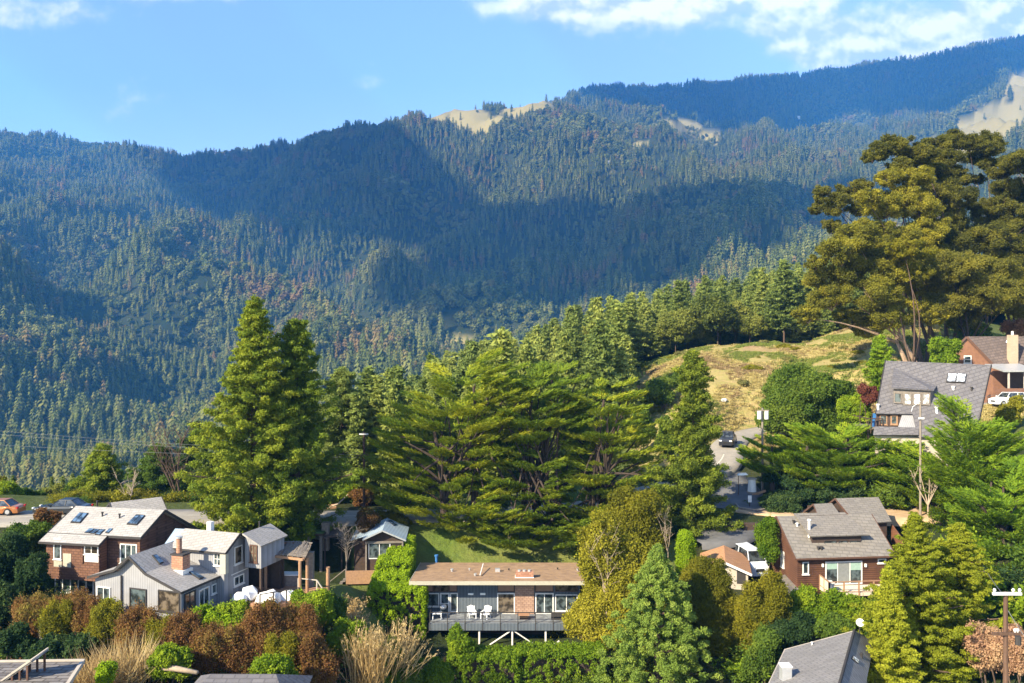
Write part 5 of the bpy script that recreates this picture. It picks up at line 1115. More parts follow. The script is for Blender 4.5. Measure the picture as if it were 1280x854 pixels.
# ------------------------------------------------------------------ brown house at the right edge, its gable to the left
def house_far():
    A = P(1208.7, 420.7, 120); B = P(1330, 413.5, 118); EL = P(1189.4, 453.4, 122.5); ER = P(1229, 455, 116.5)
    A.z = B.z = .76
    ax = (B - A).normalized(); nrm = V3(ax.y, -ax.x, 0); ez = -3.3; w = 3.6
    g = lambda x, y, z: A + ax * x + nrm * y + V3(0, 0, z - A.z)
    # ridge is turned so that the gable shows
    root = empty('brown_gabled_house', g(7, 3, -8), 0, 'brown gabled house with beige brick chimney behind the A-frame at the right edge', 'house')
    L = 15
    m = MB(); m.slab([g(0, 0, A.z), g(L, 0, A.z), g(L, w, ez), g(2.2, w, ez)], .2); m.slab([g(0, 0, A.z), g(L, 0, A.z), g(L, -3.2, ez), g(-2.6, -3.2, ez)], .2); m.build('roof', MATS['brown_roof'], root)
    m = MB(); m.bar(g(-.03, 0, A.z - .1), g(2.17, w, ez - .1), .06, .35); m.bar(g(-.03, 0, A.z - .1), g(-2.63, -3.2, ez - .1), .06, .35); m.build('bargeboard', MATS['brown_trim'], root)
    m = MB(); gb = [g(2.3, w - .3, -9), g(2.3, w - .3, ez), g(.35, 0, A.z - .35), g(-2.0, -2.9, ez), g(-2.0, -2.9, -9)]; m.prism(gb, ax * 11); m.build('wall', MATS['terracotta'], root)
    gp = wall_plane(gb[4], gb[0]); window(root, gp, 1205, 444.5, 1214.6, 454.5, 1, 2, fw=.15)
    c = g(4.9, w - .4, 0); m = MB(); m.box(c.x - .55, c.x + .55, c.y - .5, c.y + .4, -8.5, .95); ch = m.build('chimney', MATS['beige_brick'], root); m = MB(); m.box(c.x - .12, c.x + .12, c.y - .1, c.y + .1, .953, 1.5); m.build('flue', MATS['white_trim'], ch)
    c2 = g(8.0, w - 1.0, 0); m = MB(); m.box(c2.x - .5, c2.x + .6, c2.y - .4, c2.y + .5, -5, -.1); m.build('brick_stack', MATS['brick'], root)
    vp = Plane(g(0, 0, A.z), g(L, 0, A.z), g(L, w, ez)); skylight(root, vp, [(1256.5, 429), (1260, 429.5), (1261.5, 426), (1258, 425)], cols=1, m='white_skylight_glass')
    # porch
    a = P(1255, 463.5, 111); b = P(1300, 463, 110); m = MB(); m.slab([a, b, b + V3(0, 4.5, .8), a + V3(0, 4.5, .8)], .2); po = m.build('porch_roof', MATS['galvanised'], root)
    for px in (1262, 1282, 1297): x = (px - CX) * .111; m = MB(); m.bar((x, 111.2, -8), (x, 111.2, a.z - .2), .2); m.build('porch_post', MATS['stucco'], po)
    m = MB(); m.box(P(1246.5, 486, 110.6).x, P(1310, 486, 110.6).x, 110.6, 111.0, -9.2, -6.5); m.build('terrace_wall', MATS['terracotta'], root)
    m = MB(); m.box(P(1257, 486, 115).x, P(1310, 486, 115).x, 114.2, 114.5, -8.5, -3.4); m.build('porch_back', MATS['dark_wood'], root)
house_far()

# ------------------------------------------------------------------ neighbours' roofs along the bottom edge
def house_bottom_right():
    R1 = P(1068, 789, 52); R0 = P(1045, 870, 42.3); R0.z = R1.z = -18.8; LB = P(981, 809.5, 53); RB = P(1093, 801, 53.6); 
    root = empty('grey_roofed_house', R1 + V3(-1, -4, -5), 0, 'house with grey shingle gable roof, dish and square chimney at the bottom edge', 'house')
    d = (R0 - R1); 
    LF = P(959, 854, 47.2) + d * .3; LF.z = LB.z = -20.4; RB.z = -20.1; RF = RB + d
    m = MB(); m.slab([R1, R0, LF + d * .3, LB], .16); m.slab([R1, RB, RF, R0], .16); m.build('roof', MATS['shade_grey_roof'], root)
    m = MB(); m.tube([R1 + V3(0, 0, .03), R0 + V3(0, 0, .03)], .09, 6); m.build('ridge_cap', MATS['dark_trim'], root)
    m = MB(); 
    for a, b in ((R1, LB), (LB, LF), (R1, RB)): m.bar(a - V3(0, 0, .09), b - V3(0, 0, .09), .06, .2)
    m.build('fascia', MATS['stucco'], root)
    m = MB(); i = .4
    m.prism([LB + V3(.5, -.4, -.1), RB + V3(-.4, -.4, -.3), RF + V3(-.4, 0, -.3), LF + V3(.5, 0, -.1)], V3(0, 0, -5)); m.build('wall', MATS['stucco'], root)
    b = P(982, 852, 47.6); m = MB(); m.box(b.x - .28, b.x + .28, b.y - .28, b.y + .28, -21.5, -19.3); c = m.build('chimney', MATS['galvanised'], root); m = MB(); m.box(b.x - .32, b.x + .32, b.y - .32, b.y + .32, -19.3, -19.22); m.build('cap', MATS['white_trim'], c)
    p = P(1074.5, 787, 52.3); m = MB(); m.tube([V3(p.x, p.y, -19.4), V3(p.x, p.y, -18.45)], .03, 6); ds = m.build('dish_mast', MATS['dark_trim'], root)
    n = V3(-.35, -.8, .5).normalized(); m = MB(); cc = V3(p.x, p.y - .08, -18.35); e = n.cross(V3(0, 0, 1)).normalized(); f_ = n.cross(e); vs = [cc - n * .08] + [cc + (e * math.cos(t) + f_ * math.sin(t)) * .25 + n * .04 for t in [k * math.pi / 8 for k in range(16)]]; m.add(vs, [(0, k + 1, (k + 1) % 16 + 1) for k in range(16)]); m.build('dish', MATS['white_plastic'], ds)
    rp = Plane(R1, RB, RF); skylight(root, rp, [(1064, 824), (1072, 830), (1073, 826), (1065.5, 820.5)], cols=1, m='bright_window_glass', lift=.06)
    vpipe(root, rp.hit(1077, 822), .2, .07, m='dark_trim')
    lp = Plane(R1, LB, LF); vpipe(root, lp.hit(1015, 806), .12, .05, m='white_trim')
house_bottom_right()
def house_bottom_left():
    z = -18.0; a = P(-30, 829, 45); b = P(104, 826, 45.2); c = P(84, 856, 41.5); d = P(-40, 856, 41.5); c.z = d.z = -17.85; a.z = b.z = -18.05
    c += (c - b) * .4; d += (d - a) * .4
    root = empty('shake_roofed_house', (a + c) / 2 + V3(0, 0, -4), 0, 'house with weathered grey shake roof carrying a tilted solar panel', 'house')
    m = MB(); m.slab([a, b, c, d], .18); m.build('roof', MATS['shake_roof'], root)
    m = MB(); m.bar(b, c, .18, .22); m.bar(a, b, .12, .2); m.build('fascia', MATS['stucco'], root)
    m = MB(); m.prism([a + V3(.4, -.3, -.25), b + V3(-.4, -.3, -.25), c + V3(-.4, 0, -.25), d + V3(.4, 0, -.25)], V3(0, 0, -5)); m.build('wall', MATS['stucco'], root)
    pnl = empty('solar_panel', P(35, 850, 42.8), 0, 'tilted solar water panel on wooden legs over the shake roof', 'solar panel')
    A = P(60, 811, 43.6); A2 = A + V3(-.15, -1.3, -.15); B = P(6, 848, 43.4); B2 = B + V3(-.15, -1.3, -.15)
    m = MB(); m.slab([A, A2, B2, B], .1); m.build('collector', glass_mat('collector_glass', (.17, .15, .13), .3), pnl)
    m = MB(); 
    for u, v in ((A, A2), (A2, B2), (B2, B), (B, A)): m.bar(u + V3(0, 0, .03), v + V3(0, 0, .03), .08)
    m.build('frame', MATS['stucco'], pnl)
    for t in (.08, .25, .42, .6):
        for o in (A.lerp(B, t), A2.lerp(B2, t)): m = MB(); m.bar(o - V3(0, 0, .12), V3(o.x, o.y, -18.0), .09); m.build('leg', MATS['brown_trim'], pnl)
house_bottom_left()
def house_bottom_mid():
    z = -17.7; A = P(264, 843, 42.6); B = P(345, 845, 42.6); A.z = B.z = z
    root = empty('hip_roofed_house', A + V3(2, -2, -4), 0, 'house whose grey hip roof just shows at the bottom edge', 'house')
    C = P(366, 856, 41); D_ = P(225, 858, 40.5); C.z = D_.z = -18.3
    m = MB(); m.slab([A, B, C + V3(.6, -2, -.5), D_ + V3(-.6, -2, -.5)], .15); m.slab([B, A, A + V3(-1.4, 2.2, -1.0), B + V3(1.4, 2.2, -1.0)], .15); m.slab([B, B + V3(1.4, 2.2, -1.0), C + V3(.6, -2, -.5)], .15); m.slab([A, D_ + V3(-.6, -2, -.5), A + V3(-1.4, 2.2, -1.0)], .15); m.build('roof', MATS['slate_roof'], root)
    m = MB(); m.prism([A + V3(-1, 1.7, -1.1), B + V3(1, 1.7, -1.1), C + V3(.2, -2, -.9), D_ + V3(-.2, -2, -.9)], V3(0, 0, -4)); m.build('wall', MATS['stucco'], root)
house_bottom_mid()
# ------------------------------------------------------------------ plants
LM = {}
for nm, st, kw in [
    ('redwood_foliage', [(.032, .058, .010), (.095, .130, .014), (.21, .22, .020)], dict(gain=1.75)),
    ('slim_conifer_foliage', [(.028, .050, .010), (.095, .120, .014), (.22, .23, .022)], dict(gain=1.8)),
    ('cypress_foliage', [(.024, .048, .008), (.095, .135, .012), (.25, .245, .018)], dict(gain=1.8)),
    ('bright_cypress_foliage', [(.045, .090, .010), (.12, .185, .014), (.26, .29, .018)], dict(gain=1.6)),
    ('blue_pine_foliage', [(.058, .10, .022), (.13, .19, .034), (.24, .285, .055)], dict(gain=1.45)),
    ('hill_conifer_foliage', [(.030, .048, .014), (.088, .112, .026), (.19, .20, .045)], dict(objrand=.45, gain=2.1)),
    ('hill_leaf_foliage', [(.055, .075, .018), (.14, .155, .030), (.25, .235, .05)], dict(objrand=.5, gain=1.4)),
    ('scrub_foliage', [(.14, .14, .045), (.21, .20, .065), (.32, .26, .10)], {}),
    ('gum_foliage', [(.040, .048, .010), (.13, .125, .016), (.29, .25, .025)], dict(gain=1.6)),
    ('dark_gum_foliage', [(.030, .036, .010), (.085, .085, .015), (.18, .16, .022)], dict(gain=1.6)),
    ('golden_leaf_foliage', [(.10, .10, .012), (.19, .18, .016), (.30, .27, .03)], {}),
    ('olive_leaf_foliage', [(.065, .075, .010), (.14, .135, .012), (.24, .205, .018)], {}),
    ('bright_leaf_foliage', [(.040, .085, .008), (.115, .18, .012), (.25, .31, .02)], {}),
    ('hedge_foliage', [(.10, .17, .010), (.20, .29, .012), (.30, .38, .02)], {}),
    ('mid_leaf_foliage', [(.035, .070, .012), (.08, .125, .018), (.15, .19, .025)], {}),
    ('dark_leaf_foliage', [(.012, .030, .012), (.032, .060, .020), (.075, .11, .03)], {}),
    ('rust_leaf_foliage', [(.050, .050, .014), (.19, .090, .036), (.25, .24, .045)], dict(gain=1.2, objrand=.4)),
    ('feather_foliage', [(.060, .085, .010), (.16, .18, .014), (.28, .29, .025)], dict(gain=1.5)),
    ('dry_straw', [(.20, .13, .055), (.36, .26, .12), (.50, .40, .22)], {}),
    ('pink_leaf_foliage', [(.20, .10, .06), (.32, .19, .12), (.42, .30, .17)], {}),
    ('wine_leaf_foliage', [(.07, .022, .018), (.12, .04, .03), (.17, .07, .04)], {}),
]: LM[nm] = leaf_mat(nm, st, **kw)
M_bark = mat('bark', (.13, .085, .06), (.06, .04, .03), scale=6, mscale=(1, 1, .3), bump=.5, rough=.95)
M_dark_bark = mat('dark_bark', (.07, .05, .04), (.03, .022, .018), scale=6, mscale=(1, 1, .3), bump=.5, rough=.95)
M_gum_bark = mat('gum_bark', (.36, .26, .18), (.16, .105, .07), scale=3, mscale=(1, 1, .3), bump=.3, rough=.9)
M_bare_bark = mat('bare_bark', (.40, .32, .24), (.26, .20, .14), scale=4, bump=.3, rough=.9)

def plant_root(name, label, cat, base, group=None):
    r = empty(name, base, 0, label, cat, group); return r
def add_crown(root, VQT, m, name='crown'):
    V, Q, T = VQT; o = wloc(root); return link(name, np_mesh(name, V - np.array(o), Q, m, dict(tint=T)), root)
def limb_pts(a, b, sag=0.1, n=4, rng=random):
    a = Vector(a); b = Vector(b); L = (b - a).length; out = []
    off = V3(rng.uniform(-1, 1), rng.uniform(-1, 1), rng.uniform(0, 1)) * L * sag
    for i in range(n + 1): t = i / n; out.append(a.lerp(b, t) + off * math.sin(t * math.pi))
    return out
def surf_clumps(rng, E, rc, spacing=1.15, zmin=-.55, fill=.35):
    """clump centres over ellipsoids E [(c, r)], none deep inside a neighbour"""
    C, S = [], []
    for c, r in E:
        c = np.array(c, float); r = np.array(r, float); area = 4 * math.pi * ((r[0]*r[1])**1.6/3 + (r[0]*r[2])**1.6/3 + (r[1]*r[2])**1.6/3) ** (1/1.6)
        n = max(5, int(area / (rc * spacing) ** 2)); o = unit(rng.normal(size=(n * 2, 3))); o = o[o[:, 2] > zmin][:n]
        s = rng.uniform(.70, 1.10, (len(o), 1)); C.append(c + o * r * s + rng.normal(size=o.shape) * rc * .25); S.append(rng.uniform(.45, 1.25, len(o)))
        m = int(len(o) * fill); o = unit(rng.normal(size=(m, 3))); C.append(c + o * r * rng.uniform(.35, .65, (m, 1))); S.append(rng.uniform(1.0, 1.6, m))
    C = np.concatenate(C); S = np.concatenate(S)
    keep = np.ones(len(C), bool)
    for c, r in E:
        d = np.linalg.norm((C - np.array(c)) / np.array(r), axis=1); keep &= ~(d < .3)
    return C[keep], S[keep]
def leafy(E, rc, leaf, m, seed, cover=1.5, ratio=.62, flat=.8, zmin=-.55, jit=.75, shell=.5, upb=.3, fill=.35):
    rng = np.random.default_rng(seed); C, S = surf_clumps(rng, E, rc, zmin=zmin, fill=fill)
    R3 = np.stack([rc * S, rc * S, rc * S * flat], 1); tint = np.clip(.5 + (fbm(C[:, 0] / (rc * 4) + 50, C[:, 2] / (rc * 4) + C[:, 1] / (rc * 4) + 50, 2, seed) - .5) * 1.1 + rng.normal(size=len(C)) * .14, 0, 1)
    n = cover * 4 * math.pi * (rc * S) ** 2 * .8 / (leaf * leaf * ratio * .5)
    return clump_leaves(rng, C, R3, tint, n, leaf, ratio, shell=shell, jit=jit, upb=upb)
def sprigs(rng, E, ln, leaf, mul=1.0):
    out = []
    for c, r in E:
        r = np.array(r); n = max(6, int(mul * r[0] * r[2] * 9 / max(ln, .2))); o = unit(rng.normal(size=(n, 3)) + np.array([0, -.2, .5])); o = o[o[:, 2] > -.1]; p0 = np.array(c) + o * r * .95
        d = unit(o * .7 + np.array([0, 0, .8]) + rng.normal(size=o.shape) * .35); L_ = ln * rng.uniform(.6, 2.0, len(o)); k = 8
        i = np.repeat(np.arange(len(o)), k); t = np.tile(np.arange(k) / (k - 1), len(o)); q_ = p0[i] + d[i] * (L_[i] * t)[:, None] + rng.normal(size=(len(i), 3)) * leaf * .25
        ld = unit(d[i] * .8 + rng.normal(size=(len(i), 3)) * .7); out.append(diamonds(q_, ld, unit(rng.normal(size=(len(i), 3)) + o[i] * .6), leaf * (1.1 - .5 * t), leaf * .45, np.clip(.55 + .2 * t + rng.normal(size=len(i)) * .12, 0, 1)))
    return joinq(out)
def place(px, D): return (px - CX) * D / F
def zof(py, D): return (CY - py) * D / F
def bush(name, label, cat, px, y0, y1, w, D, m, seed, sprig=1.3, rc=None, leaf=.2, lobes=5, depth=.8, cover=1.35, group=None, base=None, irregular=.35, flat=.95, ratio=.62, stems=3, zmin=-.6, dome=.5):
    """rounded broadleaf shrub or small tree: y0 top, y1 bottom, w width, all as seen in the photograph, at distance D"""
    rng = np.random.default_rng(seed); k = D / F; W_ = w * k; H = (y1 - y0) * k; x = place(px, D); zt = zof(y0, D); zb = zof(y1, D)
    g = gz(x, D) if base is None else base
    E = []
    rx = W_ / 2; rz = H / 2; ry = rx * depth
    E.append(((x, D, zb + rz * .85), (rx * .56, ry * .56, rz * .72)))
    for i in range(int(lobes * 1.4)):
        a = i / lobes * 6.283 + rng.random(); hh = rng.uniform(-.55, dome + .2); rr = rng.uniform(.22, .42); sq = math.sqrt(max(.15, 1 - max(hh, 0) ** 2))
        E.append(((x + math.cos(a) * rx * (1 - rr * .8) * rng.uniform(.45, 1.05) * sq, D + math.sin(a) * ry * .6 * sq, zb + rz * (1 + hh)), (rx * rr, ry * rr, rz * rr * rng.uniform(.9, 1.5))))
    root = plant_root(name, label, cat, (x, D, min(g, zb)), group)
    rc = rc or max(.26, min(W_, H) * .115)
    add_crown(root, joinq([leafy(E, rc, leaf, m, seed, cover, ratio=ratio, flat=flat, zmin=zmin), sprigs(rng, E, min(W_, H) * .13, leaf, sprig)]), m)
    mb = MB(); rr = random.Random(seed)
    for i in range(stems):
        e = E[rr.randrange(len(E))][0]; s = V3(x + rr.uniform(-.15, .15) * W_, D, min(g, zb) - .3); pts = limb_pts(s, V3(*e), .1, 4, rr); mb.tube(pts, [max(.05, W_ * .022) * (1 - .6 * j / 4) for j in range(5)], 6)
    mb.build('trunk', M_bark, root); return root

def conifer_crown(rng, x, y, zb, zt, prof, rc, leaf, nb, arms=(.35, .6, .82, 1.0), flat=.55, droop=-.12, cover=1.0, ratio=.4, jit=.6, tipup=.15, lean=(0, 0), lump=.2, upb=.35):
    """whorled branches with a foliage clump at several places of each"""
    H = zt - zb; C, Rr, T, BR = [], [], [], []
    ga = rng.random() * 6
    lump_az = rng.uniform(0, 6.28, 6)
    for i in range(nb):
        f = (i + rng.random()) / nb; f = f ** .92; r = prof(f) * (1 - lump + 2 * lump * rng.random()); ga += 2.4 + rng.normal() * .25; z = zb + H * f
        cx = x + lean[0] * f; cy = y + lean[1] * f
        tip = None
        for a in arms:
            if r * a < rc * .18 and a < 1: continue
            zz = z + droop * r * a * (1.2 - a) * 2 + tipup * r * a * a; s = (.65 + .5 * (1 - a) + .25 * rng.random()) * rc * (.55 + .45 * min(1, r / (prof(.15) + .01)))
            p = (cx + math.cos(ga) * r * a + rng.normal() * rc * .25, cy + math.sin(ga) * r * a + rng.normal() * rc * .25, zz + rng.normal() * rc * .15)
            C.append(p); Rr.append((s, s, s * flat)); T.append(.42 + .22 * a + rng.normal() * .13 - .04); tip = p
        BR.append(((cx, cy, z - .12 * r), tip, r))
    C.append((x + lean[0], y + lean[1], zt - rc * .4)); Rr.append((rc * .4, rc * .4, rc * .9)); T.append(.6)
    C = np.array(C); Rr = np.array(Rr); T = np.clip(np.array(T), 0, 1)
    n = cover * 4 * math.pi * Rr[:, 0] ** 2 * .7 / (leaf * leaf * ratio * .5)
    return clump_leaves(rng, C, Rr, T, n, leaf, ratio, shell=.35, jit=jit, upb=upb), BR
def conifer(name, label, px, ytop, ybase, wpx, D, m, seed, prof=None, rc=.8, leaf=.3, nb=110, group=None, cat='conifer', base=None, crown_base=.08, bark=None, limbs=26, two=None, cover=1.0, **kw):
    rng = np.random.default_rng(seed); k = D / F; x = place(px, D); zt = zof(ytop, D); zb = zof(ybase, D); rad = wpx * k / 2; H = zt - zb
    g = min(gz(x, D), zb) if base is None else base
    prof = prof or (lambda f: rad * (min(1, .55 + 2.2 * f) if f < .2 else (1 - ((f - .2) / .8) ** 1.25)) + .15)
    pf = (lambda f: prof(f)) if prof.__code__.co_argcount == 1 else (lambda f: prof(f, rad))
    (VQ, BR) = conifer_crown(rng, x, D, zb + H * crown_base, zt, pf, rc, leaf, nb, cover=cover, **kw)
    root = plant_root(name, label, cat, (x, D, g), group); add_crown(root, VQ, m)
    mb = MB(); r0 = max(.12, H * .018); ln = kw.get('lean', (0, 0))
    mb.tube([V3(x, D, g - .4), V3(x + ln[0] * .3, D + ln[1] * .3, zb + H * .3), V3(x + ln[0] * .65, D + ln[1] * .65, zb + H * .65), V3(x + ln[0], D + ln[1], zt - .3)], [r0 * 1.3, r0, r0 * .6, .04], 8)
    rr = random.Random(seed)
    for b, t, r in rr.sample(BR, min(limbs, len(BR))):
        if r > .6: mb.tube([V3(*b), V3(*b).lerp(V3(*t), .5) + V3(0, 0, -.04 * r), V3(*t)], [.05 + .02 * r, .04 + .01 * r, .02], 5, caps=False)
    mb.build('trunk', bark or M_bark, root); return root

def pads(rng, P0, Rd, T, leaf=.55, ratio=.2, cover=1.1, thick=.28, out=None, lift=.35):
    """flat sprays of a cypress: P0 k x 3 pad centres, Rd pad radius, out: outward unit vectors; long narrow leaves that point outwards and up"""
    n = np.maximum(6, cover * math.pi * Rd ** 2 * 1.5 / (leaf * leaf * ratio * .5)).astype(int); idx = np.repeat(np.arange(len(P0)), n); N = len(idx)
    a = rng.random(N) * 6.283; r = np.sqrt(rng.random(N)); h = rng.normal(size=N) * .5 * (1 - r * .6)
    o = out[idx]; side = unit(np.cross(o, np.array([0, 0, 1.0]))); o2 = unit(o * np.array([1, 1, 0]) + 1e-6)
    lo = (np.cos(a) * r * Rd[idx] * 1.25)[:, None]; la = (np.sin(a) * r * Rd[idx] * .85)[:, None]
    p = P0[idx] + o2 * lo + side * la; p[:, 2] += h * thick * Rd[idx] + lo[:, 0] * lift - np.abs(la[:, 0]) * .10
    d = unit(o2 * .9 + side * (la / Rd[idx][:, None]) * 1.0 + np.array([0, 0, .45]) + rng.normal(size=(N, 3)) * .28)
    nrm = unit(np.array([0, 0, 1.0]) + o2 * -.15 + rng.normal(size=(N, 3)) * .45)
    sz = leaf * (.6 + .8 * rng.random(N))
    tint = np.clip(T[idx] + rng.normal(size=N) * .1, 0, 1)
    return diamonds(p, d, nrm, sz, sz * ratio, tint)
def cypress(name, label, E, stems, m, seed, npads=160, rp=1.3, leaf=.55, lift=.35, base_z=None, group=None, limbs=30, bark=None, cover=1.1, layers=True, lo=-.75, cat='cypress'):
    """E: crown ellipsoids [(c, r)], stems: [(x, y, z)] feet of the trunks"""
    rng = np.random.default_rng(seed); PP, OO = [], []
    vol = np.array([r[0] * r[1] + r[0] * r[2] for c, r in E]); cnt = (npads * vol / vol.sum()).astype(int)
    for (c, r), k in zip(E, cnt):
        o = unit(rng.normal(size=(k * 2, 3)) * np.array([1, 1, .8])); o = o[o[:, 2] > lo][:k]; s = rng.uniform(.55, 1.0, (len(o), 1)) ** .6
        PP.append(np.array(c) + o * np.array(r) * s); OO.append(o)
    PP = np.concatenate(PP); OO = np.concatenate(OO)
    if layers: PP[:, 2] = PP[:, 2] * .35 + .65 * np.round(PP[:, 2] / 1.45) * 1.45
    cen = np.mean([c for c, r in E], 0); o2 = PP - cen; o2[:, 2] = 0; OO = unit(unit(o2) + OO * .6)
    Rd = rp * rng.uniform(.6, 1.3, len(PP)); T = np.clip(rng.normal(.5, .16, len(PP)), 0, 1)
    root = plant_root(name, label, cat, stems[0], group)
    add_crown(root, pads(rng, PP, Rd, T, leaf=leaf, out=OO, lift=lift, cover=cover), m)
    mb = MB(); rr = random.Random(seed); bark = bark or M_dark_bark
    idx = rr.sample(range(len(PP)), min(limbs, len(PP)))
    for j, st in enumerate(stems):
        st = V3(*st); c, r = E[j % len(E)]; top = V3(c[0], c[1], c[2] + r[2] * .5); mid_ = st.lerp(top, .35)
        R0 = .32 + .02 * r[0]; tr = limb_pts(st - V3(0, 0, .4), top, .04, 5, rr); mb.tube(tr, [R0 * (1 - .14 * i) for i in range(6)], 8)
        for i in idx[j::len(stems)]:
            s = tr[rr.choice((1, 2, 2, 3))]; e = V3(*PP[i]); mb.tube(limb_pts(s, e, .09, 4, rr), [.17, .13, .10, .07, .03], 6, caps=False)
    mb.build('trunk', bark, root); return root

def bare_tree(name, label, cat, px, y0, y1, w, D, seed, m=None, n=26, group=None, r=.09, spread=1.0):
    rr = random.Random(seed); k = D / F; x = place(px, D); zb = zof(y1, D); zt = zof(y0, D); H = zt - zb; g = min(gz(x, D), zb)
    root = plant_root(name, label, cat, (x, D, g), group); mb = MB(); base = V3(x, D, zb); mb.tube([V3(x, D, g - .2), base], r * 1.3, 6)
    tops = []
    for i in range(5):
        t = V3(x + rr.uniform(-.5, .5) * w * k * spread, D + rr.uniform(-.4, .4) * w * k, zb + H * rr.uniform(.75, 1)); p = limb_pts(base, t, .08, 6, rr); mb.tube(p, [r * (1 - .13 * j) for j in range(7)], 6, caps=False); tops.append(p)
    for i in range(n):
        p = rr.choice(tops); s = p[rr.randrange(2, 6)]; t = s + V3(rr.uniform(-1, 1) * w * k * .33, rr.uniform(-1, 1) * w * k * .25, rr.uniform(.05, .4) * H); mb.tube(limb_pts(s, t, .12, 4, rr), [r * .45, r * .35, r * .28, r * .2, r * .1], 5, caps=False)
        for q_ in range(2): s2 = s.lerp(t, rr.uniform(.4, .9)); t2 = s2 + V3(rr.uniform(-1, 1), rr.uniform(-1, 1), rr.uniform(.1, 1)) * H * .12; mb.tube([s2, t2], [r * .22, r * .07], 4, caps=False)
    mb.build('branches', m or M_bare_bark, root); return root
# ------------------------------------------------------------------ the woods on the hillside behind the road
def mid_templates():
    out = []
    for i in range(7):
        rng = np.random.default_rng(100 + i); w = [.15, .17, .13, .20, .16, .18, .14][i]
        prof = lambda f, w=w: w * (min(1, .6 + 2 * f) if f < .2 else (1 - ((f - .2) / .8) ** 1.15)) + .012
        (VQ, BR) = conifer_crown(rng, 0, 0, .06 if i != 3 else .18, 1.0, prof, .055, .034, 74, arms=(.3, .62, .95), flat=.5, cover=.62, droop=-.2, ratio=.5, lump=.28, jit=.5)
        out.append(VQ)
    for i in range(4):
        rng = np.random.default_rng(200 + i); E = [((0, 0, .55), (.26, .26, .33))] + [((.2 * math.cos(a), .2 * math.sin(a), .5 + .2 * rng.random()), (.17, .17, .2)) for a in rng.uniform(0, 6.28, 5)]
        out.append(leafy(E, .085, .045, None, 300 + i, cover=.9))
    return out
MID_T = mid_templates()
def trunk_np(h=.5, r=.012, n=5):
    a = np.arange(n) / n * 6.283; V = np.concatenate([np.stack([np.cos(a) * r, np.sin(a) * r, np.full(n, -.03)], 1), np.stack([np.cos(a) * r * .5, np.sin(a) * r * .5, np.full(n, h)], 1)])
    return V, np.array([[i, (i + 1) % n, n + (i + 1) % n, n + i] for i in range(n)])
MID_MESH = []
for k_, (V_, Q_, T_) in enumerate(MID_T):
    tv, tq = trunk_np(.85 if k_ < 7 else .5); nV = len(V_)
    me = np_mesh('hillside_tree', np.concatenate([V_, tv]), np.concatenate([Q_, tq + nV]), None, dict(tint=np.concatenate([T_, np.zeros(len(tv))])))
    me.materials.append(LM['hill_conifer_foliage'] if k_ < 7 else LM['hill_leaf_foliage']); me.materials.append(M_bark)
    mi = np.zeros(len(Q_) + len(tq), np.int32); mi[len(Q_):] = 1; me.polygons.foreach_set('material_index', mi); MID_MESH.append(me)
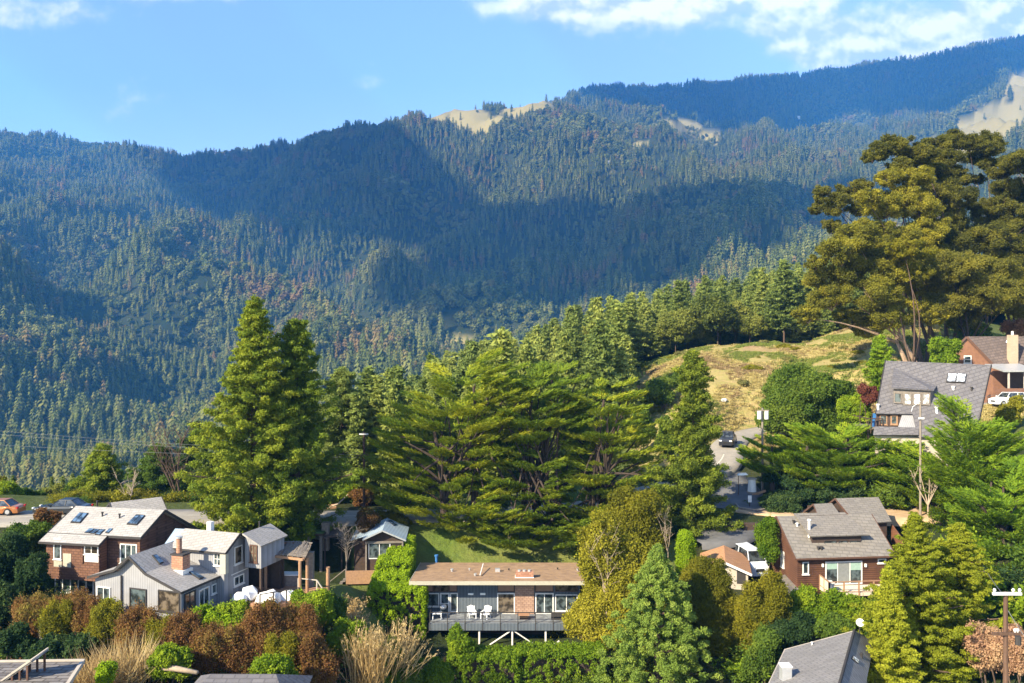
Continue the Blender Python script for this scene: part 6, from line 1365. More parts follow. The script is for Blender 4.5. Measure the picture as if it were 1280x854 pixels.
def hillside():
    rng = np.random.default_rng(21); N = 60000
    u = rng.uniform(-.80, .80, N); d = np.sqrt(rng.uniform(96**2, 480**2, N)); x = u * d; px = u * F + CX
    ok = np.ones(N, bool)
    ok &= ~((px > 782) & (d < 174) & (px < 1300))                      # the open grass hill
    ok &= ~((px > 1080) & (d < 200))
    ok &= ~((px > 500) & (px < 800) & (d < 112)); ok &= ~((px > 690) & (d < 120) & (px < 800))
    ok &= ~((px < 240) & (d < 99))
    i = np.clip(np.searchsorted(U, u) - 1, 0, len(U) - 1); k = np.clip(((np.log(d) - LD[0]) / (LD[1] - LD[0])).astype(int), 0, len(LD) - 1)
    vis = visible_mask(24)[k, i]; ok &= vis & (dry[k, i] < .5)
    cell = {}; P_ = []
    for j in np.argsort(d):
        if not ok[j]: continue
        sp = 4.4 if d[j] < 150 else 4.8 if d[j] < 250 else 5.6
        key = (int(x[j] // sp), int(d[j] // sp)); good = True
        for a in (-1, 0, 1):
            for b in (-1, 0, 1):
                for (xx, dd) in cell.get((key[0] + a, key[1] + b, sp), ()):
                    if (xx - x[j])**2 + (dd - d[j])**2 < sp * sp: good = False
        if not good: continue
        cell.setdefault((key[0], key[1], sp), []).append((x[j], d[j])); P_.append(j)
    P_ = np.array(P_); x, d, px = x[P_], d[P_], px[P_]; n = len(x); z = gz(x, d)
    kind = (fbm(x / 45, d / 45, 2, 61) + rng.normal(size=n) * .10 > .585)
    h = rng.uniform(11, 19, n) * (.75 + .5 * fbm(x / 60, d / 60, 2, 62))
    h = np.where((px < 300) & (d < 170), h * np.clip(.45 + (d - 96) / 140, .4, 1), h)
    h = np.where((px > 430) & (px < 640) & (d < 260), h * 1.2, h)
    h = np.where(kind, h * .62, h); h = np.where(rng.random(n) < .15, h * .6, h)
    # keep the crests at the height the photograph shows
    lim = np.interp(px, [0, 60, 120, 200, 260, 330, 420, 470, 520, 600, 680, 720, 760, 800, 850, 900, 960, 1000, 1060, 1130, 1280], [610, 600, 590, 560, 560, 545, 520, 470, 440, 425, 400, 380, 362, 370, 345, 342, 322, 330, 325, 330, 330])
    top = (CY - lim) * d / F + rng.normal(size=n) * 1.2
    h = np.minimum(h, np.maximum(top - z, 3.0)); ok = h > 3.2; ok |= d < 140
    x, d, px, z, kind, h = x[ok], d[ok], px[ok], z[ok], kind[ok], h[ok]; n = len(x)
    size = h / d; order = np.argsort(-size * (np.abs(px - 640) < 660)); ind = set(); cnt = [0, 0]
    for j in order:
        q_ = int(kind[j])
        if cnt[q_] < (262, 150)[q_] and abs(px[j] - 640) < 655: cnt[q_] += 1; ind.add(int(j))
    marks = [(-999, 'at the far left edge'), (40, 'above the orange-brown sedan'), (90, 'above the parked dark sedan'), (150, 'around the pale bare sapling'), (205, 'around the large bare tree'), (262, 'left of the tallest redwood'), (345, 'between the two redwoods'), (395, 'left of the dark pine'), (432, 'right of the dark pine'),
             (462, 'behind the brown utility pole'), (492, 'above the left shoulder of the widest cypress'), (525, 'left of the widest cypress top'), (560, 'behind the widest cypress top'), (600, 'right of the widest cypress top'), (635, 'left of the fanned cypress top'), (668, 'above the fanned cypress'), (700, 'between the fanned and drooping cypresses'), (735, 'left of the drooping cypress top'), (770, 'right of the drooping cypress top'),
             (800, 'on the crest at the grass hill corner'), (835, 'on the crest above the slim conifer'), (880, 'on the crest above the hill bend'), (925, 'on the crest above the pale boulder'), (965, 'on the crest above the leafy hill tree'), (1005, 'at the foot of the leaning gum'), (1050, 'behind the pale gum limbs'), (1110, 'behind the gum trunks'), (1200, 'behind the brown gabled house')]
    mk = [max(i for i, (a, _) in enumerate(marks) if px[j] >= a) for j in range(n)]
    rows = {}
    for j in ind: rows.setdefault((mk[j], bool(kind[j])), []).append(j)
    lab = {}
    for (m_, kd), js in rows.items():
        js = sorted(js, key=lambda j: d[j]); third = max(1, -(-len(js) // 3))
        for a in range(0, len(js), third):
            part_ = sorted(js[a:a + third], key=lambda j: -h[j]); rw = ['nearest row', 'middle row', 'farthest row'][min(2, a // third)]
            for r_, j in enumerate(part_):
                adj = ['tallest', 'second tallest', 'medium', 'shortest'][0 if r_ == 0 else 3 if r_ == len(part_) - 1 and len(part_) > 2 else 1 if r_ == 1 else 2]
                lab[j] = '%s %s %s, %s' % (adj, 'round leafy tree' if kd else 'conifer', marks[m_][1], rw)
    for j in sorted(ind):
        t = int(rng.integers(7, 11)) if kind[j] else int(rng.integers(0, 7)); o = link('leafy_tree' if kind[j] else 'hillside_conifer', MID_MESH[t]); s = float(h[j])
        o.location = (x[j], d[j], z[j] - .2); ws = float(rng.uniform(.85, 1.3)); o.scale = (s * ws, s * ws, s); o.rotation_euler = (0, 0, float(rng.uniform(0, 6.28)))
        w = lab[j]; gi = [b for a, b in ([(330, 'below the road'), (640, 'behind the cypresses'), (860, 'on the wooded crest'), (9999, 'above the grass hill')]) if px[j] < a][0]
        tag(o, w, 'tree', ('leafy trees ' if kind[j] else 'conifers ') + gi)
    rest = np.array([j for j in range(n) if j not in ind]); print('hillside', n, cnt, 'rest', len(rest), 'dmin rest', d[rest].min())
    pk = np.where(kind[rest], rng.integers(7, 11, len(rest)), rng.integers(0, 7, len(rest)))
    o = forest_stuff('hillside_forest', 'sunlit mixed wood covering the hillside crests', np.stack([x[rest], d[rest], z[rest] - .3], 1), pk, h[rest], rng.uniform(0, 6.28, len(rest)), rng.uniform(.85, 1.3, len(rest)), [(V, Q, T) for V, Q, T in MID_T])
    me = o.data; me.materials.clear(); me.materials.append(LM['hill_conifer_foliage']); me.materials.append(LM['hill_leaf_foliage'])
    nc = sum(len(t[1]) for t in MID_T[:7]); mi = np.zeros(len(me.polygons), np.int32); mi[nc:] = 1; me.polygons.foreach_set('material_index', mi)
hillside()
# ------------------------------------------------------------------ large trees by the road
def big_conifers():
    conifer('redwood', 'tallest bright green redwood, its pointed top highest beside the road', 318, 372, 694, 150, 78, LM['redwood_foliage'], 1, rc=.72, leaf=.27, nb=230, flat=.6, lump=.28, tipup=.10, droop=-.22, limbs=40, cover=1.05)
    conifer('redwood', 'slightly shorter redwood with an open gappy top, right beside the tallest one', 370, 400, 690, 128, 80.5, LM['redwood_foliage'], 2, rc=.7, leaf=.27, nb=170, flat=.6, lump=.40, tipup=.2, droop=-.2, limbs=50, cover=1.0,
            prof=lambda f, rad: rad * (min(1, .55 + 2 * f) if f < .25 else max(.30, 1 - (f - .25) * 1.15)) * (1 if f < .93 else .5))
    conifer('dark_pine', 'dark blue-green pine between the redwoods and the utility pole', 427, 462, 642, 92, 100, LM['hill_conifer_foliage'], 3, rc=.9, leaf=.32, nb=84, flat=.5, lump=.35, cover=1.0,
            prof=lambda f, rad: rad * (min(1, .5 + 2.2 * f) if f < .25 else (1 - ((f - .25) / .75) ** 2) * .95 + .12))
    conifer('slim_conifer', 'slim ragged conifer standing alone between the cypresses and the driveway', 866, 441, 690, 84, 84, LM['slim_conifer_foliage'], 4, rc=.75, leaf=.27, nb=135, flat=.65, lump=.38, tipup=.15, droop=-.15, limbs=50, cover=1.05,
            prof=lambda f, rad: rad * np.interp(f, [0, .1, .32, .45, .7, .9, 1], [.8, 1.1, 1.05, .70, .52, .30, .1]) * (1 + .22 * math.sin(f * 23)))
    conifer('blue_pine', 'dense blue-green cone shaped pine at the bottom beside the round olive trees', 822, 684, 935, 140, 60, LM['blue_pine_foliage'], 5, rc=.42, leaf=.17, nb=430, flat=.8, lump=.2, tipup=.35, droop=-.05, arms=(.7, 1.0), cover=1.3, limbs=20, jit=.8,
            prof=lambda f, rad: rad * (np.interp(f, [0, .3, .6, .8, .93, 1], [1, .88, .58, .33, .12, .02])))
    conifer('feathery_redwood', 'large feathery yellow-green redwood at the bottom in front of the cedar house', 1145, 644, 930, 118, 54, LM['feather_foliage'], 6, rc=.36, leaf=.16, nb=460, flat=.5, lump=.35, tipup=.2, droop=-.25, limbs=60, cover=1.0,
            prof=lambda f, rad: rad * (1 if f < .4 else (1 - ((f - .4) / .6) ** 1.1) + .06))
    conifer('feathery_redwood', 'lower feathery redwood beside the right slope of the dish roof', 1112, 712, 930, 62, 51, LM['feather_foliage'], 16, rc=.34, leaf=.16, nb=220, flat=.5, lump=.35, tipup=.2, droop=-.25, limbs=30)
    conifer('feathery_redwood', 'darker feathery redwood nearest the crossarm pole', 1198, 655, 930, 88, 57, LM['feather_foliage'], 7, rc=.36, leaf=.16, nb=360, flat=.5, lump=.4, tipup=.2, droop=-.25, limbs=60, cover=1.0,
            prof=lambda f, rad: rad * (1 if f < .5 else (1 - ((f - .5) / .5) ** 1.5) + .08))
    conifer('young_cypress', 'slender young cypress left of the A-frame roof', 1100, 420, 505, 34, 104, LM['bright_cypress_foliage'], 8, rc=.55, leaf=.38, nb=60, flat=.45, tipup=.9, droop=0, ratio=.25, lump=.3)
    conifer('column_cypress', 'narrow green column cypress beside the orange roofed garage', 857, 666, 722, 15, 72.5, LM['hedge_foliage'], 9, rc=.42, leaf=.16, nb=60, flat=.9, lump=.12, prof=lambda f, rad: rad * (1 if f < .7 else 1 - (f - .7) * 2.2), tipup=.4)
    conifer('roadside_conifer', 'rounded green conifer across the road right of the pale bare sapling', 197, 556, 640, 66, 97, LM['mid_leaf_foliage'], 10, rc=.75, leaf=.28, nb=70, flat=.7, lump=.3)
    conifer('roadside_conifer', 'yellow-green conifer across the road left of the pale bare sapling', 128, 556, 640, 60, 96, LM['redwood_foliage'], 11, rc=.7, leaf=.28, nb=64, flat=.6, lump=.3)
    conifer('roadside_conifer', 'dark conifer across the road touching the tallest redwood', 245, 528, 640, 62, 104, LM['dark_leaf_foliage'], 12, rc=.75, leaf=.3, nb=76, flat=.6, lump=.35)
big_conifers()
def cypresses():
    def E_(l): return [((place(px, D), D, zof(py, D)), (rx * D / F, ry, rz * D / F)) for px, py, D, rx, ry, rz in l]
    cypress('broad_cypress', 'widest old cypress at the left of the dark layered group', E_([(540, 560, 87, 74, 5, 72), (592, 525, 88, 72, 5.5, 84), (620, 500, 89, 42, 4.5, 62), (556, 622, 85, 88, 4.5, 36), (500, 590, 87, 36, 3, 56), (610, 652, 83.5, 56, 4, 30)]),
            [(place(556, 86), 86, gz(place(556, 86), 86)), (place(590, 88), 88, gz(place(590, 88), 88))], LM['cypress_foliage'], 31, npads=340, rp=1.15, leaf=.50, lift=.38, limbs=46)
    cypress('broad_cypress', 'old cypress in the middle of the group with several fanned trunks', E_([(665, 535, 88.5, 70, 5, 80), (690, 500, 90, 50, 4.5, 50), (655, 605, 86, 66, 4.5, 46), (690, 662, 83, 58, 3.5, 26), (640, 668, 82.5, 50, 3, 20)]),
            [(place(p, 87), 87 + o, gz(place(p, 87), 87 + o)) for p, o in ((655, 0), (668, .6), (680, -.4), (690, .3))], LM['cypress_foliage'], 32, npads=270, rp=1.1, leaf=.50, lift=.36, limbs=50)
    cypress('broad_cypress', 'old cypress at the right of the group with long open drooping boughs', E_([(755, 528, 88, 60, 4.5, 56), (768, 580, 87, 64, 4.5, 50), (728, 620, 86, 52, 4, 38), (745, 662, 83.5, 44, 3, 24)]),
            [(place(738, 87), 87, gz(place(738, 87), 87)), (place(752, 88), 88, gz(place(752, 88), 88))], LM['cypress_foliage'], 33, npads=190, rp=1.15, leaf=.52, lift=.30, limbs=50)
    cypress('cypress_thicket', 'long low bank of bright cypress boughs below the A-frame house', E_([(965, 570, 93, 40, 3, 24), (1010, 565, 94, 46, 3.5, 30), (1060, 562, 94, 44, 3.5, 28), (1105, 562, 93, 34, 3, 26), (1030, 592, 91, 60, 3, 22), (1118, 572, 91, 36, 3, 30), (1090, 590, 90, 40, 3, 24)]),
            [(place(p, 92), 92, gz(place(p, 92), 92)) for p in (968, 1005, 1050, 1095)], LM['bright_cypress_foliage'], 34, npads=640, rp=.85, leaf=.46, lift=.5, limbs=16)
    cypress('leaning_cypress', 'bright cypress with a spiky leaning top against the A-frame roof', E_([(1192, 520, 83, 15, 1.3, 24), (1205, 555, 82, 34, 3, 28), (1240, 560, 81, 30, 3, 30), (1228, 600, 79, 46, 3, 34), (1195, 590, 80, 30, 3, 26)]),
            [(place(1200, 80), 80, gz(place(1200, 80), 80)), (place(1232, 80), 80, gz(place(1232, 80), 80))], LM['bright_cypress_foliage'], 35, npads=380, rp=.75, leaf=.48, lift=.8, limbs=14, layers=False)
    cypress('spreading_cypress', 'bright spreading cypress at the right edge above the crossarm pole', E_([(1250, 660, 74, 42, 3, 40), (1275, 610, 76, 30, 3, 40), (1255, 720, 68, 44, 3, 40), (1290, 700, 70, 30, 3, 50), (1222, 640, 74, 26, 2.5, 40)]),
            [(place(1250, 72), 72, gz(place(1250, 72), 72))], LM['bright_cypress_foliage'], 36, npads=460, rp=.75, leaf=.44, lift=.6, limbs=14)
    cypress('spreading_cypress', 'bright spreading cypress behind the cedar house and its dirt drive', E_([(1140, 600, 87, 36, 3, 34), (1180, 620, 85, 34, 3, 34), (1130, 575, 89, 26, 2.5, 20), (1195, 655, 80, 28, 3, 30)]),
            [(place(1150, 87), 87, gz(place(1150, 87), 87)), (place(1185, 83), 83, gz(place(1185, 83), 83))], LM['bright_cypress_foliage'], 37, npads=330, rp=.8, leaf=.46, lift=.6, limbs=14)
cypresses()

# ------------------------------------------------------------------ gum trees above the A-frame house
def gums():
    T = [  # label, foliage, trunk foot px, D, bark, clumps (px, py, r px)
        ('leaning gum tree with golden foliage and pale bare limbs, furthest left of the grove', 'gum_foliage', (1136, 128), M_gum_bark, [(1010, 395, 13), (1030, 350, 18), (1052, 318, 20), (1040, 375, 20), (1075, 345, 22), (1072, 300, 18), (1095, 370, 20), (1100, 320, 20), (1062, 400, 16), (1110, 400, 18), (1020, 330, 10), (1085, 412, 15), (1128, 345, 22), (1120, 295, 20)]),
        ('tall gum tree with golden rounded crown in the middle of the grove', 'gum_foliage', (1150, 132), M_bark, [(1105, 262, 20), (1130, 250, 20), (1150, 262, 20), (1092, 285, 16), (1160, 290, 22), (1140, 310, 22), (1165, 330, 20), (1112, 225, 16), (1145, 225, 17), (1085, 250, 14), (1150, 360, 20), (1130, 390, 17), (1165, 395, 16)]),
        ('gum tree with a flat dark tier reaching left over the golden ones', 'dark_gum_foliage', (1160, 140), M_bark, [(1035, 245, 15), (1050, 258, 16), (1070, 240, 16), (1022, 262, 10), (1100, 190, 14), (1120, 184, 16), (1090, 198, 10), (1136, 195, 14), (1040, 285, 12), (1125, 210, 14), (1075, 262, 14)]),
        ('tall dark gum tree with the rounded twin heads at the skyline', 'dark_gum_foliage', (1184, 142), M_bark, [(1150, 195, 16), (1170, 185, 16), (1188, 178, 15), (1160, 215, 18), (1185, 205, 18), (1195, 225, 16), (1175, 240, 20), (1200, 250, 18), (1185, 275, 20), (1170, 300, 20), (1200, 310, 22)]),
        ('dark gum tree with a single umbrella head and open sky beneath it', 'dark_gum_foliage', (1222, 146), M_bark, [(1212, 182, 13), (1228, 178, 15), (1242, 186, 13), (1222, 198, 14), (1236, 206, 10), (1222, 225, 8), (1225, 262, 14), (1215, 285, 18), (1238, 300, 18)]),
        ('dark gum tree at the right edge with a wide shaded crown', 'dark_gum_foliage', (1262, 138), M_dark_bark, [(1252, 215, 14), (1272, 205, 16), (1292, 212, 16), (1262, 238, 18), (1285, 245, 20), (1250, 262, 18), (1270, 280, 24), (1295, 290, 24), (1248, 300, 20), (1262, 325, 24), (1285, 340, 26), (1300, 320, 22)]),
        ('gum tree of low dark foliage between the pale trunks and the brown gabled house', 'dark_gum_foliage', (1205, 130), M_dark_bark, [(1185, 340, 22), (1205, 330, 20), (1225, 345, 24), (1195, 370, 22), (1215, 385, 22), (1240, 375, 24), (1180, 385, 18), (1240, 345, 20), (1205, 405, 14), (1262, 372, 22), (1285, 385, 20), (1270, 355, 20)]),
        ('small bright green leafy gum low in front of the grove', 'olive_leaf_foliage', (1141, 124), M_bark, [(1130, 312, 14), (1145, 322, 14), (1122, 330, 12), (1150, 340, 12), (1135, 345, 12)]),
    ]
    for i, (lab, fol, (tx, D), bark, cl) in enumerate(T):
        rng = np.random.default_rng(400 + i); rr = random.Random(i); x = place(tx, D); g = gz(x, D); root = plant_root('gum_tree', lab, 'tree', (x, D, g), 'gum trees above the A-frame house')
        C, Rr, tint = [], [], []; ends = []
        for (px, py, r) in cl:
            dd = D + rng.uniform(-4, 4); c = np.array([place(px, dd), dd, zof(py, dd)]); R_ = r * D / F * (1.22 if py < 300 else 1.38); ends.append((V3(*c), R_)); n = 38
            o = unit(rng.normal(size=(n, 3))); o[:, 2] = o[:, 2] * .75 + .2
            C.append(c + o * np.array([R_, R_, R_ * .8]) * rng.uniform(.55, 1.0, (n, 1))); s = R_ * rng.uniform(.14, .34, n); Rr.append(np.stack([s, s, s * .75], 1)); tint.append(np.clip(rng.normal(.5, .2, n), 0, 1))
        C = np.concatenate(C); Rr = np.concatenate(Rr); tint = np.concatenate(tint); n = 1.25 * 4 * math.pi * Rr[:, 0] ** 2 * .8 / (.30 * .30 * .45 * .5)
        add_crown(root, clump_leaves(rng, C, Rr, tint, n, .30, .45, shell=.3, jit=.8, upb=.15), LM[fol])
        mb = MB(); cen = sum((e[0] for e in ends), V3(0, 0, 0)) / len(ends); hmid = g + (max(e[0].z for e in ends) - g) * .35
        fork = V3(x + (cen.x - x) * .25, D, hmid * .6 + g * .4); R0 = .40 if i in (0, 1, 3, 6) else .32
        for k in range(2 if i < 7 else 1):
            f2 = fork + V3(rr.uniform(-.8, .8) + k * 1.2, rr.uniform(-1, 1), 0); ft = V3(x + k * 1.6 + rr.uniform(-.2, .2), D + rr.uniform(-1, 1), g - .4)
            mb.tube(limb_pts(ft, f2, .03, 4, rr), [R0 * 1.1, R0, R0 * .85, R0 * .75, R0 * .6], 8)
            for e, R_ in ends[k::4] if i < 7 else ends[::2]: mb.tube(limb_pts(f2, e + V3(0, 0, -R_ * .2), .10, 5, rr), [R0 * .5, R0 * .42, R0 * .33, R0 * .25, R0 * .16, .04], 6, caps=False)
            for e, R_ in ends[k::2]:
                for q_ in range(3): mb.tube([e + V3(0, 0, -R_ * .5), e + V3(rr.uniform(-1, 1), rr.uniform(-1, 1), rr.uniform(.1, .8)) * R_ * .8], [.10, .03], 4, caps=False)
        mb.build('trunk', bark, root)
    for px, D, w in ((1171, 134, .30), (1196, 150, .32), (1240, 150, .30)):
        pass
gums()

# ------------------------------------------------------------------ leafy trees, shrubs, hedges
B = bush
B('leafy_tree_large', 'broad bright green leafy tree on the grass hill beside the utility pole', 'tree', 1008, 464, 552, 118, 107, LM['mid_leaf_foliage'], 41, leaf=.30, lobes=14, rc=.8, cover=1.2, stems=5)
B('golden_tree', 'rounded golden green tree between the cypresses and the orange roofed garage', 'tree', 793, 622, 705, 88, 78, LM['olive_leaf_foliage'], 42, leaf=.22, lobes=8, rc=.75, stems=4)
B('golden_tree', 'loose golden tree with pale twigs beside the long low house', 'tree', 779, 660, 838, 108, 67.5, LM['golden_leaf_foliage'], 43, leaf=.20, lobes=9, rc=.70, stems=6, cover=.85)
B('willowy_tree', 'yellow-green loose tree low at the deck end of the long house', 'tree', 742, 748, 812, 58, 67, LM['golden_leaf_foliage'], 44, leaf=.18, lobes=6, rc=.55, cover=.95)
B('round_tree', 'rounded olive green tree in front of the orange roofed garage', 'tree', 888, 706, 880, 78, 64, LM['olive_leaf_foliage'], 45, leaf=.13, lobes=7, rc=.55, cover=1.6, flat=.9)
B('round_tree', 'taller rounded olive green tree in front of the cedar house corner', 'tree', 946, 716, 890, 72, 63, LM['olive_leaf_foliage'], 46, leaf=.13, lobes=7, rc=.55, cover=1.6, flat=.9)
B('ivy_column', 'bright ivy column on a post left of the cedar house', 'ivy', 960, 650, 707, 25, 74, LM['bright_leaf_foliage'], 47, leaf=.15, lobes=5, rc=.4, cover=1.4, stems=1)
B('hillside_bush', 'small green bush among the garage and the ivy column', 'bush', 975, 745, 800, 40, 64, LM['mid_leaf_foliage'], 48, leaf=.17)
for i, (px, y0, y1, w, D, m, lab) in enumerate([
    (1008, 745, 800, 56, 63.5, 'bright_leaf_foliage', 'bright bush below the corner of the cedar house'), (1050, 748, 800, 62, 63.5, 'bright_leaf_foliage', 'bright bush directly below the pale railed deck'), (1088, 752, 800, 48, 63, 'mid_leaf_foliage', 'green bush between the pale deck and the feathery redwood'),
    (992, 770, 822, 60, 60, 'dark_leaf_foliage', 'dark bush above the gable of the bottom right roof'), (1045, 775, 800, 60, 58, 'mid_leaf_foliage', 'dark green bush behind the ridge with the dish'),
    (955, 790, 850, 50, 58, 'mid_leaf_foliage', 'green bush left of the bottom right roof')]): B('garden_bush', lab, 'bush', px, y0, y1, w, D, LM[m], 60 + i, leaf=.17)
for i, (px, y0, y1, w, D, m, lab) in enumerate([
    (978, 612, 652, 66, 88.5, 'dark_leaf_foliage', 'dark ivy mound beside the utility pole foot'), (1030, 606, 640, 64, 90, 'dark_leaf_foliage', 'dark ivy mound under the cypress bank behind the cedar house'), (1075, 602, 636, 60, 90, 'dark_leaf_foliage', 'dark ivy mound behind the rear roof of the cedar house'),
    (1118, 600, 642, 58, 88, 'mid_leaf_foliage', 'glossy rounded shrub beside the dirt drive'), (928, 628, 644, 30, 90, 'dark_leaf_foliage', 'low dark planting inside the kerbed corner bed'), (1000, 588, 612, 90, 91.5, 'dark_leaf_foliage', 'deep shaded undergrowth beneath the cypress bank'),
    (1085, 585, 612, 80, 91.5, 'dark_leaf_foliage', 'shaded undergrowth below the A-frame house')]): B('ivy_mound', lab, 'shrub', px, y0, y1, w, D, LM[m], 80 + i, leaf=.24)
B('wine_bush', 'small wine red bush against the left edge of the A-frame roof', 'bush', 1086, 481, 507, 25, 98, LM['wine_leaf_foliage'], 90, leaf=.2)
B('hill_shrub', 'light green shrub beside the A-frame side deck', 'bush', 1068, 498, 530, 44, 101, LM['bright_leaf_foliage'], 91, leaf=.26)
B('hill_shrub', 'pale shrub between the A-frame house and the white car', 'bush', 1262, 500, 535, 34, 100, LM['golden_leaf_foliage'], 92, leaf=.25, cover=.9)
B('hill_shrub', 'green shrub between the gum trunks and the A-frame roof', 'bush', 1180, 425, 462, 44, 118, LM['bright_leaf_foliage'], 93, leaf=.32)
B('hill_shrub', 'dark green shrub beneath the gums left of the brown gable', 'bush', 1218, 400, 440, 40, 135, LM['mid_leaf_foliage'], 94, leaf=.35)
B('hill_shrub', 'reddish brown shrub above the beige chimney', 'bush', 1275, 395, 425, 40, 135, LM['pink_leaf_foliage'], 95, leaf=.35)
B('hill_shrub', 'grey-green shrub at the lower left foot of the grass hill', 'bush', 822, 470, 508, 44, 130, LM['mid_leaf_foliage'], 96, leaf=.35)
for i, (px, y0, y1, w, D) in enumerate([(852, 458, 490, 30, 140), (800, 505, 560, 40, 112), (835, 520, 575, 36, 106)]): B('hill_shrub', ['round shrub on the crest edge above the slim conifer', 'green shrub at the cypress side of the grass hill', 'green shrub behind the slim conifer'][i], 'bush', px, y0, y1, w, D, LM['mid_leaf_foliage'], 97 + i, leaf=.3)
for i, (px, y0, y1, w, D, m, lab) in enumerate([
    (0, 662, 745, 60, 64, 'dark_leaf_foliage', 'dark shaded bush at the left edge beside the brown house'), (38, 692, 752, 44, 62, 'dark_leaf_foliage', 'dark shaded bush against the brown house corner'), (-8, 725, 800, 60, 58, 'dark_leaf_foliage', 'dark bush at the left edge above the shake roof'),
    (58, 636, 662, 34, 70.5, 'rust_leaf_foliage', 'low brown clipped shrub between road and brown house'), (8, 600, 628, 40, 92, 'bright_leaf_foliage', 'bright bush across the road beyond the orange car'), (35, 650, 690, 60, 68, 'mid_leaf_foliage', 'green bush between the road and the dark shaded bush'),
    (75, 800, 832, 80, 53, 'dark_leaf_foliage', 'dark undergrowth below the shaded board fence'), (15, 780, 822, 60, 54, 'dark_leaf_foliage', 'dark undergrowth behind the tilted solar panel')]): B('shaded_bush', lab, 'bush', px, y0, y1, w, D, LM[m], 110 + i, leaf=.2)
rust = [(40, 750, 800, 62, 57.5, 'rust_leaf_foliage'), (92, 748, 792, 60, 57, 'rust_leaf_foliage'), (70, 758, 800, 40, 55.5, 'olive_leaf_foliage'), (132, 758, 800, 44, 55, 'golden_leaf_foliage'), (112, 752, 795, 44, 56, 'rust_leaf_foliage'), (172, 770, 822, 60, 54.5, 'rust_leaf_foliage'), (205, 778, 825, 52, 54, 'olive_leaf_foliage'),
        (228, 772, 822, 48, 53.5, 'rust_leaf_foliage'), (262, 790, 836, 56, 53, 'rust_leaf_foliage'), (300, 785, 838, 60, 53.5, 'rust_leaf_foliage'), (332, 768, 830, 52, 54, 'rust_leaf_foliage'), (372, 762, 828, 66, 55, 'rust_leaf_foliage'), (395, 795, 845, 44, 52, 'rust_leaf_foliage'), (350, 800, 845, 40, 51.5, 'olive_leaf_foliage')]
rl = ['at the dark left end of the hedge row', 'under the glazed lower storey of the brown house', 'olive tinged, low in front of the first rust ones', 'golden, beside the corner of the grey house', 'between the brown house step and the golden shrub', 'below the dark framed picture window', 'olive green, below the drainpipe side of the grey house', 'below the glazed corner of the grey house', 'below the yellow-green bushes', 'left below the deck railing', 'directly below the white furniture covers', 'largest, below the pergola deck', 'low, beside the straw coloured grasses', 'low olive one in front of the largest']
for i, (px, y0, y1, w, D, m) in enumerate(rust): B('smoke_bush', ('rust brown shrub ' if m == 'rust_leaf_foliage' else 'shrub ') + rl[i], 'shrub', px, y0 - 2, y1 + 12, w, D, LM[m], 130 + i, leaf=.12, rc=.26, cover=.40, lobes=11, flat=1.4, sprig=6)
for i, (px, y0, y1, w, D, m, lab) in enumerate([
    (253, 762, 802, 44, 56.0, 'hedge_foliage', 'yellow-green bush below the glazed corner of the grey house'), (290, 750, 795, 46, 57.0, 'bright_leaf_foliage', 'bright round bush below the white domes'), (282, 768, 802, 40, 55.2, 'hedge_foliage', 'yellow-green bush in front of the bright round bush'), (128, 752, 772, 26, 57.5, 'hedge_foliage', 'small yellow-green bush under the little double window'),
    (392, 738, 792, 62, 59.0, 'bright_leaf_foliage', 'large bright bush below the log post'), (345, 758, 792, 46, 57.5, 'golden_leaf_foliage', 'pale mixed bush under the deck railing'), (415, 742, 790, 40, 60.5, 'mid_leaf_foliage', 'green bush at the edge of the small lawn'), (432, 772, 838, 52, 57, 'bright_leaf_foliage', 'bright leafy bush left of the straw coloured grasses'),
    (338, 816, 868, 60, 49, 'bright_leaf_foliage', 'bright bush over the hip roof at the bottom'), (210, 812, 850, 56, 50.5, 'bright_leaf_foliage', 'low green bush behind the fallen white log'), (132, 828, 862, 20, 47.5, 'hedge_foliage', 'small upright yellow-green shrub in the dry brush'), (505, 818, 870, 48, 57, 'mid_leaf_foliage', 'green bush below the clipped hedge end'), (545, 828, 872, 40, 58, 'bright_leaf_foliage', 'bright bush left of the long bottom hedge'),
    (575, 787, 835, 40, 63.5, 'bright_leaf_foliage', 'rounded bush under the left end of the long deck'), (458, 640, 668, 34, 80.5, 'rust_leaf_foliage', 'russet hedge between road and cottage'), (490, 640, 660, 50, 84.6, 'olive_leaf_foliage', 'low olive hedge along the near roadside'), (478, 805, 860, 50, 55, 'mid_leaf_foliage', 'green shrub behind the straw coloured grasses'),
    (425, 600, 632, 56, 96, 'bright_leaf_foliage', 'bright roadside bush left of the brown utility pole'), (452, 612, 636, 30, 94, 'rust_leaf_foliage', 'reddish roadside shrub at the foot of the brown utility pole'), (378, 655, 676, 34, 80.2, 'hedge_foliage', 'yellow-green creeper spilling over the grassed shed roof')]): B('garden_bush', lab, 'bush', px, y0, y1, w, D, LM[m], 160 + i, leaf=.17)
